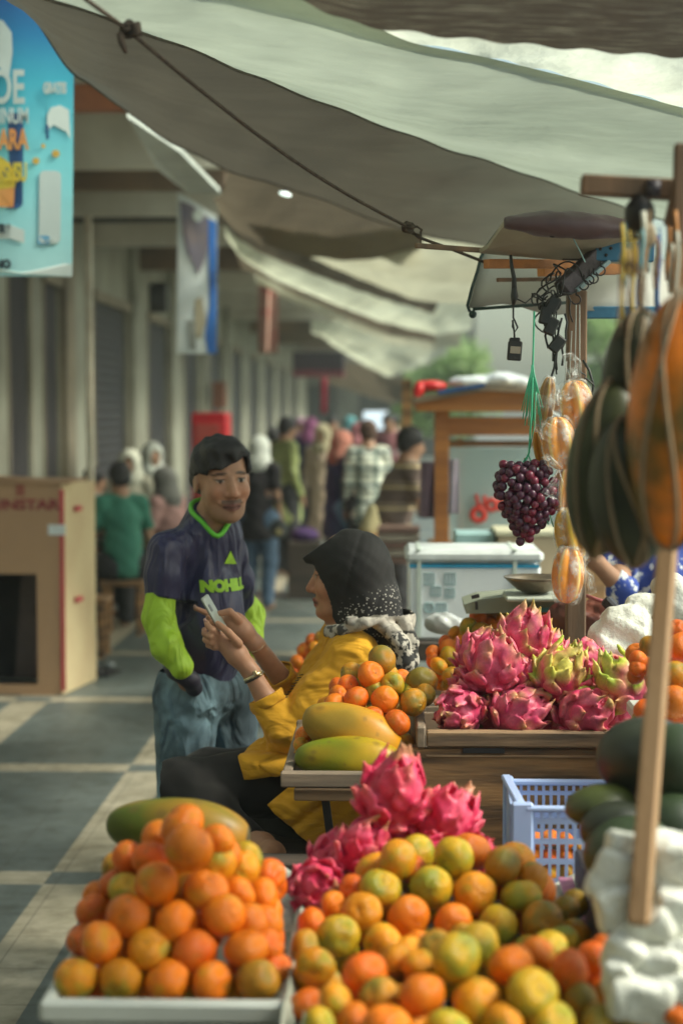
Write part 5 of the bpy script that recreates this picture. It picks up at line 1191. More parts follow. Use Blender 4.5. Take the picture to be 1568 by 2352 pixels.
back_rows = [
 ("top", 4.95, [(1097, 1416, 44, 'O'), (1125, 1412, 38, 'B', .05), (1157, 1418, 40, 'Y'), (1213, 1412, 40, 'Y'), (1259, 1420, 46, 'O'), (1240, 1404, 34, 'O', .1)]),
 ("second row", 4.90, [(1075, 1442, 50, 'G'), (1106, 1456, 56, 'B', -.02), (1130, 1436, 40, 'O', .05), (1287, 1448, 46, 'Y'), (1270, 1462, 40, 'O', .03), (1043, 1454, 36, 'Y', .06), (1300, 1432, 34, 'O', .08)]),
 ("third row", 4.84, [(1029, 1488, 44, 'O'), (1058, 1480, 42, 'O', .03), (1021, 1474, 34, 'D', .06), (1288, 1478, 44, 'G', 0), (1306, 1462, 36, 'O', .03), (1085, 1488, 40, 'B')]),
 ("bottom row", 4.78, [(994, 1498, 34, 'O', .06), (1029, 1508, 50, 'G', .02), (994, 1518, 38, 'D', .04), (1008, 1530, 46, 'Y', 0), (1052, 1514, 46, 'B', .02), (1036, 1552, 46, 'B', -.05), (1068, 1540, 46, 'B', 0), (1012, 1552, 36, 'O', .02)]),
]
pile(back_rows, "heap behind the dragon fruit", "oranges heaped behind the dragon fruit", ("orange buried in the heap behind the dragon fruit, mostly hidden", "OYBG"), .82, 4, (at(985, 1500, 4.9).x, at(1325, 1500, 4.9).x), (4.6, 5.4))
k = thing("display_tray", "shallow tray under the heap of oranges behind the dragon fruit", "tray", (.55, 4.95, .82)); a = at(975, 1575, 4.7); b = at(1335, 1575, 4.7)
s = MB(); s.box(((a.x+b.x)/2, 4.95, .825), (b.x-a.x, .62, .02)); s.build("bottom", w_grey, k); s = MB(); s.box(((a.x+b.x)/2, 4.63, .865), (b.x-a.x, .02, .09)); s.build("front_rail", w_grey, k); s = MB(); s.box(((a.x+b.x)/2, 5.27, .865), (b.x-a.x, .02, .09)); s.build("back_rail", w_grey, k)
right_rows = [
 ("top", 3.68, [(1492, 1484, 52, 'B', .05), (1553, 1446, 50, 'D', .05), (1566, 1486, 70, 'D'), (1520, 1498, 54, 'B', .08)]),
 ("middle", 3.62, [(1464, 1516, 46, 'D', .06), (1462, 1534, 40, 'D', .05), (1510, 1540, 56, 'O', .02), (1553, 1553, 70, 'B'), (1590, 1540, 64, 'D')]),
 ("bottom", 3.56, [(1548, 1612, 76, 'O', -.02), (1480, 1632, 54, 'D', .03), (1515, 1600, 54, 'D', .05), (1600, 1610, 66, 'O')])]
pile(right_rows, "heap behind the pole", "oranges heaped behind the pale pole", ("orange buried in the heap behind the pale pole, mostly hidden", "ODB"), .8, 3, (at(1440, 1500, 3.6).x, 1.2), (3.4, 4.2))
k = MB(); p = at(1540, 1660, 3.62); k.box((p.x+.09, 3.68, p.z-.01), (.30, .40, .03), bev=.006); tag(k.build("enamel_tray", white_pl), "white tray edge under the oranges behind the pole", "tray")
k = MB(); k.box((p.x+.09, 3.70, (p.z+.58)/2), (.26, .3, p.z-.03-.63), bev=.004); tag(k.build("wooden_block", w_dark), "dark wooden block under the white tray behind the melons", "block")
# oranges beyond the woman
beyond = [("upper row", 5.9, [(700, 1493, 40, 'O'), (716, 1472, 34, 'D'), (734, 1466, 36, 'B'), (722, 1488, 30, 'Y', -.03)]), ("lower row", 5.85, [(682, 1521, 36, 'O'), (676, 1540, 34, 'D'), (700, 1530, 36, 'O'), (720, 1515, 38, 'D'), (745, 1500, 38, 'O'), (740, 1530, 38, 'D')])]
pile(beyond, "small heap past the woman's shoulder", "oranges past the woman's shoulder", None)
k = thing("crate_stand", "crate and stand carrying the small orange heap past the woman's shoulder", "stand", (at(710, 1550, 5.9).x, 5.95, 0)); p = at(718, 1553, 5.9)
s = MB(); s.box((p.x+.03, 5.98, p.z-.02), (.16, .25, .04), bev=.004); s.build("tray", w_brown, k); s = MB(); s.box((p.x+.04, 6.0, (p.z-.04)/2), (.10, .2, p.z-.045)); s.build("base", w_dark, k)
# oranges inside the blue crate
cr_rows = [("upper layer", 3.50, [(1228, 1930, 44, 'O'), (1262, 1925, 46, 'O'), (1297, 1932, 44, 'O'), (1332, 1945, 40, 'B')]), ("middle layer", 3.50, [(1225, 1965, 42, 'O'), (1262, 1968, 44, 'D'), (1300, 1965, 44, 'O'), (1340, 1975, 42, 'O')]), ("lower layer", 3.50, [(1225, 2002, 42, 'O'), (1262, 2004, 44, 'Y'), (1300, 2004, 44, 'B'), (1342, 2008, 42, 'O')])]
pile(cr_rows, "fruit seen through the blue crate", "oranges inside the pale blue crate", None)

# ---- dragon fruit
def A3_(v): return np.array(tuple(v), float)
df_m = attr_mat("dragon_fruit_skin", .42, .12, 30, sub=.0, var=.22)
def dragon_mesh(seed, green=.5, magenta=0.0):
    rd = random.Random(seed); el = rd.uniform(1.05, 1.18); q3 = np.array
    base = q3((.62, .040, .135) if magenta < .5 else (.62, .012, .085)); pale = q3((.74, .15, .25) if magenta < .5 else (.76, .09, .19)); deep = q3((.40, .02, .07) if magenta < .5 else (.34, .004, .04))
    S = SDF((-1.75,)*3, (1.75, 1.75, 2.2), .046); S.ell((0, 0, 0), (.80, .80, .80*el), k=.05); tips = []; N = 27
    for i in range(N):
        zz = -0.90 + 1.82*(i+.5)/N; th = math.acos(max(-1, min(1, -zz))); ph = i*2.39996+rd.uniform(-.3, .3)
        nrm = Vector((math.sin(th)*math.cos(ph), math.sin(th)*math.sin(ph), -math.cos(th)*el)); nn_ = nrm.normalized(); b0 = nrm*.80
        up = Vector((0, 0, 1)) - nn_*nn_.z; up = up.normalized() if up.length > .1 else Vector((math.cos(ph), math.sin(ph), 0))
        up = (up + nn_.cross(up)*rd.uniform(-.5, .5)).normalized(); sd_ = up.cross(nn_).normalized(); tp_ = max(0, zz)
        W = rd.uniform(.26, .38)*(1-.25*tp_); L = rd.uniform(.30, .46)*(1+.35*tp_); lift = rd.uniform(.04, .22)+.15*tp_; hk = rd.uniform(.02, .22)
        d1 = (up + nn_*lift*1.6).normalized(); n1 = sd_.cross(d1)*-1; n1 = n1 if n1.dot(nn_) > 0 else -n1
        M = np.stack([A3_(sd_), A3_(d1), A3_(n1)], 1); c1 = b0 + d1*L*.35 + nn_*.03
        S.ell(c1, (W, L*.75, .085), M, k=.07)
        e1 = b0 + d1*L*.95 + nn_*.03; e2 = e1 + (d1 + nn_*hk*3).normalized()*rd.uniform(.14, .26)*(1+.5*tp_); S.cone(e1, e2, .085, .022, k=.09)
        tips.append((A3_(e2), A3_(e1), A3_(b0), rd.choice([q3((.50, .55, .05)), q3((.70, .58, .14)), q3((.36, .44, .05))]), green if rd.random() < .75 else green*.35))
    for i in range(8):
        a = i*.785; d = Vector((math.cos(a)*.14, math.sin(a)*.14, el*.78)); S.cone(d, d+Vector((math.cos(a)*.10, math.sin(a)*.10, .30)), .06, .02, k=.05)
    S.ell((0, 0, -el*.84), (.13, .13, .08), k=.03, sub=True)
    S.warp(lambda P: .030*fbm(P, 4.5, seed)+.010*fbm(P, 13, seed))
    def col(V):
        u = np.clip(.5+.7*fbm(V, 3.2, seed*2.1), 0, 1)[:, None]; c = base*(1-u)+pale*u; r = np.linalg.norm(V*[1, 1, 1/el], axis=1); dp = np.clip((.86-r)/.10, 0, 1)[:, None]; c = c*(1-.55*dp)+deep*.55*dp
        for (e2, e1, b0, tc, g) in tips:
            dd = np.linalg.norm(V-e2, axis=1); f = np.clip(np.clip(1.15-dd/(.36 if green < 1.2 else .55), 0, 1)[:, None]**1.2*g, 0, 1); c = c*(1-f)+tc*f
        sc_ = np.clip((.20-np.linalg.norm(V-[0, 0, -el*.82], axis=1))/.08, 0, 1)[:, None]; c = c*(1-sc_)+q3((.12, .09, .04))*sc_
        cr = np.clip((V[:, 2]-el*.98)/.1, 0, 1)[:, None]*(np.linalg.norm(V[:, :2], axis=1) < .42)[:, None]; return c*(1-cr*.6)+q3((.40, .28, .10))*cr*.6
    o = sdf_obj("dragon_fruit", S, df_m, col=col, it=1); me = o.data; off = Vector(o.location)
    for v in me.vertices: v.co = v.co + off
    bpy.data.objects.remove(o); return me
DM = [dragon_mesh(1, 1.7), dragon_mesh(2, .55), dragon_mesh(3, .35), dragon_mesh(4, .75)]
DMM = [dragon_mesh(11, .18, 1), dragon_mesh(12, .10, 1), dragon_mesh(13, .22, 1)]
def dragon(x, y, d, Y, me, rot, lab, grp):
    o = bpy.data.objects.new("dragon_fruit", me); COL.objects.link(o); o.location = at(x, y, Y); r = px(d, Y)/2*1.0; o.scale = (r, r, r); o.rotation_euler = tuple(R(a) for a in rot)
    return tag(o, lab, "dragon fruit", grp)
G1 = "dragon fruits piled in the big wooden box"
dragon(1201, 1470, 140, 4.10, DM[3], (15, 10, 0), "pink dragon fruit at the very top of the pile in the wooden box", G1)
dragon(1132, 1530, 150, 4.04, DM[2], (10, -15, 70), "big pink dragon fruit with folded scales, upper left in the box pile", G1)
dragon(1284, 1552, 140, 4.02, DM[0], (20, 22, 20), "dragon fruit streaked with yellow green scales in the middle of the box pile", G1)
dragon(1056, 1632, 122, 3.99, DM[2], (80, 20, -30), "dragon fruit showing its dark stem scar at the left front of the box", G1)
dragon(1188, 1638, 132, 3.98, DM[1], (65, -35, 100), "deep pink dragon fruit second from left in the front row of the box", G1)
dragon(1342, 1640, 142, 3.98, DM[1], (60, 30, 10), "wide spreading dragon fruit third from left in the front row of the box", G1)
dragon(1428, 1572, 142, 4.00, DM[0], (20, 25, 200), "dragon fruit with a bright lime green crown at the right end of the box pile", G1)
dragon(1095, 1505, 110, 4.16, DM[1], (20, -30, 150), "dragon fruit half hidden behind the upper left one in the box pile", G1)
dragon(1240, 1590, 110, 4.12, DM[2], (40, 0, 45), "dragon fruit hidden in the dark centre of the box pile", G1)
dragon(1260, 1510, 100, 4.18, DM[3], (10, 30, 45), "dragon fruit behind the top one in the box pile", G1)
dragon(1370, 1590, 100, 4.12, DM[3], (10, 30, 245), "dragon fruit tucked behind the lime crowned one", G1)
for (x, y, d, Y, mi, rt, wh) in ((1122, 1640, 96, 4.06, 1, (60, 10, 140), "wedged between the two leftmost front ones"), (1262, 1645, 100, 4.05, 2, (40, -20, 250), "wedged between the two right front ones"), (1402, 1648, 96, 4.02, 1, (70, 40, 80), "low at the right end of the front row"), (1205, 1560, 104, 4.06, 1, (20, -30, 30), "filling the centre of the pile below the top one"), (1078, 1575, 96, 4.08, 1, (30, -50, 10), "at the left shoulder of the pile above the scarred one"), (1348, 1520, 96, 4.14, 2, (10, 40, 130), "at the right shoulder of the pile beside the post")):
    dragon(x, y, d, Y, DM[mi], rt, "smaller pink dragon fruit " + wh, G1)
G2 = "magenta dragon fruits behind the mixed oranges"
dragon(903, 1828, 182, 3.10, DMM[0], (12, 8, 10), "large magenta dragon fruit on top of the foreground pile", G2)
dragon(1020, 1895, 164, 3.12, DMM[1], (20, 25, 60), "magenta dragon fruit at the right of the foreground pile", G2)
dragon(832, 1950, 146, 3.06, DMM[2], (30, -20, 100), "magenta dragon fruit below and left of the topmost one", G2)
dragon(765, 1975, 132, 3.12, DMM[0], (10, -30, 160), "magenta dragon fruit between the papaya side and the lower heap", G2)
dragon(726, 2040, 140, 3.00, DMM[1], (70, -20, 40), "smooth dark magenta dragon fruit at the lower left end of the heap", G2)
dragon(930, 1930, 130, 3.14, DMM[2], (20, 0, 220), "magenta dragon fruit in the middle of the foreground heap", G2)
dragon(1085, 1965, 110, 3.10, DMM[0], (20, 40, 300), "magenta dragon fruit at the far right end behind the oranges", G2)
dragon(985, 1970, 110, 3.06, DMM[0], (40, 40, 30), "magenta dragon fruit peeping out above the green yellow oranges", G2)
dragon(870, 1985, 100, 3.10, DMM[1], (0, 40, 30), "magenta dragon fruit hidden low behind the oranges", G2)

# ---- papayas
pap_m = attr_mat("papaya_skin", .42, .10, 16, var=.35, bd=.006, spec=.28)
def papaya(A, B, r, c0, c1, lab, grp, spots=30, name="papaya", prof=None, cat="papaya", seed=1, c2=None):
    A, B = Vector(A), Vector(B); ax = (B-A); L = ax.length; z = ax.normalized(); x = z.orthogonal().normalized(); y = z.cross(x); n, m = 80, 90; vs = []; cs = []
    rd = random.Random(seed); sp = [(rd.uniform(.1, .9), rd.uniform(0, 6.28), rd.uniform(.012, .060)) for _ in range(spots)]
    for i in range(m+1):
        t = i/m; e = math.sin(math.acos(1-2*t)); rr = r*(e**.85)*(1+.10*math.sin(t*3.3-.9))
        for k in range(n):
            a = 2*math.pi*k/n; q = rr*(1+.025*math.cos(5*a)*math.sin(math.pi*t)+.02*noise.noise((t*3+seed, math.cos(a), math.sin(a))))
            p = A + z*L*t + (x*math.cos(a)+y*math.sin(a))*q; vs.append(p)
            u = .5+.5*noise.noise((t*3.5+seed, math.cos(a)*1.3, math.sin(a)*1.3+seed)); w_ = min(1, max(0, (t-.15)*1.2+(u-.5)*1.4)); c = [c0[j]*(1-w_)+c1[j]*w_ for j in range(3)]
            for (st_, sa, sr) in sp:
                dd = math.hypot((t-st_)*L/r*.5, math.atan2(math.sin(a-sa), math.cos(a-sa))*.5)
                if dd < sr*2: f = (1-dd/(sr*2))**.6; c = [c[j]*(1-f*.6)+(.15, .09, .025)[j]*f*.6 for j in range(3)]
            if t > .97: c = [(.10, .09, .05)[j] for j in range(3)]
            cs.append(tuple(c))
    s = MB(); s.add(vs, [(i*n+k, i*n+(k+1) % n, (i+1)*n+(k+1) % n, (i+1)*n+k) for i in range(m) for k in range(n)], 0, True, cs)
    return tag(s.build(name, pap_m, colors=True), lab, cat, grp)
papaya(at(696, 1642, 3.95), at(920, 1724, 3.92), px(62, 3.93), (.40, .25, .03), (.62, .27, .012), "ripe yellow papaya with a round scar lying above the greener one in the tray", "papayas in the wooden tray", seed=4)
papaya(at(676, 1738, 3.86), at(925, 1752, 3.86), px(53, 3.86), (.18, .21, .010), (.50, .30, .012), "yellow green papaya lying at the front of the wooden tray", "papayas in the wooden tray", seed=9)
papaya(at(244, 1890, 3.0), at(576, 1928, 3.0), px(74, 3.0), (.09, .12, .012), (.40, .20, .02), "large green papaya turning orange behind the front left orange pyramid", None, seed=14)
# ---- dark melons on the right
mel = mat("dark_melon_rind", (.024, .030, .017), (.013, .017, .011), 6, .45, .15, 50, lo=.4, hi=.65)
mel2 = mat("olive_melon_rind", (.075, .095, .014), (.03, .04, .012), 5, .45, .15, 50)
mel3 = mat("green_melon_rind", (.030, .052, .020), (.018, .030, .013), 5, .45, .15, 50)
def melon(x, y, rx, rz, Y, m, lab, grp, rot=0, ry=None, name="melon", scar=True):
    c = at(x, y, Y); M = Matrix.Rotation(R(rot), 3, 'Y'); k = thing(name, lab, "melon", c, grp)
    n, mm = 40, 26; vs = []; RX, RZ = px(rx, Y), px(rz, Y); RY = ry or RX*.95
    for i in range(mm+1):
        th = math.pi*i/mm
        for j in range(n):
            ph = 2*math.pi*j/n; q = 1+.03*noise.noise((math.cos(ph)+x, math.sin(ph), th+y))
            vs.append(c + M @ Vector((RX*math.sin(th)*math.cos(ph)*q, RY*math.sin(th)*math.sin(ph)*q, -RZ*math.cos(th))))
    s = MB(); s.add(vs, [(i*n+j, i*n+(j+1) % n, (i+1)*n+(j+1) % n, (i+1)*n+j) for i in range(mm) for j in range(n)], 0, True); s.build("rind", m, k)
    if scar: s = MB(); e = c+M @ Vector((0, 0, RZ)); s.tube([e-(e-c)*.03, e+(e-c).normalized()*.012], [.006, .004], 7); s.build("stem", stem_m, k)
    return k, c, M, RX, RY, RZ
GM = "dark melons stacked on the right"
melon(1485, 1742, 118, 96, 2.92, mel, "big dark melon at the top of the stack on the right", GM, 0, scar=False)
melon(1556, 1760, 96, 100, 2.86, mel3, "dull green melon at the right edge partly behind the pole", GM, 0, scar=False)
melon(1378, 1850, 82, 48, 2.86, mel2, "olive green melon at the left of the stack", GM, -8, scar=False)
melon(1412, 1902, 84, 62, 2.80, mel, "dark melon in the middle row left of the pole", GM, -10, scar=False)
melon(1448, 1962, 112, 88, 2.74, mel3, "green melon with a yellowish shoulder, lowest on the right", GM, -6, scar=False)
melon(1545, 1900, 90, 80, 2.80, mel3, "green melon right of the pole in the lower row", GM, 0, scar=False)
# hanging squash / melons in string
tan_s = mat("tan_string", (.30, .22, .13), (.22, .17, .11), 20, .8)
def hanging(x, y, rx, rz, Y, m, lab, rot, angs, seed=0):
    k, c, M, RX, RY, RZ = melon(x, y, rx, rz, Y, m, lab, "melons hanging in string slings on the right", rot, name="hanging_melon", scar=False)
    for a0, sw in angs:
        s = MB(); P = []
        for t in np.linspace(.05, math.pi-.05, 22):
            a = a0+sw*math.cos(t); P.append(c+M @ Vector((RX*1.025*math.sin(t)*math.cos(a), RY*1.025*math.sin(t)*math.sin(a), -RZ*1.02*math.cos(t))))
        s.tube(P, .003, 5); s.build("sling_string", tan_s, k)
    s = MB(); e = c+M @ Vector((0, 0, RZ)); s.tube([e, e.lerp(at(x+20, y-rz-120, Y), .5), at(x+35, y-rz-230, Y+.02)], .002, 5); s.build("hanging_string", tan_s, k)
melh = mat("hanging_melon_rind", (.046, .054, .028), (.020, .024, .016), 9, .42, .12, 50, spec=.35)
hanging(1456, 872, 76, 158, 2.52, melh, "uppermost dark green melon hanging in string at the right", 4, [(-1.9, .3), (-1.0, -.3)])
hanging(1392, 1075, 92, 205, 2.50, mat("hanging_green_rind", (.055, .066, .024), (.026, .032, .016), 9, .42, spec=.35), "long dark green melon hanging at the left of the sling cluster", 7, [(-1.9, .5), (-1.2, -.5), (-2.5, .2)])
hanging(1446, 1130, 96, 172, 2.44, melh, "front dark green melon hanging lowest in the sling cluster", -4, [(-1.7, .6), (-1.1, -.5), (-2.2, .1)])
hanging(1553, 965, 112, 292, 2.38, mat("ripe_orange_rind", (.74, .20, .012), (.13, .085, .018), 7, .38, lo=.42, hi=.60, spec=.45), "huge orange and brown papaya hanging at the right edge above the pole", 3, [(-1.9, .5), (-2.3, -.35), (-1.2, .4)])
# ---- wrapped starfruit
sf_m = attr_mat("starfruit_skin", .28, .05, 20, var=.08)
def star(x, y, w_, h_, Y, rot, spin, lab, cfl=(.80, .30, .018), rim=(.82, .62, .22), wrap=True):
    c = at(x, y, Y); M = Matrix.Rotation(R(rot), 3, 'Y'); k = thing("starfruit", lab, "starfruit", c, "starfruits hanging in plastic wrap by the post"); n, m = 60, 20; vs = []; cs = []; RX, RZ = px(w_, Y)/2*1.22, px(h_, Y)/2*1.08
    for i in range(m+1):
        t = i/m; th = math.pi*t; e = math.sin(th)**.8
        for j in range(n):
            ph = 2*math.pi*j/n; u = abs(math.cos(2.5*(ph+spin))); g = .56+.44*u**1.1; vs.append(c+M @ Vector((RX*e*g*math.cos(ph), RX*e*g*math.sin(ph), -RZ*math.cos(th)*(1-.03*(1-u)))))
            f = max(0, (u-.95)/.05); f = f**1.0; dk = .5+.5*noise.noise((ph*2, t*5, x)); cs.append(tuple((cfl[q]*(.75+.35*dk))*(1-f)+rim[q]*f for q in range(3)))
    s = MB(); s.add(vs, [(i*n+j, i*n+(j+1) % n, (i+1)*n+(j+1) % n, (i+1)*n+j) for i in range(m) for j in range(n)], 0, True, cs); s.build("fruit", sf_m, k, colors=True)
    if wrap:
        rows = []
        for i in range(14):
            t = i/13; r = []
            for j in range(27):
                a = 2*math.pi*j/26; rr = RX*(1.02*math.sin(math.pi*(.15+.8*t))**.5+.10*noise.noise((math.cos(a)*2.5, math.sin(a)*2.5, t*5+x))) ; r.append(c+M @ Vector((rr*math.cos(a), rr*math.sin(a), -RZ*1.03*math.cos(math.pi*(.05+.93*t))+.006*noise.noise((a*3, t*4, y)))))
            rows.append(r)
        s = MB(); s.grid(rows); s.build("plastic_wrap", film_m, k)
star(1322, 930, 66, 104, 4.32, -8, .2, "uppermost wrapped starfruit on the right of the hanging string")
star(1284, 1018, 66, 112, 4.28, -6, 1.0, "wrapped starfruit just above the grapes level, left of the upper one")
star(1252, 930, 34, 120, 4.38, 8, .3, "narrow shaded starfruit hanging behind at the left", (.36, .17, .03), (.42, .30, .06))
star(1296, 1125, 50, 100, 4.30, 4, .7, "starfruit half hidden behind the hanging dark melons", (.70, .26, .02))
star(1309, 1228, 62, 118, 4.28, -10, .35, "golden starfruit second from the bottom of the string", (.62, .34, .03), (.70, .50, .08))
star(1304, 1320, 64, 122, 4.26, 3, .95, "lowest starfruit with a pale cut looking rib")
star(1240, 1040, 26, 90, 4.36, -12, 0, "thin dark orange starfruit behind the grapes", (.50, .20, .02), (.5, .3, .05), False)
# crumpled plastic around the fruit
fm = thing("plastic_film", "crinkled clear plastic twisted around the string of starfruits", "plastic film", at(1290, 1380, 4.3), None)
def film(pts, Y, seed, dep=.03):
    c = [at(x, y, Y) for x, y in pts]; cen = sum(c, Vector())/len(c); rows = []
    for i in range(8):
        f = i/7; rows.append([cen.lerp(p, f)+Vector((0, dep*noise.noise((p.x*30+seed, f*4, seed)), .006*noise.noise((p.z*60, f*5, seed)))) for p in c+[c[0]]])
    s = MB(); s.grid(rows, smooth=False); s.build("film_sheet", film_m, fm)
film([(1262, 905), (1278, 880), (1300, 868), (1330, 878), (1335, 905), (1300, 925), (1285, 960), (1268, 950)], 4.25, 1)
film([(1290, 815), (1315, 808), (1335, 830), (1335, 870), (1310, 880), (1295, 850)], 4.27, 2)
film([(1238, 960), (1265, 975), (1290, 985), (1300, 1005), (1262, 1020), (1240, 1010), (1232, 985)], 4.24, 3)
film([(1240, 1052), (1255, 1040), (1290, 1070), (1300, 1082), (1262, 1082)], 4.22, 4)
film([(1238, 1138), (1262, 1105), (1285, 1075), (1300, 1130), (1296, 1180), (1280, 1150)], 4.24, 5)
film([(1340, 1230), (1358, 1255), (1356, 1290), (1342, 1305), (1330, 1290)], 4.24, 6)
film([(1342, 1300), (1362, 1320), (1370, 1360), (1352, 1370), (1345, 1330)], 4.24, 7)
film([(1250, 1335), (1290, 1310), (1298, 1350), (1280, 1362)], 4.28, 8)
film([(1230, 900), (1262, 912), (1290, 925), (1268, 940), (1235, 935)], 4.23, 9)
s = MB()
for (x0, y0, x1, y1) in ((1322, 700, 1318, 930), (1330, 700, 1330, 900), (1312, 760, 1305, 905), (1300, 830, 1290, 960)): s.tube([at(x0, y0, 4.34), at((x0+x1)/2, (y0+y1)/2, 4.33), at(x1, y1, 4.32)], .0016, 5)
s.build("string", mat("grey_string", (.35, .36, .32)), fm)
# ---- grapes
gk = thing("grape_bunch", "bunch of dark purple grapes hanging from green raffia", "grapes", at(1206, 1060, 4.3))
gm = mat("grape_skin", (.085, .018, .045), (.045, .012, .035), 60, .32, .03); gm2 = mat("red_grape_skin", (.20, .012, .035), (.10, .012, .04), 60, .32, .03)
def unit_ball(m):
    s = MB(); s.ell((0, 0, 0), (1, 1, 1.08), n=18, m=12); o = s.build("grape", m, origin=(0, 0, 0)); me = o.data; bpy.data.objects.remove(o); return me
GA, GB = unit_ball(gm), unit_ball(gm2)
rd = random.Random(8); pts = []; base = total_loc(gk); tries = 0
while len(pts) < 100 and tries < 60000:
    tries += 1; t = rd.random(); y = 1065+t*180; hw = 72*(math.sin(math.pi*min(1, (t*.80+.16)))**.6)*(1-.62*max(0, t-.45)/.55); hw = max(hw, 12); xc = 1203+8*math.sin(t*3)
    u_ = rd.uniform(-1, 1); p = at(xc+hw*u_, y, 4.3-px(hw, 4.3)*.7*math.sqrt(1-u_*u_)*rd.choice((1, 1, 1, .6)))
    if p.y > 4.335: continue
    if all((p-q).length > .0168 for q in pts): pts.append(p)
for i, p in enumerate(pts):
    o = bpy.data.objects.new("grape", GB if rd.random() < .22 else GA); COL.objects.link(o); o.parent = gk; o.location = p-base; r = rd.uniform(.0108, .0125); o.scale = (r, r, r); o.rotation_euler = (rd.uniform(-1, 1), rd.uniform(-1, 1), 0)
s = MB(); s.tube([at(1205, 1052, 4.3), at(1206, 1090, 4.3), at(1204, 1150, 4.31), at(1206, 1215, 4.31)], [.003, .004, .003, .002], 6)
rd = random.Random(2)
for i in range(22):
    y = rd.uniform(1080, 1210); s.tube([at(1205, y, 4.31), at(1205+rd.uniform(-35, 35), y+rd.uniform(-6, 10), 4.31+rd.uniform(-.03, .02))], .0013, 4)
s.build("stem", mat("grape_stem", (.16, .20, .07)), gk)
# ================================================================ PEOPLE
from mathutils.bvhtree import BVHTree
def A3(v): return np.array(tuple(v), float)
def frame(F, tilt=0.0, roll=0.0):
    """columns: forward, left side, up; tilt lowers the gaze"""
    F = Vector(F).normalized(); U = Vector((0, 0, 1)); Sd = U.cross(F).normalized(); U = F.cross(Sd)
    M = Matrix.Rotation(R(roll), 3, F) @ Matrix.Rotation(R(tilt), 3, Sd); F = M @ F; U = M @ U; Sd = M @ Sd
    return np.stack([A3(F), A3(Sd), A3(U)], 1)
def head(S, C, M, sc=1.0, man=True, smile=0.0, detail=True):
    C = A3(C); L = lambda f, s, u: C + M @ (np.array([f, s, u])*sc)
    E = lambda f, s, u, rf, rs, ru, k=.012, sub=False: S.ell(L(f, s, u), np.array([rf, rs, ru])*sc, M, k*sc, sub)
    K = lambda a, b, ra, rb=None, k=.01, sub=False: S.cone(L(*a), L(*b), ra*sc, (rb if rb is not None else ra)*sc, k*sc, sub)
    E(-.012, 0, .022, .095, .076, .096); E(.030, 0, -.040, .064, .060, .082, .02)
    if not detail: K((.085, 0, .0), (.112, 0, -.036), .010, .012); return L
    E(.050, 0, -.092, .040, .044, .030, .02); E(.074 if man else .080, 0, -.103, .018, .022, .016, .016)
    K((.082, 0, .010), (.109, 0, -.034), .0085, .0120, .012)
    for q in (-1, 1):
        E(.095, q*.0135, -.039, .011, .0085, .0085, .005)
        E(.060, q*.040, -.030, .028, .022, .026, .018)
        K((.080, q*.012, .022), (.070, q*.044, .022), .008, .006, .012)
        E(.098, q*.031, .002, .016, .019, .011, .010, True)
        E(.0755, q*.031, .001, .0125, .0135, .0125, .003)
        K((.0845, q*.018, .0085), (.080, q*.045, .0080), .0038, .0035, .004)
        K((.0855, q*.018, -.0085), (.081, q*.043, -.0085), .0028, .0028, .005)
        E(-.008, q*.077, -.012, .018, .007, .030, .005); E(-.006, q*.084, -.010, .009, .005, .018, .004, True)
        E(.099, q*.0075, -.047, .004, .004, .003, .003, True)
    ww = .024+.006*smile; dz = .005*smile
    for q in (-1, 1):
        K((.098, 0, -.0655), (.086, q*ww, -.069+dz), .0062, .0035, .006); K((.0945, 0, -.0790), (.084, q*ww*.9, -.073+dz), .0068, .0035, .006)
        K((.1065, 0, -.0722), (.090, q*ww*1.02, -.0705+dz), .0026, .0022, .003, True)
    return L
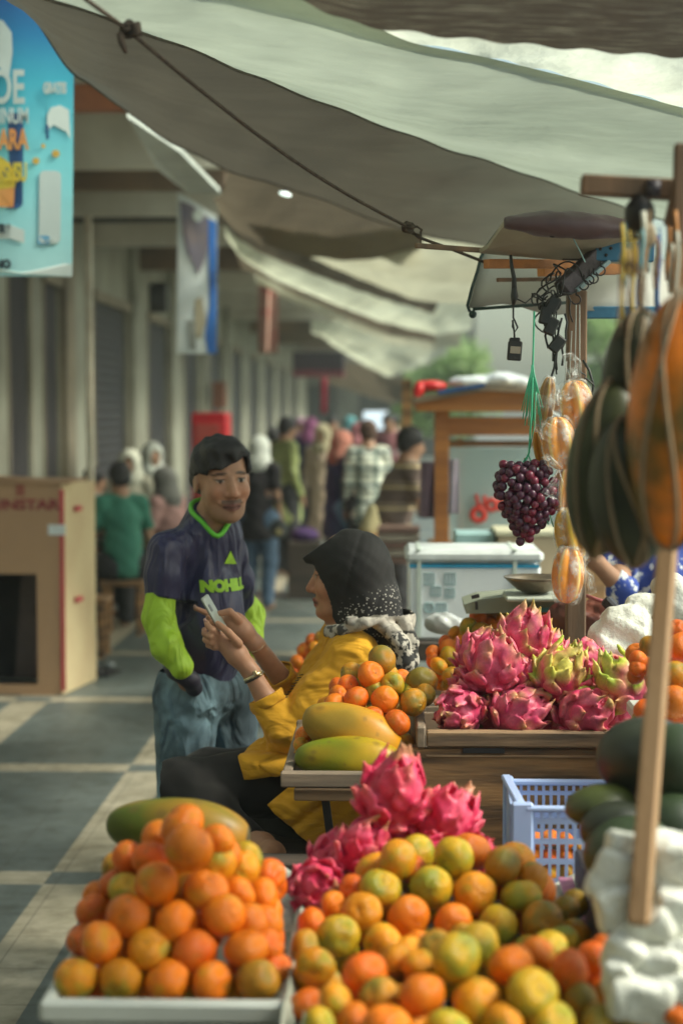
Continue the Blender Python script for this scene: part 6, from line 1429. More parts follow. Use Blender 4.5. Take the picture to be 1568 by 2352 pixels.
def skin_col(M, C, sc, base, man=True, hair=(.02, .016, .015)):
    C = A3(C); base = np.array(base)
    def fn(V):
        Q = (V - C) @ M / sc; f, s, u = Q[:, 0], np.abs(Q[:, 1]), Q[:, 2]
        n = fbm(V, 60); c = base[None, :]*(1+.08*n[:, None]); near = (np.linalg.norm(Q, axis=1) < .16)
        def mixin(mask, col, a=1.0):
            m = np.clip(mask, 0, 1)[:, None]*a; c[:] = c*(1-m) + np.array(col)[None, :]*m
        sm = lambda d, w: np.clip(.5 - d/w, 0, 1)
        cheek = np.exp(-(((s-.04)/.022)**2 + ((u+.035)/.022)**2)) * (f > .03)*near; mixin(cheek, (base[0]*1.15, base[1]*.88, base[2]*.82), .6)
        nose = np.exp(-((s/.016)**2 + ((u+.035)/.016)**2))*(f > .08)*near; mixin(nose, (base[0]*1.15, base[1]*.88, base[2]*.85), .5)
        lip = sm(np.sqrt((s/.027)**2 + ((u+.0722)/.0115)**2)-1, .3)*(f > .075)*near; mixin(lip, (.30, .085, .075) if not man else (.27, .11, .095))
        seam = sm(np.abs(u+.0718-.15*s*(s > .01)*0)/.0022-1, .8)*(s < .026)*(f > .075)*near; mixin(seam, (.05, .02, .018))
        brow = sm(np.sqrt(((s-.032)/.020)**2 + ((u-.0215+.12*(s-.03))/.0050)**2)-1, .4)*(f > .05)*near; mixin(brow, hair, .85)
        eye = sm(np.sqrt(((s-.031)/.0115)**2 + ((u-.0005)/.0042)**2)-1, .3)*(f > .06)*near; mixin(eye, (.42, .38, .34), .9)
        iris = sm(np.sqrt((s-.031)**2 + (u-.0005)**2)/.0055-1, .3)*(f > .06)*near*(np.abs(u-.0005) < .0048); mixin(iris, (.015, .010, .008))
        lash = sm(np.sqrt(((s-.031)/.0150)**2 + ((u-.0060)/.0026)**2)-1, .5)*(f > .06)*near; mixin(lash, hair, .9)
        nos = np.exp(-(((s-.008)/.0045)**2 + ((u+.047)/.003)**2))*(f > .09)*near; mixin(nos, (.06, .025, .02), .8)
        if man:
            mo = sm(np.abs(u+.058)/.006-1, .6)*(s < .030)*(f > .07)*near; mixin(mo, (.05, .035, .03), .75)
            st = sm(np.abs(u+.098)/.024-1, .5)*(f > .0)*near; mixin(st, (.17, .11, .08), .30)
        return np.clip(c, 0, 1)
    return fn
def finger(S, P, r0, r1, k=.004):
    n = len(P); S.chain([A3(p) for p in P], [r0+(r1-r0)*i/(n-1) for i in range(n)], k)
skin_m = attr_mat("skin", .48, .10, 120, sub=.12, var=.08, bd=.001)
hair_m = mat("black_hair", (.012, .010, .012), (.018, .016, .018), 14, .5, .8, 90, .004, (6, 6, .6))
nail_m = mat("nail", (.50, .30, .25), rough=.3, bmp=0)
def camray(obj, x, y):
    me = obj.data; off = total_loc(obj) if obj.parent is None else total_loc(obj)
    if not hasattr(camray, 'c'): camray.c = {}
    if obj.name not in camray.c:
        camray.c[obj.name] = BVHTree.FromPolygons([v.co+off for v in me.vertices], [tuple(p.vertices) for p in me.polygons])
    o = Vector((0, 0, CAM_H)); d = (at(x, y, 1.0)-o).normalized()
    h = camray.c[obj.name].ray_cast(o, d)
    return h[0], h[1]
def stick_on(part, target, D, lift=.0015):
    """press a flat part onto a body surface along direction D"""
    off = total_loc(target); T = BVHTree.FromPolygons([v.co+off for v in target.data.vertices], [tuple(p.vertices) for p in target.data.polygons])
    L = total_loc(part); Rm = part.rotation_euler.to_matrix(); D = Vector(D).normalized(); ext = 0
    for v in part.data.vertices:
        zz = v.co.z; p = L + Rm @ Vector((v.co.x*part.scale[0], v.co.y, 0)); h = T.ray_cast(p - D*.4, D, .8)
        if h[0] is not None: p = h[0] + h[1]*(lift + (zz > 0)*.0012)
        q = Rm.inverted() @ (p - L); v.co = (q.x/part.scale[0], q.y, q.z)
# ---------------------------------------------------------------- woman in yellow
WY = 4.62
wo_ = thing("person", "woman in black headscarf and mustard tunic sitting sideways looking at a phone", "person", (at(700, 1900, WY).x, WY, .56))
HC = at(799, 1317, 4.66); HM = frame((-1, .10, 0), 5)
lo = A3(at(350, 1990, 4.1)); hi = A3(at(960, 1180, 4.95))
S = SDF((lo[0]-.02, 4.10, .50), (at(960, 1300, 4.9).x, 5.05, 1.46), .0042)
head(S, HC, HM, 1.0, man=False)
hipN, hipF = at(775, 1800, 4.60), at(785, 1795, 4.86); chest = at(818, 1570, 4.71)
S.cone(A3(HC)+HM@np.array([-.02, 0, -.07]), A3(at(800, 1455, 4.69)), .050, .058, .02); S.cone(A3(at(800, 1455, 4.69)), A3(chest), .06, .11, .04); S.cone(A3(chest), A3(at(800, 1790, 4.73)), .105, .12, .04)
shN, shF, elN, elF, wrN, wrF = at(808, 1512, 4.55), at(795, 1500, 4.86), at(655, 1688, 4.50), at(705, 1640, 4.82), at(578, 1545, 4.50), at(588, 1480, 4.63)
S.chain([A3(at(812, 1490, 4.7)), A3(shN), A3(elN), A3(wrN)], [.06, .050, .038, .0235], .02); S.chain([A3(at(812, 1490, 4.72)), A3(shF), A3(elF), A3(wrF)], [.06, .050, .038, .0235], .02)
S.ell(A3(elN.lerp(wrN, .38)), (.036, .034, .046), k=.02)
knN, anN = at(405, 1800, 4.50), at(575, 1935, 4.36); knF, anF = at(470, 1775, 4.86), at(700, 1925, 4.62)
S.chain([A3(hipN), A3(knN), A3(anN)], [.075, .052, .034], .02); S.chain([A3(hipF), A3(knF), A3(anF)], [.075, .052, .034], .02)
S.chain([A3(anN), A3(at(600, 1945, 4.30)), A3(at(625, 1962, 4.22)), A3(at(612, 1978, 4.14))], [.034, .036, .032, .022], .015)
# near hand
pk = at(508, 1466, 4.50); S.cone(A3(wrN), A3(at(545, 1505, 4.50)), .0225, .029, .012); S.ell(A3(at(530, 1485, 4.505)), (.030, .018, .040), np.array(Matrix.Rotation(R(-35), 3, 'Y')), .012); S.cone(A3(at(545, 1505, 4.50)), A3(pk), .027, .019, .012)
finger(S, [at(548, 1478, 4.48), at(524, 1452, 4.465), at(500, 1432, 4.485)], .0125, .0085)                       # thumb
for (a, b, c, d) in (((507, 1462, 4.49), (488, 1447, 4.475), (477, 1436, 4.49), (474, 1428, 4.52)), ((504, 1470, 4.495), (484, 1462, 4.475), (470, 1455, 4.49), (469, 1446, 4.525)), ((504, 1478, 4.50), (486, 1476, 4.48), (472, 1470, 4.495), (472, 1461, 4.53)), ((510, 1486, 4.51), (493, 1487, 4.49), (479, 1482, 4.505), (478, 1474, 4.535))):
    finger(S, [at(*a), at(*b), at(*c), at(*d)], .0095, .0072)
# far hand
S.cone(A3(wrF), A3(at(560, 1450, 4.62)), .022, .027, .012); S.cone(A3(at(560, 1450, 4.62)), A3(at(530, 1428, 4.62)), .027, .022, .012); S.ell(A3(at(543, 1432, 4.62)), (.030, .018, .034), np.array(Matrix.Rotation(R(-40), 3, 'Y')), .012)
finger(S, [at(548, 1425, 4.60), at(528, 1405, 4.585), at(503, 1409, 4.585)], .012, .0082)                        # thumb
for (a, b, c, d) in (((522, 1425, 4.63), (497, 1418, 4.655), (470, 1406, 4.65), (449, 1397, 4.64)), ((520, 1432, 4.64), (500, 1432, 4.665), (484, 1424, 4.65), (478, 1418, 4.62)), ((520, 1440, 4.64), (502, 1444, 4.665), (488, 1438, 4.65), (484, 1430, 4.62)), ((524, 1448, 4.63), (508, 1454, 4.655), (496, 1450, 4.64), (492, 1442, 4.615))):
    finger(S, [at(*a), at(*b), at(*c), at(*d)], .0092, .007)
wskin = (.46, .235, .14)
sdf_obj("body", S, skin_m, wo_, col=skin_col(HM, HC, 1.0, wskin, man=False), it=1)
for (x, y, Y, n_) in ((473, 1427, 4.505, 0), (450, 1396, 4.632, 0)):
    s = MB(); s.ell(at(x, y, Y)+Vector((-.002, -.004, .004)), (.0045, .0035, .005), n=8, m=6); s.build("fingernail", nail_m, wo_)
# tunic
yel = (.74, .37, .012); yel_m = mat("mustard_fabric", yel, (.66, .32, .010), 7, .85, .25, 300, .0015, sheen=.04)
S = SDF((at(540, 1700, 4.6).x, 4.30, .50), (at(965, 1500, 4.9).x, 5.10, 1.22), .0048)
S.chain([A3(at(806, 1468, 4.69)), A3(at(818, 1550, 4.71)), A3(at(808, 1680, 4.73)), A3(at(800, 1790, 4.73))], [.085, .128, .138, .145], .04)
S.ell(A3(at(752, 1565, 4.70)), (.085, .12, .08), k=.04); S.ell(A3(at(862, 1540, 4.70)), (.09, .13, .11), k=.04)
cN, cF = at(613, 1607, 4.505), at(640, 1552, 4.72)
S.chain([A3(at(812, 1492, 4.68)), A3(shN), A3(shN.lerp(elN, .5)), A3(elN)], [.075, .072, .062, .056], .02); S.cone(A3(elN), A3(cN), .056, .046, .02)
S.chain([A3(at(812, 1490, 4.72)), A3(shF), A3(shF.lerp(elF, .5)), A3(elF)], [.07, .070, .060, .052], .02); S.cone(A3(elF), A3(cF), .052, .044, .02)
S.cone(A3(at(790, 1785, 4.66)), A3(at(600, 1762, 4.55)), .125, .070, .04)
S.cone(A3(at(790, 1785, 4.80)), A3(at(640, 1745, 4.82)), .115, .070, .04)
def cut(S, fn):
    ax = [S.lo[i]+S.h*np.arange(S.n[i]) for i in range(3)]; G = np.stack(np.meshgrid(*ax, indexing='ij'), -1); S.F = np.maximum(S.F, -fn(G).astype(np.float32)); return S
def planecut(P0, N, rad=None, P1=None):
    P0, N = A3(P0), A3(N)/np.linalg.norm(A3(N))
    def fn(G):
        d = -((G-P0) @ N)                       # removes where (G-P0).N > 0
        if rad is not None: d = np.maximum(d, np.linalg.norm(G-P0, axis=-1)-rad)
        return d
    return fn
S.warp(lambda P: .0050*np.sin(P[:, 0]*38+P[:, 2]*52+3*np.sin(P[:, 1]*9))*np.exp(-((P[:, 2]-elN.z)/.11)**2) + .0030*fbm(P*np.array([1, 1, .6]), 26) + .0016*fbm(P, 60))
for c, e in ((cN, elN), (cF, elF)): cut(S, planecut(c, (c-e), .085))
cut(S, planecut(at(556, 1760, 4.55), (at(556, 1760, 4.55)-at(700, 1772, 4.55)), .3))
tun = sdf_obj("tunic", S, yel_m, wo_, it=1)
def cuff(c, e, r, m, par, w_=.022):
    d = (c-e).normalized(); s = MB(); u = d.orthogonal().normalized(); v = d.cross(u); rows = []
    for i in range(9):
        t = i/8; rr = r*(1+.05*math.sin(t*3.1)); rows.append([c+d*(t-.75)*w_+(u*math.cos(a)+v*math.sin(a))*(rr+.0025*math.sin(a*5+t*4)) for a in np.linspace(0, 2*math.pi, 29)])
    s.grid(rows); o = s.build("cuff", m, par); md = o.modifiers.new("t", 'SOLIDIFY'); md.thickness = .004; return o
cuff(cN+(cN-elN).normalized()*.004, elN, .0475, yel_m, wo_, .03); cuff(cF+(cF-elF).normalized()*.004, elF, .0455, yel_m, wo_, .03)
def cloth_patch(name, pts_rows, Ys, m, par, fold=.008, n=22):
    rows = []
    K = len(pts_rows)
    for i in range(20):
        t = i/19*(K-1); a = min(int(t), K-2); f = t-a; r = []
        for j in range(n+1):
            u = j/n
            def ev(row, YY):
                q = u*(len(row)-1); b = min(int(q), len(row)-2); g = q-b
                return at(row[b][0]*(1-g)+row[b+1][0]*g, row[b][1]*(1-g)+row[b+1][1]*g, YY[b]*(1-g)+YY[b+1]*g)
            p = ev(pts_rows[a], Ys[a]).lerp(ev(pts_rows[a+1], Ys[a+1]), f); p.y += fold*math.sin(u*14+i*.12)+.5*fold*math.sin(u*31+1); r.append(p)
        rows.append(r)
    s = MB(); s.grid(rows); o = s.build(name, m, par); o.modifiers.new("t", 'SOLIDIFY').thickness = .004; return o
cloth_patch("tunic_hem", [[(700, 1775), (770, 1780), (880, 1790)], [(660, 1812), (760, 1850), (880, 1870)], [(614, 1852), (680, 1912), (744, 1962)]], [[4.46, 4.44, 4.5], [4.44, 4.42, 4.46], [4.43, 4.40, 4.42]], yel_m, wo_)
cloth_patch("tunic_hem", [[(652, 1712), (700, 1705), (760, 1720)], [(596, 1722), (660, 1735), (740, 1745)], [(546, 1736), (600, 1762), (700, 1772)], [(562, 1792), (640, 1782), (705, 1778)]], [[4.56, 4.52, 4.50], [4.50, 4.46, 4.47], [4.46, 4.43, 4.45], [4.44, 4.43, 4.45]], yel_m, wo_, .004)
s = MB(); pk_m = mat("black_thread", (.03, .025, .02))
for i in range(9):
    x, y = 652+i*4.5, 1602-i*6.4; h, nn_ = camray(tun, x, y)
    if h is None: continue
    h2, _ = camray(tun, x+8, y-2); h2 = h2 or h; s.tube([h+Vector((0, -.002, 0)), h2+Vector((0, -.002, 0))], .0016, 5)
s.build("stitching", pk_m, wo_) if s.v else None
# trousers
S = SDF((lo[0]-.03, 4.26, .50), (at(900, 1700, 4.9).x, 5.10, .96), .006)
S.chain([A3(hipN), A3(hipN.lerp(knN, .55)), A3(knN), A3(knN.lerp(anN, .5)), A3(anN)], [.105, .088, .066, .062, .046], .025)
S.chain([A3(hipF), A3(hipF.lerp(knF, .55)), A3(knF), A3(anF)], [.10, .088, .066, .05], .025)
S.cone(A3(hipN), A3(hipF), .11, .11, .03)
S.warp(lambda P: .004*fbm(P*np.array([.6, 1, 1]), 30)+.002*np.sin(P[:, 0]*60+P[:, 2]*40))
cut(S, planecut(anN+(anN-knN).normalized()*.01, (anN-knN), .10))
sdf_obj("trousers", S, mat("black_cotton", (.010, .009, .009), (.017, .015, .014), 8, .85, .3, 200, .001, sheen=.04), wo_, it=2)
# headscarf
S = SDF(A3(HC)-np.array([.17, .16, .20]), A3(HC)+np.array([.19, .17, .15]), .0034)
HL = lambda f, s_, u: A3(HC)+HM @ np.array([f, s_, u])
S.ell(HL(-.008, 0, .018), (.112, .094, .104), HM, .02); S.ell(HL(.050, 0, .060), (.072, .062, .040), HM, .02); S.ell(HL(.088, 0, .055), (.038, .040, .018), HM, .02); S.cone(HL(-.025, 0, -.01), HL(-.050, 0, -.150), .094, .092, .03); S.cone(HL(.01, .0, -.05), HL(-.005, 0, -.125), .075, .062, .03)
S.ell(HL(-.070, 0, -.075), (.055, .075, .055), HM, .03)
def topcut(G):
    Q = (G-A3(HC)) @ HM; return np.maximum(-(.5*Q[..., 0]+.866*Q[..., 2]-.109), .0-Q[..., 0])
cut(S, topcut)
S.warp(lambda P: (lambda Q: -.0060*np.abs(np.sin(Q[:, 0]*33+Q[:, 2]*11+.5))**.5*np.clip(.5-Q[:, 0]*9, 0, 1)+.003 + .0014*fbm(P, 45))((P-A3(HC)) @ HM))
def facecut(G):
    Q = (G-A3(HC)) @ HM; f, s_, u = Q[..., 0], Q[..., 1], Q[..., 2]
    line = .118 - (.052-u)*.44                 # front edge of the scarf runs down and back
    d1 = (line - f)*.9; d2 = (u-.058)
    return np.maximum(d1, d2)
cut(S, facecut)
def innercut(G):
    Q = (G-A3(HC)) @ HM; return np.sqrt((Q[..., 0]-.05)**2/(.085**2)+Q[..., 1]**2/(.066**2)+(Q[..., 2]+.035)**2/(.105**2))*.07-.07
cut(S, innercut)
m_, t_, bb = nm("printed_scarf"); at_ = t_.nodes.new("ShaderNodeVertexColor"); at_.layer_name = 'Col'; sep = t_.nodes.new("ShaderNodeSeparateColor"); t_.links.new(at_.outputs[0], sep.inputs[0])
vor = tex(t_, 115, kind='vor'); dots = ramp(t_, vor, [(.20, (.50, .47, .42)), (.28, (.010, .009, .010))])
blk_c = mixc(t_, sep.outputs[0], (.009, .008, .008), dots); leo = ramp(t_, tex(t_, 55, 2), [(.47, (.46, .43, .37)), (.53, (.02, .02, .02))])
lc = mixc(t_, sep.outputs[2], (.46, .42, .36), leo); t_.links.new(mixc(t_, sep.outputs[1], blk_c, lc), bb.inputs['Base Color']); bb.inputs['Roughness'].default_value = .8; bb.inputs['Sheen Weight'].default_value = .05; bump(t_, bb, tex(t_, 260, 2), .15, .001)
def scarf_col(V):
    Q = (V-A3(HC)) @ HM; c = np.zeros((len(V), 3)); edge = -.085 - .35*(Q[:, 0]+.1) + .006*np.sin(Q[:, 0]*80)
    c[:, 0] = np.clip((-.035-.25*(Q[:, 0]+.1)-Q[:, 2])/.02, 0, 1)*(Q[:, 0] < .03); c[:, 1] = 0; return c
sdf_obj("headscarf", S, m_, wo_, col=scarf_col, it=1)
S = SDF(A3(at(735, 1560, 4.4)), A3(at(975, 1385, 4.86))+np.array([.01, .02, 0]), .004)
S.chain([A3(at(752, 1450, 4.60)), A3(at(790, 1446, 4.53)), A3(at(840, 1430, 4.50)), A3(at(905, 1410, 4.56)), A3(at(925, 1412, 4.66)), A3(at(900, 1430, 4.76)), A3(at(840, 1440, 4.84))], [.016, .016, .015, .020, .024, .03, .02], .012)
S.ell(A3(at(928, 1420, 4.60)), (.032, .035, .040), k=.012)
S.chain([A3(at(862, 1428, 4.54)), A3(at(900, 1450, 4.535)), A3(at(918, 1480, 4.53)), A3(at(928, 1525, 4.53)), A3(at(936, 1548, 4.53))], [.018, .022, .025, .027, .018], .01)
S.chain([A3(at(925, 1425, 4.56)), A3(at(946, 1478, 4.555)), A3(at(950, 1520, 4.55))], [.018, .018, .014], .008)
S.cone(A3(at(752, 1452, 4.58)), A3(at(765, 1462, 4.55)), .012, .010, .01); S.cone(A3(at(812, 1406, 4.52)), A3(at(800, 1428, 4.51)), .014, .012, .008)
S.warp(lambda P: .0016*np.sin(P[:, 0]*90+P[:, 2]*60+np.sin(P[:, 2]*40))+.0016*fbm(P, 60))
def drape_col(V):
    c = np.zeros((len(V), 3)); c[:, 1] = 1; xs = at(880, 1450, 4.55).x; zt_ = at(880, 1440, 4.55).z
    c[:, 2] = np.clip((zt_-V[:, 2])/.012, 0, 1)*np.clip((V[:, 0]-at(868, 1450, 4.55).x)/.02, 0, 1); c[:, 2] = np.maximum(c[:, 2], (V[:, 0] < at(800, 1450, 4.6).x)*.9); c[:, 2] = np.maximum(c[:, 2], .35); return c
sdf_obj("scarf_drape", S, m_, wo_, col=drape_col, it=1)
# bangles
gold = mat("pale_gold", (.72, .62, .38), (.6, .5, .3), 20, .25, .02, metal=.8)
def band(c, d, r, w_, m, name, par, th=.002):
    d = Vector(d).normalized(); u = d.orthogonal().normalized(); v = d.cross(u); s = MB()
    s.grid([[c+d*t*w_+(u*math.cos(a)+v*math.sin(a))*(r+th*math.cos(t*3)) for a in np.linspace(0, 6.2832, 30)] for t in (-.5, -.2, .2, .5)]); o = s.build(name, m, par); o.modifiers.new("t", 'SOLIDIFY').thickness = th; return o
dN = wrN-elN; band(at(581, 1552, 4.50), dN, .0262, .010, gold, "bracelet", wo_); band(at(583, 1558, 4.50), dN, .0262, .004, blk, "bracelet", wo_)
s = MB(); q = at(586, 1546, 4.475); s.box(q, (.011, .008, .014), Matrix.Rotation(R(-30), 3, 'Y'), bev=.002); s.ell(at(598, 1550, 4.478), (.005, .005, .004), n=10, m=6); s.build("clasp", gold, wo_)
band(at(588, 1481, 4.63), wrF-elF, .0242, .003, gold, "bracelet", wo_)
# phone (held, so a thing of its own)
pa_, pb_ = at(471, 1373, 4.56), at(505, 1432, 4.56); d = (pb_-pa_); ph = thing("phone", "pale grey smartphone held upright in the woman's hands", "phone", pb_)
x_ = d.normalized(); y_ = Vector((.10, 1, .05)); y_ = (y_-x_*y_.dot(x_)).normalized(); z_ = x_.cross(y_); Mx = Matrix((x_, y_, z_)).transposed()
cen = (pa_+pb_)/2+x_*.020; s = MB(); s.box(cen, (d.length+.05, .072, .0085), Mx, bev=.0035); s.build("case", mat("pale_grey_case", (.44, .48, .42), rough=.35), ph)
s = MB(); s.box(cen-z_*.0045, (d.length+.042, .065, .0012), Mx); s.build("screen", mat("dark_glass_screen", (.02, .025, .03), rough=.08), ph)
s = MB(); s.box(cen+z_*.0045-x_*.03-y_*.02, (.022, .02, .0022), Mx, bev=.001); s.build("camera_bump", mat("grey_bump", (.10, .10, .10), rough=.3), ph)

# ---------------------------------------------------------------- man in the dark jersey
MY = 5.12
mn = thing("person", "black haired man in dark jersey with lime sleeves smiling at the camera", "person", (at(480, 1600, MY).x, MY, 0))
mF = (.50, -.86, 0); MHC = at(510, 1098, 5.08); MHM = frame((.38, -.92, 0), 4, 3)
S = SDF((at(305, 1200, 5.1).x, 4.84, .0), (at(615, 1200, 5.4).x, 5.52, 1.72), .0048)
head(S, MHC, MHM, 1.04, True, smile=2.2)
nb = at(487, 1205, 5.13); shR, shL = at(386, 1268, 5.03), at(522, 1272, 5.26); elR, elL = at(366, 1415, 5.00), at(556, 1415, 5.36); wrR, wrL = at(420, 1545, 4.97), at(560, 1500, 5.29)
S.cone(A3(MHC)+MHM@np.array([-.02, 0, -.07]), A3(nb), .056, .062, .02); S.cone(A3(nb), A3(at(470, 1320, 5.17)), .055, .085, .03); S.cone(A3(at(470, 1320, 5.17)), A3(at(470, 1560, 5.18)), .09, .09, .03)
S.chain([A3(nb), A3(shR), A3(elR), A3(wrR), A3(at(446, 1592, 5.07))], [.05, .046, .040, .028, .03], .02); S.chain([A3(nb), A3(shL), A3(elL), A3(wrL), A3(at(575, 1550, 5.22))], [.05, .042, .034, .026, .03], .02)
for h, o_ in (((430, 1600, 5.10), -1), ((520, 1600, 5.24), 1)):
    hp = at(*h); kn = Vector((hp.x+.01*o_, hp.y-.02, .48)); an = Vector((hp.x+.02*o_, hp.y, .08)); S.chain([A3(hp), A3(kn), A3(an)], [.085, .055, .04], .02); S.cone(A3(an)+[0, 0, -.035], A3(an)+[.05, -.14, -.045], .036, .028, .02)
mskin = (.44, .235, .145)
sdf_obj("body", S, skin_m, mn, col=skin_col(MHM, MHC, 1.04, mskin, True), it=1)
# hair
S = SDF(A3(MHC)-np.array([.14, .14, .06]), A3(MHC)+np.array([.14, .14, .16]), .0036)
ML = lambda f, s_, u: A3(MHC)+MHM @ np.array([f, s_, u])
S.ell(ML(-.014, 0, .034), (.104, .091, .096), MHM, .02); S.ell(ML(.040, .0, .088), (.058, .062, .032), MHM, .02); S.ell(ML(-.05, 0, -.01), (.062, .080, .055), MHM, .02)
S.cone(ML(.060, -.040, .085), ML(.078, -.052, .030), .022, .007, .015); S.cone(ML(.058, -.01, .095), ML(.090, -.034, .040), .022, .007, .012); S.cone(ML(.060, .03, .092), ML(.086, .010, .066), .016, .008, .015); S.cone(ML(.05, .055, .07), ML(.060, .070, .030), .014, .007, .015)
for q in (-1, 1): S.cone(ML(.012, q*.076, .02), ML(.016, q*.074, -.022), .010, .005, .01)
S.warp(lambda P: (lambda Q: .0034*np.sin(Q[:, 1]*130+Q[:, 2]*46+Q[:, 0]*60)*.6+.0030*fbm(Q, 50))((P-A3(MHC)) @ MHM))
def hairface(G):
    Q = (G-A3(MHC)) @ MHM; lim = .036+.42*np.clip(Q[..., 1]+.025, 0, .07); return np.maximum(np.maximum(.045-Q[..., 0], Q[..., 2]-lim), np.abs(Q[..., 1])-.060)
cut(S, hairface)
def earcut(G):
    Q = (G-A3(MHC)) @ MHM; return np.sqrt((Q[..., 0]-.03)**2/(.045**2)+(Q[..., 2]+.02)**2/(.042**2))*.04-.04
cut(S, earcut)
sdf_obj("hair", S, hair_m, mn, it=1)
# jersey
jer = mat("dark_jersey", (.022, .022, .066), (.034, .032, .090), 5, .48, .15, 400, .0008, sheen=.04); lime = mat("lime_sleeve_fabric", (.42, .66, .035), (.36, .58, .03), 6, .55, .15, 300, .001); cuffm = mat("dark_cuff", (.03, .025, .05))
S = SDF((at(305, 1200, 5.1).x, 4.84, at(470, 1610, 5.1).z), (at(615, 1200, 5.4).x, 5.52, at(470, 1140, 5.1).z), .0048)
S.chain([A3(at(487, 1190, 5.13)), A3(at(482, 1228, 5.14)), A3(at(464, 1320, 5.15)), A3(at(466, 1460, 5.16)), A3(at(462, 1585, 5.17))], [.066, .088, .110, .114, .114], .05)
S.ell(A3(at(482, 1430, 5.10)), (.104, .10, .16), k=.05)
S.chain([A3(at(476, 1218, 5.12)), A3(shR), A3(at(376, 1320, 5.01)), A3(at(370, 1388, 5.0))], [.056, .056, .051, .050], .03); S.chain([A3(at(495, 1218, 5.15)), A3(shL), A3(at(545, 1335, 5.31)), A3(at(556, 1410, 5.36))], [.062, .058, .050, .046], .03)
S.warp(lambda P: .0028*np.sin(P[:, 0]*46+P[:, 2]*24+1.5*np.sin(P[:, 2]*8))*np.clip(.5+.5*np.sin(P[:, 0]*17+P[:, 2]*9), 0, 1)+.0014*fbm(P*np.array([1, 1, .5]), 40))
cut(S, planecut(at(370, 1374, 5.0), elR-shR, .11)); cut(S, planecut(at(556, 1412, 5.36), elL-shL, .07)); cut(S, planecut(at(470, 1592, 5.17), (0, 0, -1), .4))
C0 = A3(at(487, 1178, 5.12)); CF = np.array([.33, -.944, 0]); CLf = np.array([.944, .33, 0])
def coll_z(th, f): return .016 - .50*f - .022*2.2*math.exp(-(th/.45)**2)
def samp(p):
    i = np.round((p-S.lo)/S.h).astype(int); i = np.clip(i, 0, S.n-1); return S.F[tuple(i)]
ring_pts = []
for th in np.linspace(-math.pi, math.pi, 41)[:-1]:
    r_ = .03; p = None
    while r_ < .17:
        f = r_*math.cos(th); p = C0 + CF*f + CLf*(r_*math.sin(th)) + np.array([0, 0, coll_z(th, f)])
        if samp(p) > 0: break
        r_ += .002
    ring_pts.append(Vector(p))
def neckcut(G):
    v = G-C0; f = v @ CF; l = v @ CLf; z = v[..., 2]; th = np.arctan2(l, f)
    return np.maximum(np.maximum((.016-.50*f-.0484*np.exp(-(th/.45)**2))-z, np.sqrt(f*f+l*l)-.125), -z-.2)
cut(S, neckcut)
folds(jer, 13, 1.0, .07, (0, 35, 0), 5, (1, 1, .25)); folds(lime, 14, 1.0, .06, (0, -30, 0), 5, (1, 1, .35)); folds(yel_m, 12, 1.0, .05, (0, -40, 0), 5, (.3, 1, 1))
jo = sdf_obj("jersey", S, jer, mn, it=1)
for (pts, rs, cc_) in (([at(370, 1362, 5.0), at(364, 1415, 4.99), at(382, 1480, 4.97), at(416, 1532, 4.95)], [.041, .043, .042, .034], (at(420, 1545, 4.945), at(372, 1480, 4.97))), ([at(549, 1350, 5.33), at(560, 1395, 5.36), elL+Vector((.022, 0, 0)), at(578, 1490, 5.28)], [.036, .042, .045, .034], None)):
    a = np.min([A3(p) for p in pts], 0)-.09; b = np.max([A3(p) for p in pts], 0)+.09; S = SDF(a, b, .0042); S.chain([A3(p) for p in pts], rs, .02)
    S.warp(lambda P: -.0045*np.abs(np.sin(P[:, 2]*30-P[:, 0]*26+1.2*np.sin(P[:, 1]*22)))**.6+.0012*fbm(P, 50)); sdf_obj("under_sleeve", S, lime, mn, it=1)
S = SDF(A3(at(320, 1640, 4.80)), A3(at(500, 1480, 5.2)), .0045); S.cone(A3(at(404, 1540, 4.955)), A3(at(438, 1562, 4.965)), .030, .024, .02); S.cone(A3(at(438, 1562, 4.965)), A3(at(446, 1580, 5.0)), .024, .026, .02); sdf_obj("cuff", S, cuffm, mn)
# collar: lime band following the neck opening
P = ring_pts
for _ in range(2): P = [(P[i-1]+P[i]*2+P[(i+1) % len(P)])/4 for i in range(len(P))]
s = MB(); s.tube(P+[P[0]], .0078, 8, cap=False); s.build("collar", mat("lime_collar", (.16, .62, .05), (.13, .55, .05)), mn)
F_ = Vector(mF).normalized(); Rt = Matrix((Vector((.86, .50, 0)).normalized(), Vector((0, 0, 1)), F_)).transposed()
lm = mat("lime_lettering", (.24, .46, .015), (.34, .60, .02), 30)
tp_ = text_part("lettering", "NOHILL", .043, lm, mn, at(536, 1350, 5.0), Rt, .0006, 1.0, 'CENTER', .0035, 1.0)
def subdiv(o, n=2):
    import bmesh
    b = bmesh.new(); b.from_mesh(o.data); bmesh.ops.triangulate(b, faces=b.faces[:])
    for _ in range(n): bmesh.ops.subdivide_edges(b, edges=[e for e in b.edges if e.calc_length() > .006], cuts=1); bmesh.ops.triangulate(b, faces=b.faces[:])
    b.to_mesh(o.data); b.free()
subdiv(tp_); stick_on(tp_, jo, -F_, .0025)
s = MB(); c_ = at(556, 1290, 5.0); s.add([c_+Vector(v) for v in ((-.02, -.01, -.012), (.022, .012, -.016), (.0, 0, .026), (-.006, 0, .0))], [(0, 1, 2)]); lo_ = s.build("logo", lm, mn)
off = total_loc(mn); D = -F_; T = BVHTree.FromPolygons([v.co+off for v in jo.data.vertices], [tuple(p.vertices) for p in jo.data.polygons])
for v in lo_.data.vertices:
    h = T.ray_cast(v.co+off-D*.3, D, .7)
    if h[0] is not None: v.co = h[0]+h[1]*.003-off
lo_.modifiers.new("t", 'SOLIDIFY').thickness = .001
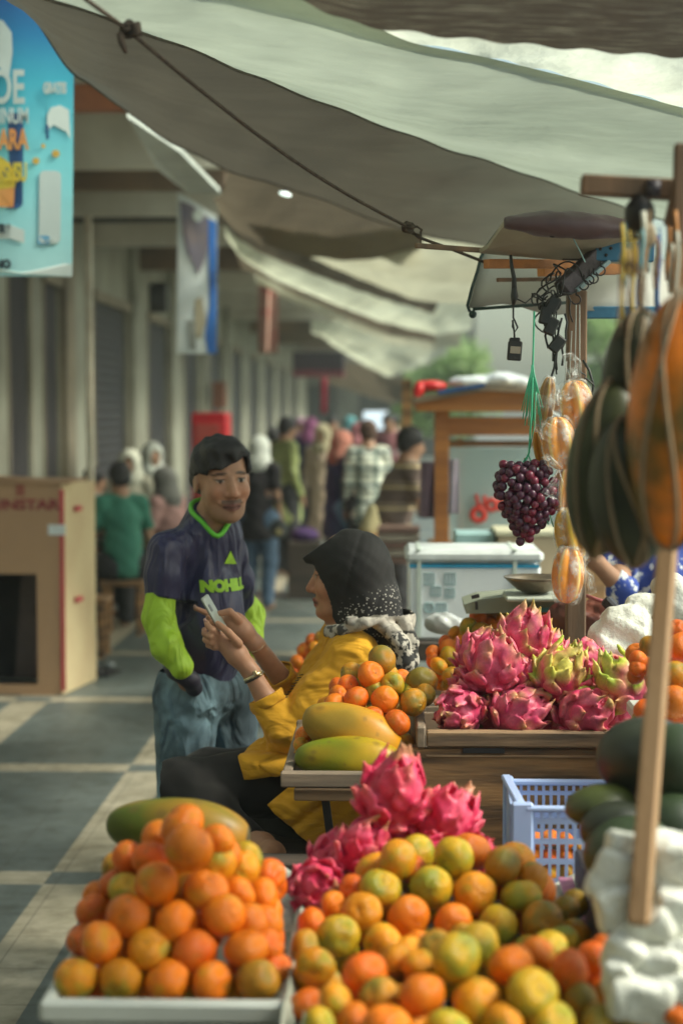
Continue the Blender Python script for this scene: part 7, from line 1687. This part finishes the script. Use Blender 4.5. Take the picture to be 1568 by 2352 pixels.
# jeans
S = SDF((at(340, 1600, 5.1).x, 4.90, .06), (at(610, 1600, 5.4).x, 5.50, at(470, 1555, 5.15).z+.02), .006)
for h, o_ in (((428, 1610, 5.10), -1), ((522, 1605, 5.24), 1)):
    hp = at(*h); kn = Vector((hp.x+.01*o_, hp.y-.02, .48)); an = Vector((hp.x+.02*o_, hp.y, .11)); S.chain([A3(hp), A3(kn), A3(an)], [.100, .074, .058], .008)
S.cone(A3(at(440, 1580, 5.12)), A3(at(510, 1580, 5.22)), .108, .108, .03)
S.warp(lambda P: .002*fbm(P*np.array([1, 1, 1.3]), 24)+.002*np.sin(P[:, 2]*90+P[:, 0]*40)*np.clip((P[:, 2]-.8)*6, 0, 1))
jm = mat("faded_denim", (.045, .070, .090), (.19, .31, .38), 6, .8, .3, 300, .001, lo=.42, hi=.66)
folds(jm, 13, 1.0, .06, (0, 10, 0), 5, (1, 1, .5)); sdf_obj("jeans", S, jm, mn, it=2)
for q in (-1, 1):
    hp = at(*((430, 1600, 5.10) if q < 0 else (520, 1600, 5.24))); c = Vector((hp.x+.02*q+.03, hp.y-.07, .035)); s = MB(); s.ell(c, (.05, .13, .04), Matrix.Rotation(R(20), 3, 'Z'), 16, 10); s.build("shoe", sd, mn)

# ---------------------------------------------------------------- passers-by
def stripe_mat(name, cols, sc, axis=2, check=False):
    m, t, b = nm(name); tc = t.nodes.new("ShaderNodeTexCoord"); sp = t.nodes.new("ShaderNodeSeparateXYZ"); t.links.new(tc.outputs['Object'], sp.inputs[0])
    def band_(o, s_):
        n = t.nodes.new("ShaderNodeMath"); n.operation = 'MULTIPLY'; n.inputs[1].default_value = s_; t.links.new(o, n.inputs[0]); f = t.nodes.new("ShaderNodeMath"); f.operation = 'FRACT'; t.links.new(n.outputs[0], f.inputs[0]); return f.outputs[0]
    c = ramp(t, band_(sp.outputs[axis], sc), cols[0])
    if check: c = mixc(t, 1.0, c, ramp(t, band_(sp.outputs[0], sc), cols[1]), 'MULTIPLY')
    for e in [n for n in t.nodes if n.type == 'VALTORGB']: e.color_ramp.interpolation = 'CONSTANT'
    t.links.new(c, b.inputs['Base Color']); b.inputs['Roughness'].default_value = .85; return m
bg_skin = attr_mat("passer_skin", .5, .0, 20)
def person(lab, x, Y, H, ang, shirt, pants, hd, top=None, seated=False, tunic=0.0, arms='down', hold=None, sc_=.0125, sleeve='short', zseat=.42, cover_c=None, lean=0.0, cust=None):
    """ang: direction faced, degrees from +Y (away) clockwise; H: standing height"""
    b = at(x, 1200, Y); root = thing("person", lab, "person", (b.x, Y, 0)); k = H/1.68; a = R(ang); F = Vector((math.sin(a), math.cos(a), 0)); Sd = Vector((-F.y, F.x, 0)) ; Sd = Vector((math.cos(a), -math.sin(a), 0))
    O = Vector((b.x, Y, 0)); P = lambda s_, f, z: O + Sd*s_*k + F*f*k + Vector((0, 0, z*k))
    dz = (zseat/k-.80) if seated else 0.0
    hip = lambda q: P(q*.095, 0, .88+dz); knee = lambda q: (P(q*.13, .40, .50+ (zseat/k-.42)) if seated else P(q*.10, .03, .48)); ank = lambda q: (P(q*.12, .36, .09) if seated else P(q*.10, -.03, .09))
    nb_ = P(0, lean, 1.42+dz); ch = P(0, lean*.7, 1.25+dz); HCn = P(0, lean+.03, 1.565+dz); sh_ = lambda q: P(q*.155, lean, 1.37+dz)
    if arms == 'front': el_ = lambda q: P(q*.22, lean+.05, 1.10+dz); wr_ = lambda q: P(q*.12, lean+.32, 1.12+dz)
    elif arms == 'lap': el_ = lambda q: P(q*.24, lean+.02, 1.08+dz); wr_ = lambda q: P(q*.14, .28, .96+dz)
    else: el_ = lambda q: P(q*.20, lean-.01, 1.10+dz); wr_ = lambda q: P(q*.20, lean+.08, .87+dz)
    if cust: el_, wr_ = cust(P, dz, el_, wr_)
    allp = [hip(-1), hip(1), knee(-1), knee(1), ank(-1), ank(1), nb_, HCn, sh_(1), sh_(-1), el_(1), el_(-1), wr_(1), wr_(-1)]
    lo_ = np.min([A3(p) for p in allp], 0)-.2*k; hi_ = np.max([A3(p) for p in allp], 0)+.2*k; lo_[2] = max(lo_[2], -.02)
    M = frame(F, 12 if lean else 4); S = SDF(lo_, hi_, sc_); head(S, HCn, M, k, False, detail=False)
    S.cone(A3(HCn), A3(nb_), .055*k, .055*k, .02); S.cone(A3(nb_), A3(ch), .07*k, .11*k, .05); S.cone(A3(ch), A3(P(0, 0, .93+dz)), .11*k, .11*k, .05)
    for q in (-1, 1):
        S.chain([A3(nb_), A3(sh_(q)), A3(el_(q)), A3(wr_(q)), A3(wr_(q)+(wr_(q)-el_(q)).normalized()*.13*k)], [.05*k, .045*k, .036*k, .026*k, .02*k], .02); S.chain([A3(hip(q)), A3(knee(q)), A3(ank(q))], [.08*k, .052*k, .038*k], .02)
        S.cone(A3(ank(q))+[0, 0, -.045*k], A3(ank(q)+F*.14*k)+[0, 0, -.055*k], .035*k, .026*k, .02)
    sk = (.36, .20, .125); sdf_obj("body", S, bg_skin, root, col=lambda V: np.tile(np.array(sk), (len(V), 1)), it=1)
    S = SDF(lo_, hi_, sc_); S.chain([A3(nb_)-[0, 0, .03], A3(ch), A3(P(0, 0, 1.05+dz)), A3(P(0, 0, .88+dz))], [.085*k, .140*k, .135*k, .150*k], .05)
    if tunic: S.cone(A3(P(0, 0, .90+dz)), A3(P(0, 0, .90+dz-tunic)), .150*k, .19*k, .05)
    for q in (-1, 1):
        S.chain([A3(nb_)-[0, 0, .04], A3(sh_(q)), A3(el_(q))] if sleeve == 'short' else [A3(nb_)-[0, 0, .04], A3(sh_(q)), A3(el_(q)), A3(wr_(q))], [.07*k, .066*k, .056*k] if sleeve == 'short' else [.07*k, .066*k, .052*k, .042*k], .03)
        if sleeve == 'short': cut(S, planecut(sh_(q).lerp(el_(q), .72), el_(q)-sh_(q), .1))
    S.warp(lambda V: .010*fbm(V, 16)); cut(S, planecut(P(0, 0, .80+dz-tunic), (0, 0, -1), .5)); sdf_obj("shirt" if not tunic else "tunic", S, shirt, root, it=2)
    S = SDF(lo_, hi_, sc_)
    for q in (-1, 1): S.chain([A3(hip(q)), A3(knee(q)), A3(ank(q))], [.115*k, .080*k, .062*k], .03)
    S.cone(A3(hip(-1)), A3(hip(1)), .12*k, .12*k, .03); S.warp(lambda V: .008*fbm(V, 18)); sdf_obj("trousers", S, pants, root, it=2)
    L = lambda f, s_, u: A3(HCn)+M @ (np.array([f, s_, u])*k)
    S = SDF(A3(HCn)-.26*k, A3(HCn)+.2*k, sc_*.8)
    if hd == 'hair': S.ell(L(-.016, 0, .036), np.array([.100, .088, .092])*k, M, .02); S.ell(L(-.045, 0, -.02), np.array([.062, .078, .06])*k, M, .02); cut(S, planecut(L(.075, 0, .02), L(.12, 0, -.03)-L(.075, 0, .02), .09)); nme = "hair"
    else:
        S.ell(L(-.01, 0, .018), np.array([.118, .100, .112])*k, M, .02); S.cone(L(-.02, 0, -.03), L(-.02, 0, -.15), .10*k, .135*k, .03); nme = "headscarf"
        def fc(G):
            Q = (G-A3(HCn)) @ M; return np.sqrt((Q[..., 0]-.13*k)**2+Q[..., 1]**2*1.6+(Q[..., 2]+.02*k)**2*.7)-.082*k
        cut(S, fc)
    S.warp(lambda V: .004*fbm(V, 30)); sdf_obj(nme, S, cover_c or hair_m, root, it=1)
    return root, P
CL = lambda n, c, c2=None: folds(mat(n, c, c2, 5, .88, .25, 60, sheen=.04), 5, .8, .03, (0, 20, 0), 5, (1, 1, .4))
dkp = CL("dark_trousers", (.03, .03, .035)); jnp = CL("blue_jeans", (.09, .15, .24)); blkc = CL("black_clothes", (.022, .018, .024))
person("man in a green tee shirt sitting on a stool with his back to the camera", 283, 13.0, 1.66, -25, CL("green_tee", (.035, .17, .115), (.05, .21, .15)), dkp, 'hair', seated=True, arms='lap', lean=.06, zseat=.44)
person("seated woman in a cream headscarf beyond the man in the green shirt", 300, 14.9, 1.62, 180, CL("cream_top", (.5, .48, .38)), dkp, 'hijab', seated=True, arms='lap', cover_c=CL("cream_scarf", (.62, .63, .52)), zseat=.52)
person("seated woman in a white headscarf right of the cream scarfed one", 348, 15.4, 1.64, 150, CL("olive_top", (.28, .28, .2)), dkp, 'hijab', seated=True, arms='lap', cover_c=CL("white_scarf", (.62, .66, .60)), zseat=.56)
person("seated woman in a dark grey headscarf just behind the man's shoulder", 384, 13.9, 1.58, -60, CL("dusty_pink_top", (.42, .24, .22)), dkp, 'hijab', seated=True, arms='lap', cover_c=CL("grey_scarf", (.17, .17, .155)), zseat=.42)
person("seated figure in pale blue clothes by the cardboard box", 212, 14.3, 1.60, 60, CL("pale_blue_top", (.42, .50, .52)), CL("grey_trousers", (.26, .26, .27)), 'hair', seated=True, arms='lap', zseat=.40)
person("woman in black with a white headscarf walking away behind the jersey man", 594, 14.6, 1.49, 20, blkc, jnp, 'hijab', tunic=.12, cover_c=CL("white_scarf_b", (.60, .63, .58)), sleeve='short')
person("person in an olive green long shirt turned to the right in the walkway", 655, 17.6, 1.64, 60, CL("olive_shirt", (.24, .29, .10), (.30, .34, .14)), dkp, 'hair', tunic=.25, sleeve='long')
person("woman in navy with a purple pink headscarf far down the walkway", 712, 21.5, 1.62, 10, CL("navy_dress", (.03, .04, .12)), dkp, 'hijab', tunic=.5, cover_c=CL("purple_scarf", (.38, .12, .27)), sleeve='long', sc_=.016)
person("person in a long beige tunic and cream scarf far down the walkway", 742, 18.5, 1.56, 200, CL("beige_tunic", (.45, .33, .24), (.52, .40, .30)), dkp, 'hijab', tunic=.45, cover_c=CL("beige_scarf", (.58, .50, .32)), sleeve='long')
person("woman in a salmon headscarf and navy dress over light jeans", 780, 15.9, 1.52, 60, CL("navy_top", (.035, .04, .13), (.03, .03, .08)), CL("light_jeans", (.15, .28, .42)), 'hijab', tunic=.22, cover_c=CL("salmon_scarf", (.48, .19, .14)), sleeve='long')
person("woman in a pink headscarf behind the salmon scarfed one", 822, 20.5, 1.56, -20, CL("teal_top", (.08, .22, .24)), dkp, 'hijab', tunic=.3, cover_c=CL("pink_scarf", (.52, .20, .22)), sleeve='long', sc_=.016)
pl_m = stripe_mat("plaid_shirt", [[(0, (.60, .62, .52)), (.30, (.22, .26, .24)), (.42, (.60, .62, .52)), (.62, (.10, .15, .16)), (.82, (.60, .62, .52))], [(0, (1, 1, 1)), (.35, (.25, .32, .32)), (.6, (1, 1, 1))]], 6.5, 2, True)
person("man in a black and white plaid shirt with his back turned", 845, 15.6, 1.62, -10, pl_m, dkp, 'hair', sleeve='long', tunic=.08, cover_c=CL("brown_hair", (.09, .05, .035)))
st_m = stripe_mat("striped_polo", [[(0, (.13, .09, .075)), (.30, (.48, .38, .22)), (.45, (.13, .09, .075)), (.55, (.30, .24, .17)), (.65, (.13, .09, .075))]], 7.0)
person("man in a brown and tan striped polo bending over the cart, face turned right", 897, 11.6, 1.60, 75, st_m, dkp, 'hair', arms='front', lean=.12)
person("small figure in a dark shirt far behind the plaid shirt man", 890, 24, 1.66, 170, CL("maroon_shirt", (.16, .05, .06)), dkp, 'hair', sc_=.018)
person("distant figure in a tan shirt in the middle of the crowd", 765, 25, 1.62, 180, CL("tan_shirt", (.4, .26, .15)), dkp, 'hair', sc_=.018)
person("woman in a mauve headscarf deep in the crowd left of the beige tunic", 692, 24, 1.60, 190, CL("mauve_top", (.20, .12, .18)), dkp, 'hijab', tunic=.4, cover_c=CL("mauve_scarf", (.35, .20, .28)), sleeve='long', sc_=.018)
person("distant figure in a white shirt right of the glowing sign", 905, 27, 1.64, 10, CL("white_shirt", (.5, .52, .5)), dkp, 'hair', sc_=.02)
person("distant woman in a teal headscarf behind the pink scarfed one", 802, 26, 1.62, 30, CL("dull_teal_top", (.07, .16, .18)), dkp, 'hijab', tunic=.3, cover_c=CL("teal_scarf", (.10, .30, .32)), sleeve='long', sc_=.02)
person("figure in black trousers and dark top between the olive shirt and the woman in black", 628, 18.8, 1.52, 0, blkc, dkp, 'hair', sc_=.016)
flo = mat("floral_fabric", (.03, .07, .35), (.72, .76, .78), 26, .8, .2, lo=.52, hi=.58)
def fl_arm(P, dz, el_, wr_):
    e = at(1425, 1352, 5.25); w2 = at(1362, 1285, 5.2)
    return (lambda q: e if q < 0 else el_(q)), (lambda q: w2 if q < 0 else wr_(q))
person("person in a blue floral shirt behind the pole with one bare arm showing", 1520, 5.45, 1.60, 200, flo, dkp, 'hair', arms='down', sc_=.010, cust=lambda P, dz, a, b: ((lambda q: (at(1425, 1350, 5.25) if q > 0 else a(q))), (lambda q: (at(1366, 1288, 5.2) if q > 0 else b(q)))))
# small things near the crowd
s = SDF(A3(at(668, 1250, 15.5))-.15, A3(at(735, 1200, 15.5))+.15, .012); s.ell(A3(at(700, 1228, 15.5)), (.13, .1, .07), k=.02); tag(sdf_obj("bag", s, CL("purple_bag", (.07, .03, .13))), "purple bag standing on the crate in the middle of the walkway", "bag")
k = MB(); p = at(700, 1236, 15.5); k.box((p.x, 15.5, (p.z-.03)/2), (.3, .25, p.z-.03), bev=.01); tag(k.build("crate", w_dark), "dark crate under the purple bag", "crate")
s = SDF(A3(at(640, 1240, 13.9))-.12, A3(at(640, 1200, 13.9))+.12, .01); s.ell(A3(at(640, 1215, 13.9)), (.075, .04, .085), k=.02); bg2 = sdf_obj("shoulder_bag", s, CL("charcoal_bag", (.07, .075, .08))); tag(bg2, "charcoal bag hanging at the side of the woman in black", "bag")
c = MB(); p = at(640, 1222, 13.84); c.ell((p.x, p.y, p.z), (.03, .008, .025), n=12, m=8); c.build("badge", mat("yellow_badge", (.5, .42, .2)), bg2)
k = thing("stacked_boards", "stack of dull striped boards on legs below the man in the striped polo", "boards", (at(915, 1300, 11).x, 11.0, 0))
for i in range(5): p = at(915, 1215+i*17, 11.0); s = MB(); s.box((p.x, 11.0, p.z), (.27, .3, .036)); s.build("board", mat("grey_board", (.30, .27, .22)) if i % 2 else mat("brown_board", (.17, .10, .08)), k)
z = at(915, 1290, 11).z
for dx in (-.1, .1): s = MB(); s.box((at(915, 1300, 11).x+dx, 11.0, z/2), (.04, .2, z)); s.build("leg", w_dark, k)
s = SDF(A3(at(850, 1215, 11.4))-.12, A3(at(850, 1160, 11.4))+.14, .010); s.cone(A3(at(852, 1168, 11.4)), A3(at(845, 1215, 11.4)), .03, .06, .02); s.cone(A3(at(858, 1168, 11.4)), A3(at(866, 1215, 11.4)), .02, .03, .02); tag(sdf_obj("sack", s, CL("straw_sack", (.42, .37, .20))), "straw coloured sack beside the striped boards", "sack")
k = MB(); z = at(850, 1224, 11.4).z; k.box((at(850, 1200, 11.4).x, 11.4, z/2), (.22, .22, z), bev=.01); tag(k.build("crate", w_brown), "brown crate under the straw coloured sack", "crate")
# ---- warm dusty air along the walkway
hz = MB(); hz.box((20, 60, 9.4), (160, 160, 21))
hm = bpy.data.materials.new("dusty_air"); hm.use_nodes = True; ht = hm.node_tree; ht.nodes.clear(); ho = ht.nodes.new("ShaderNodeOutputMaterial"); hv_ = ht.nodes.new("ShaderNodeVolumePrincipled")
hv_.inputs['Color'].default_value = (.82, .92, .84, 1); hv_.inputs['Density'].default_value = .0038; hv_.inputs['Anisotropy'].default_value = .3
ht.links.new(hv_.outputs[0], ho.inputs['Volume'])
tag(hz.build("haze", hm), kind='stuff')
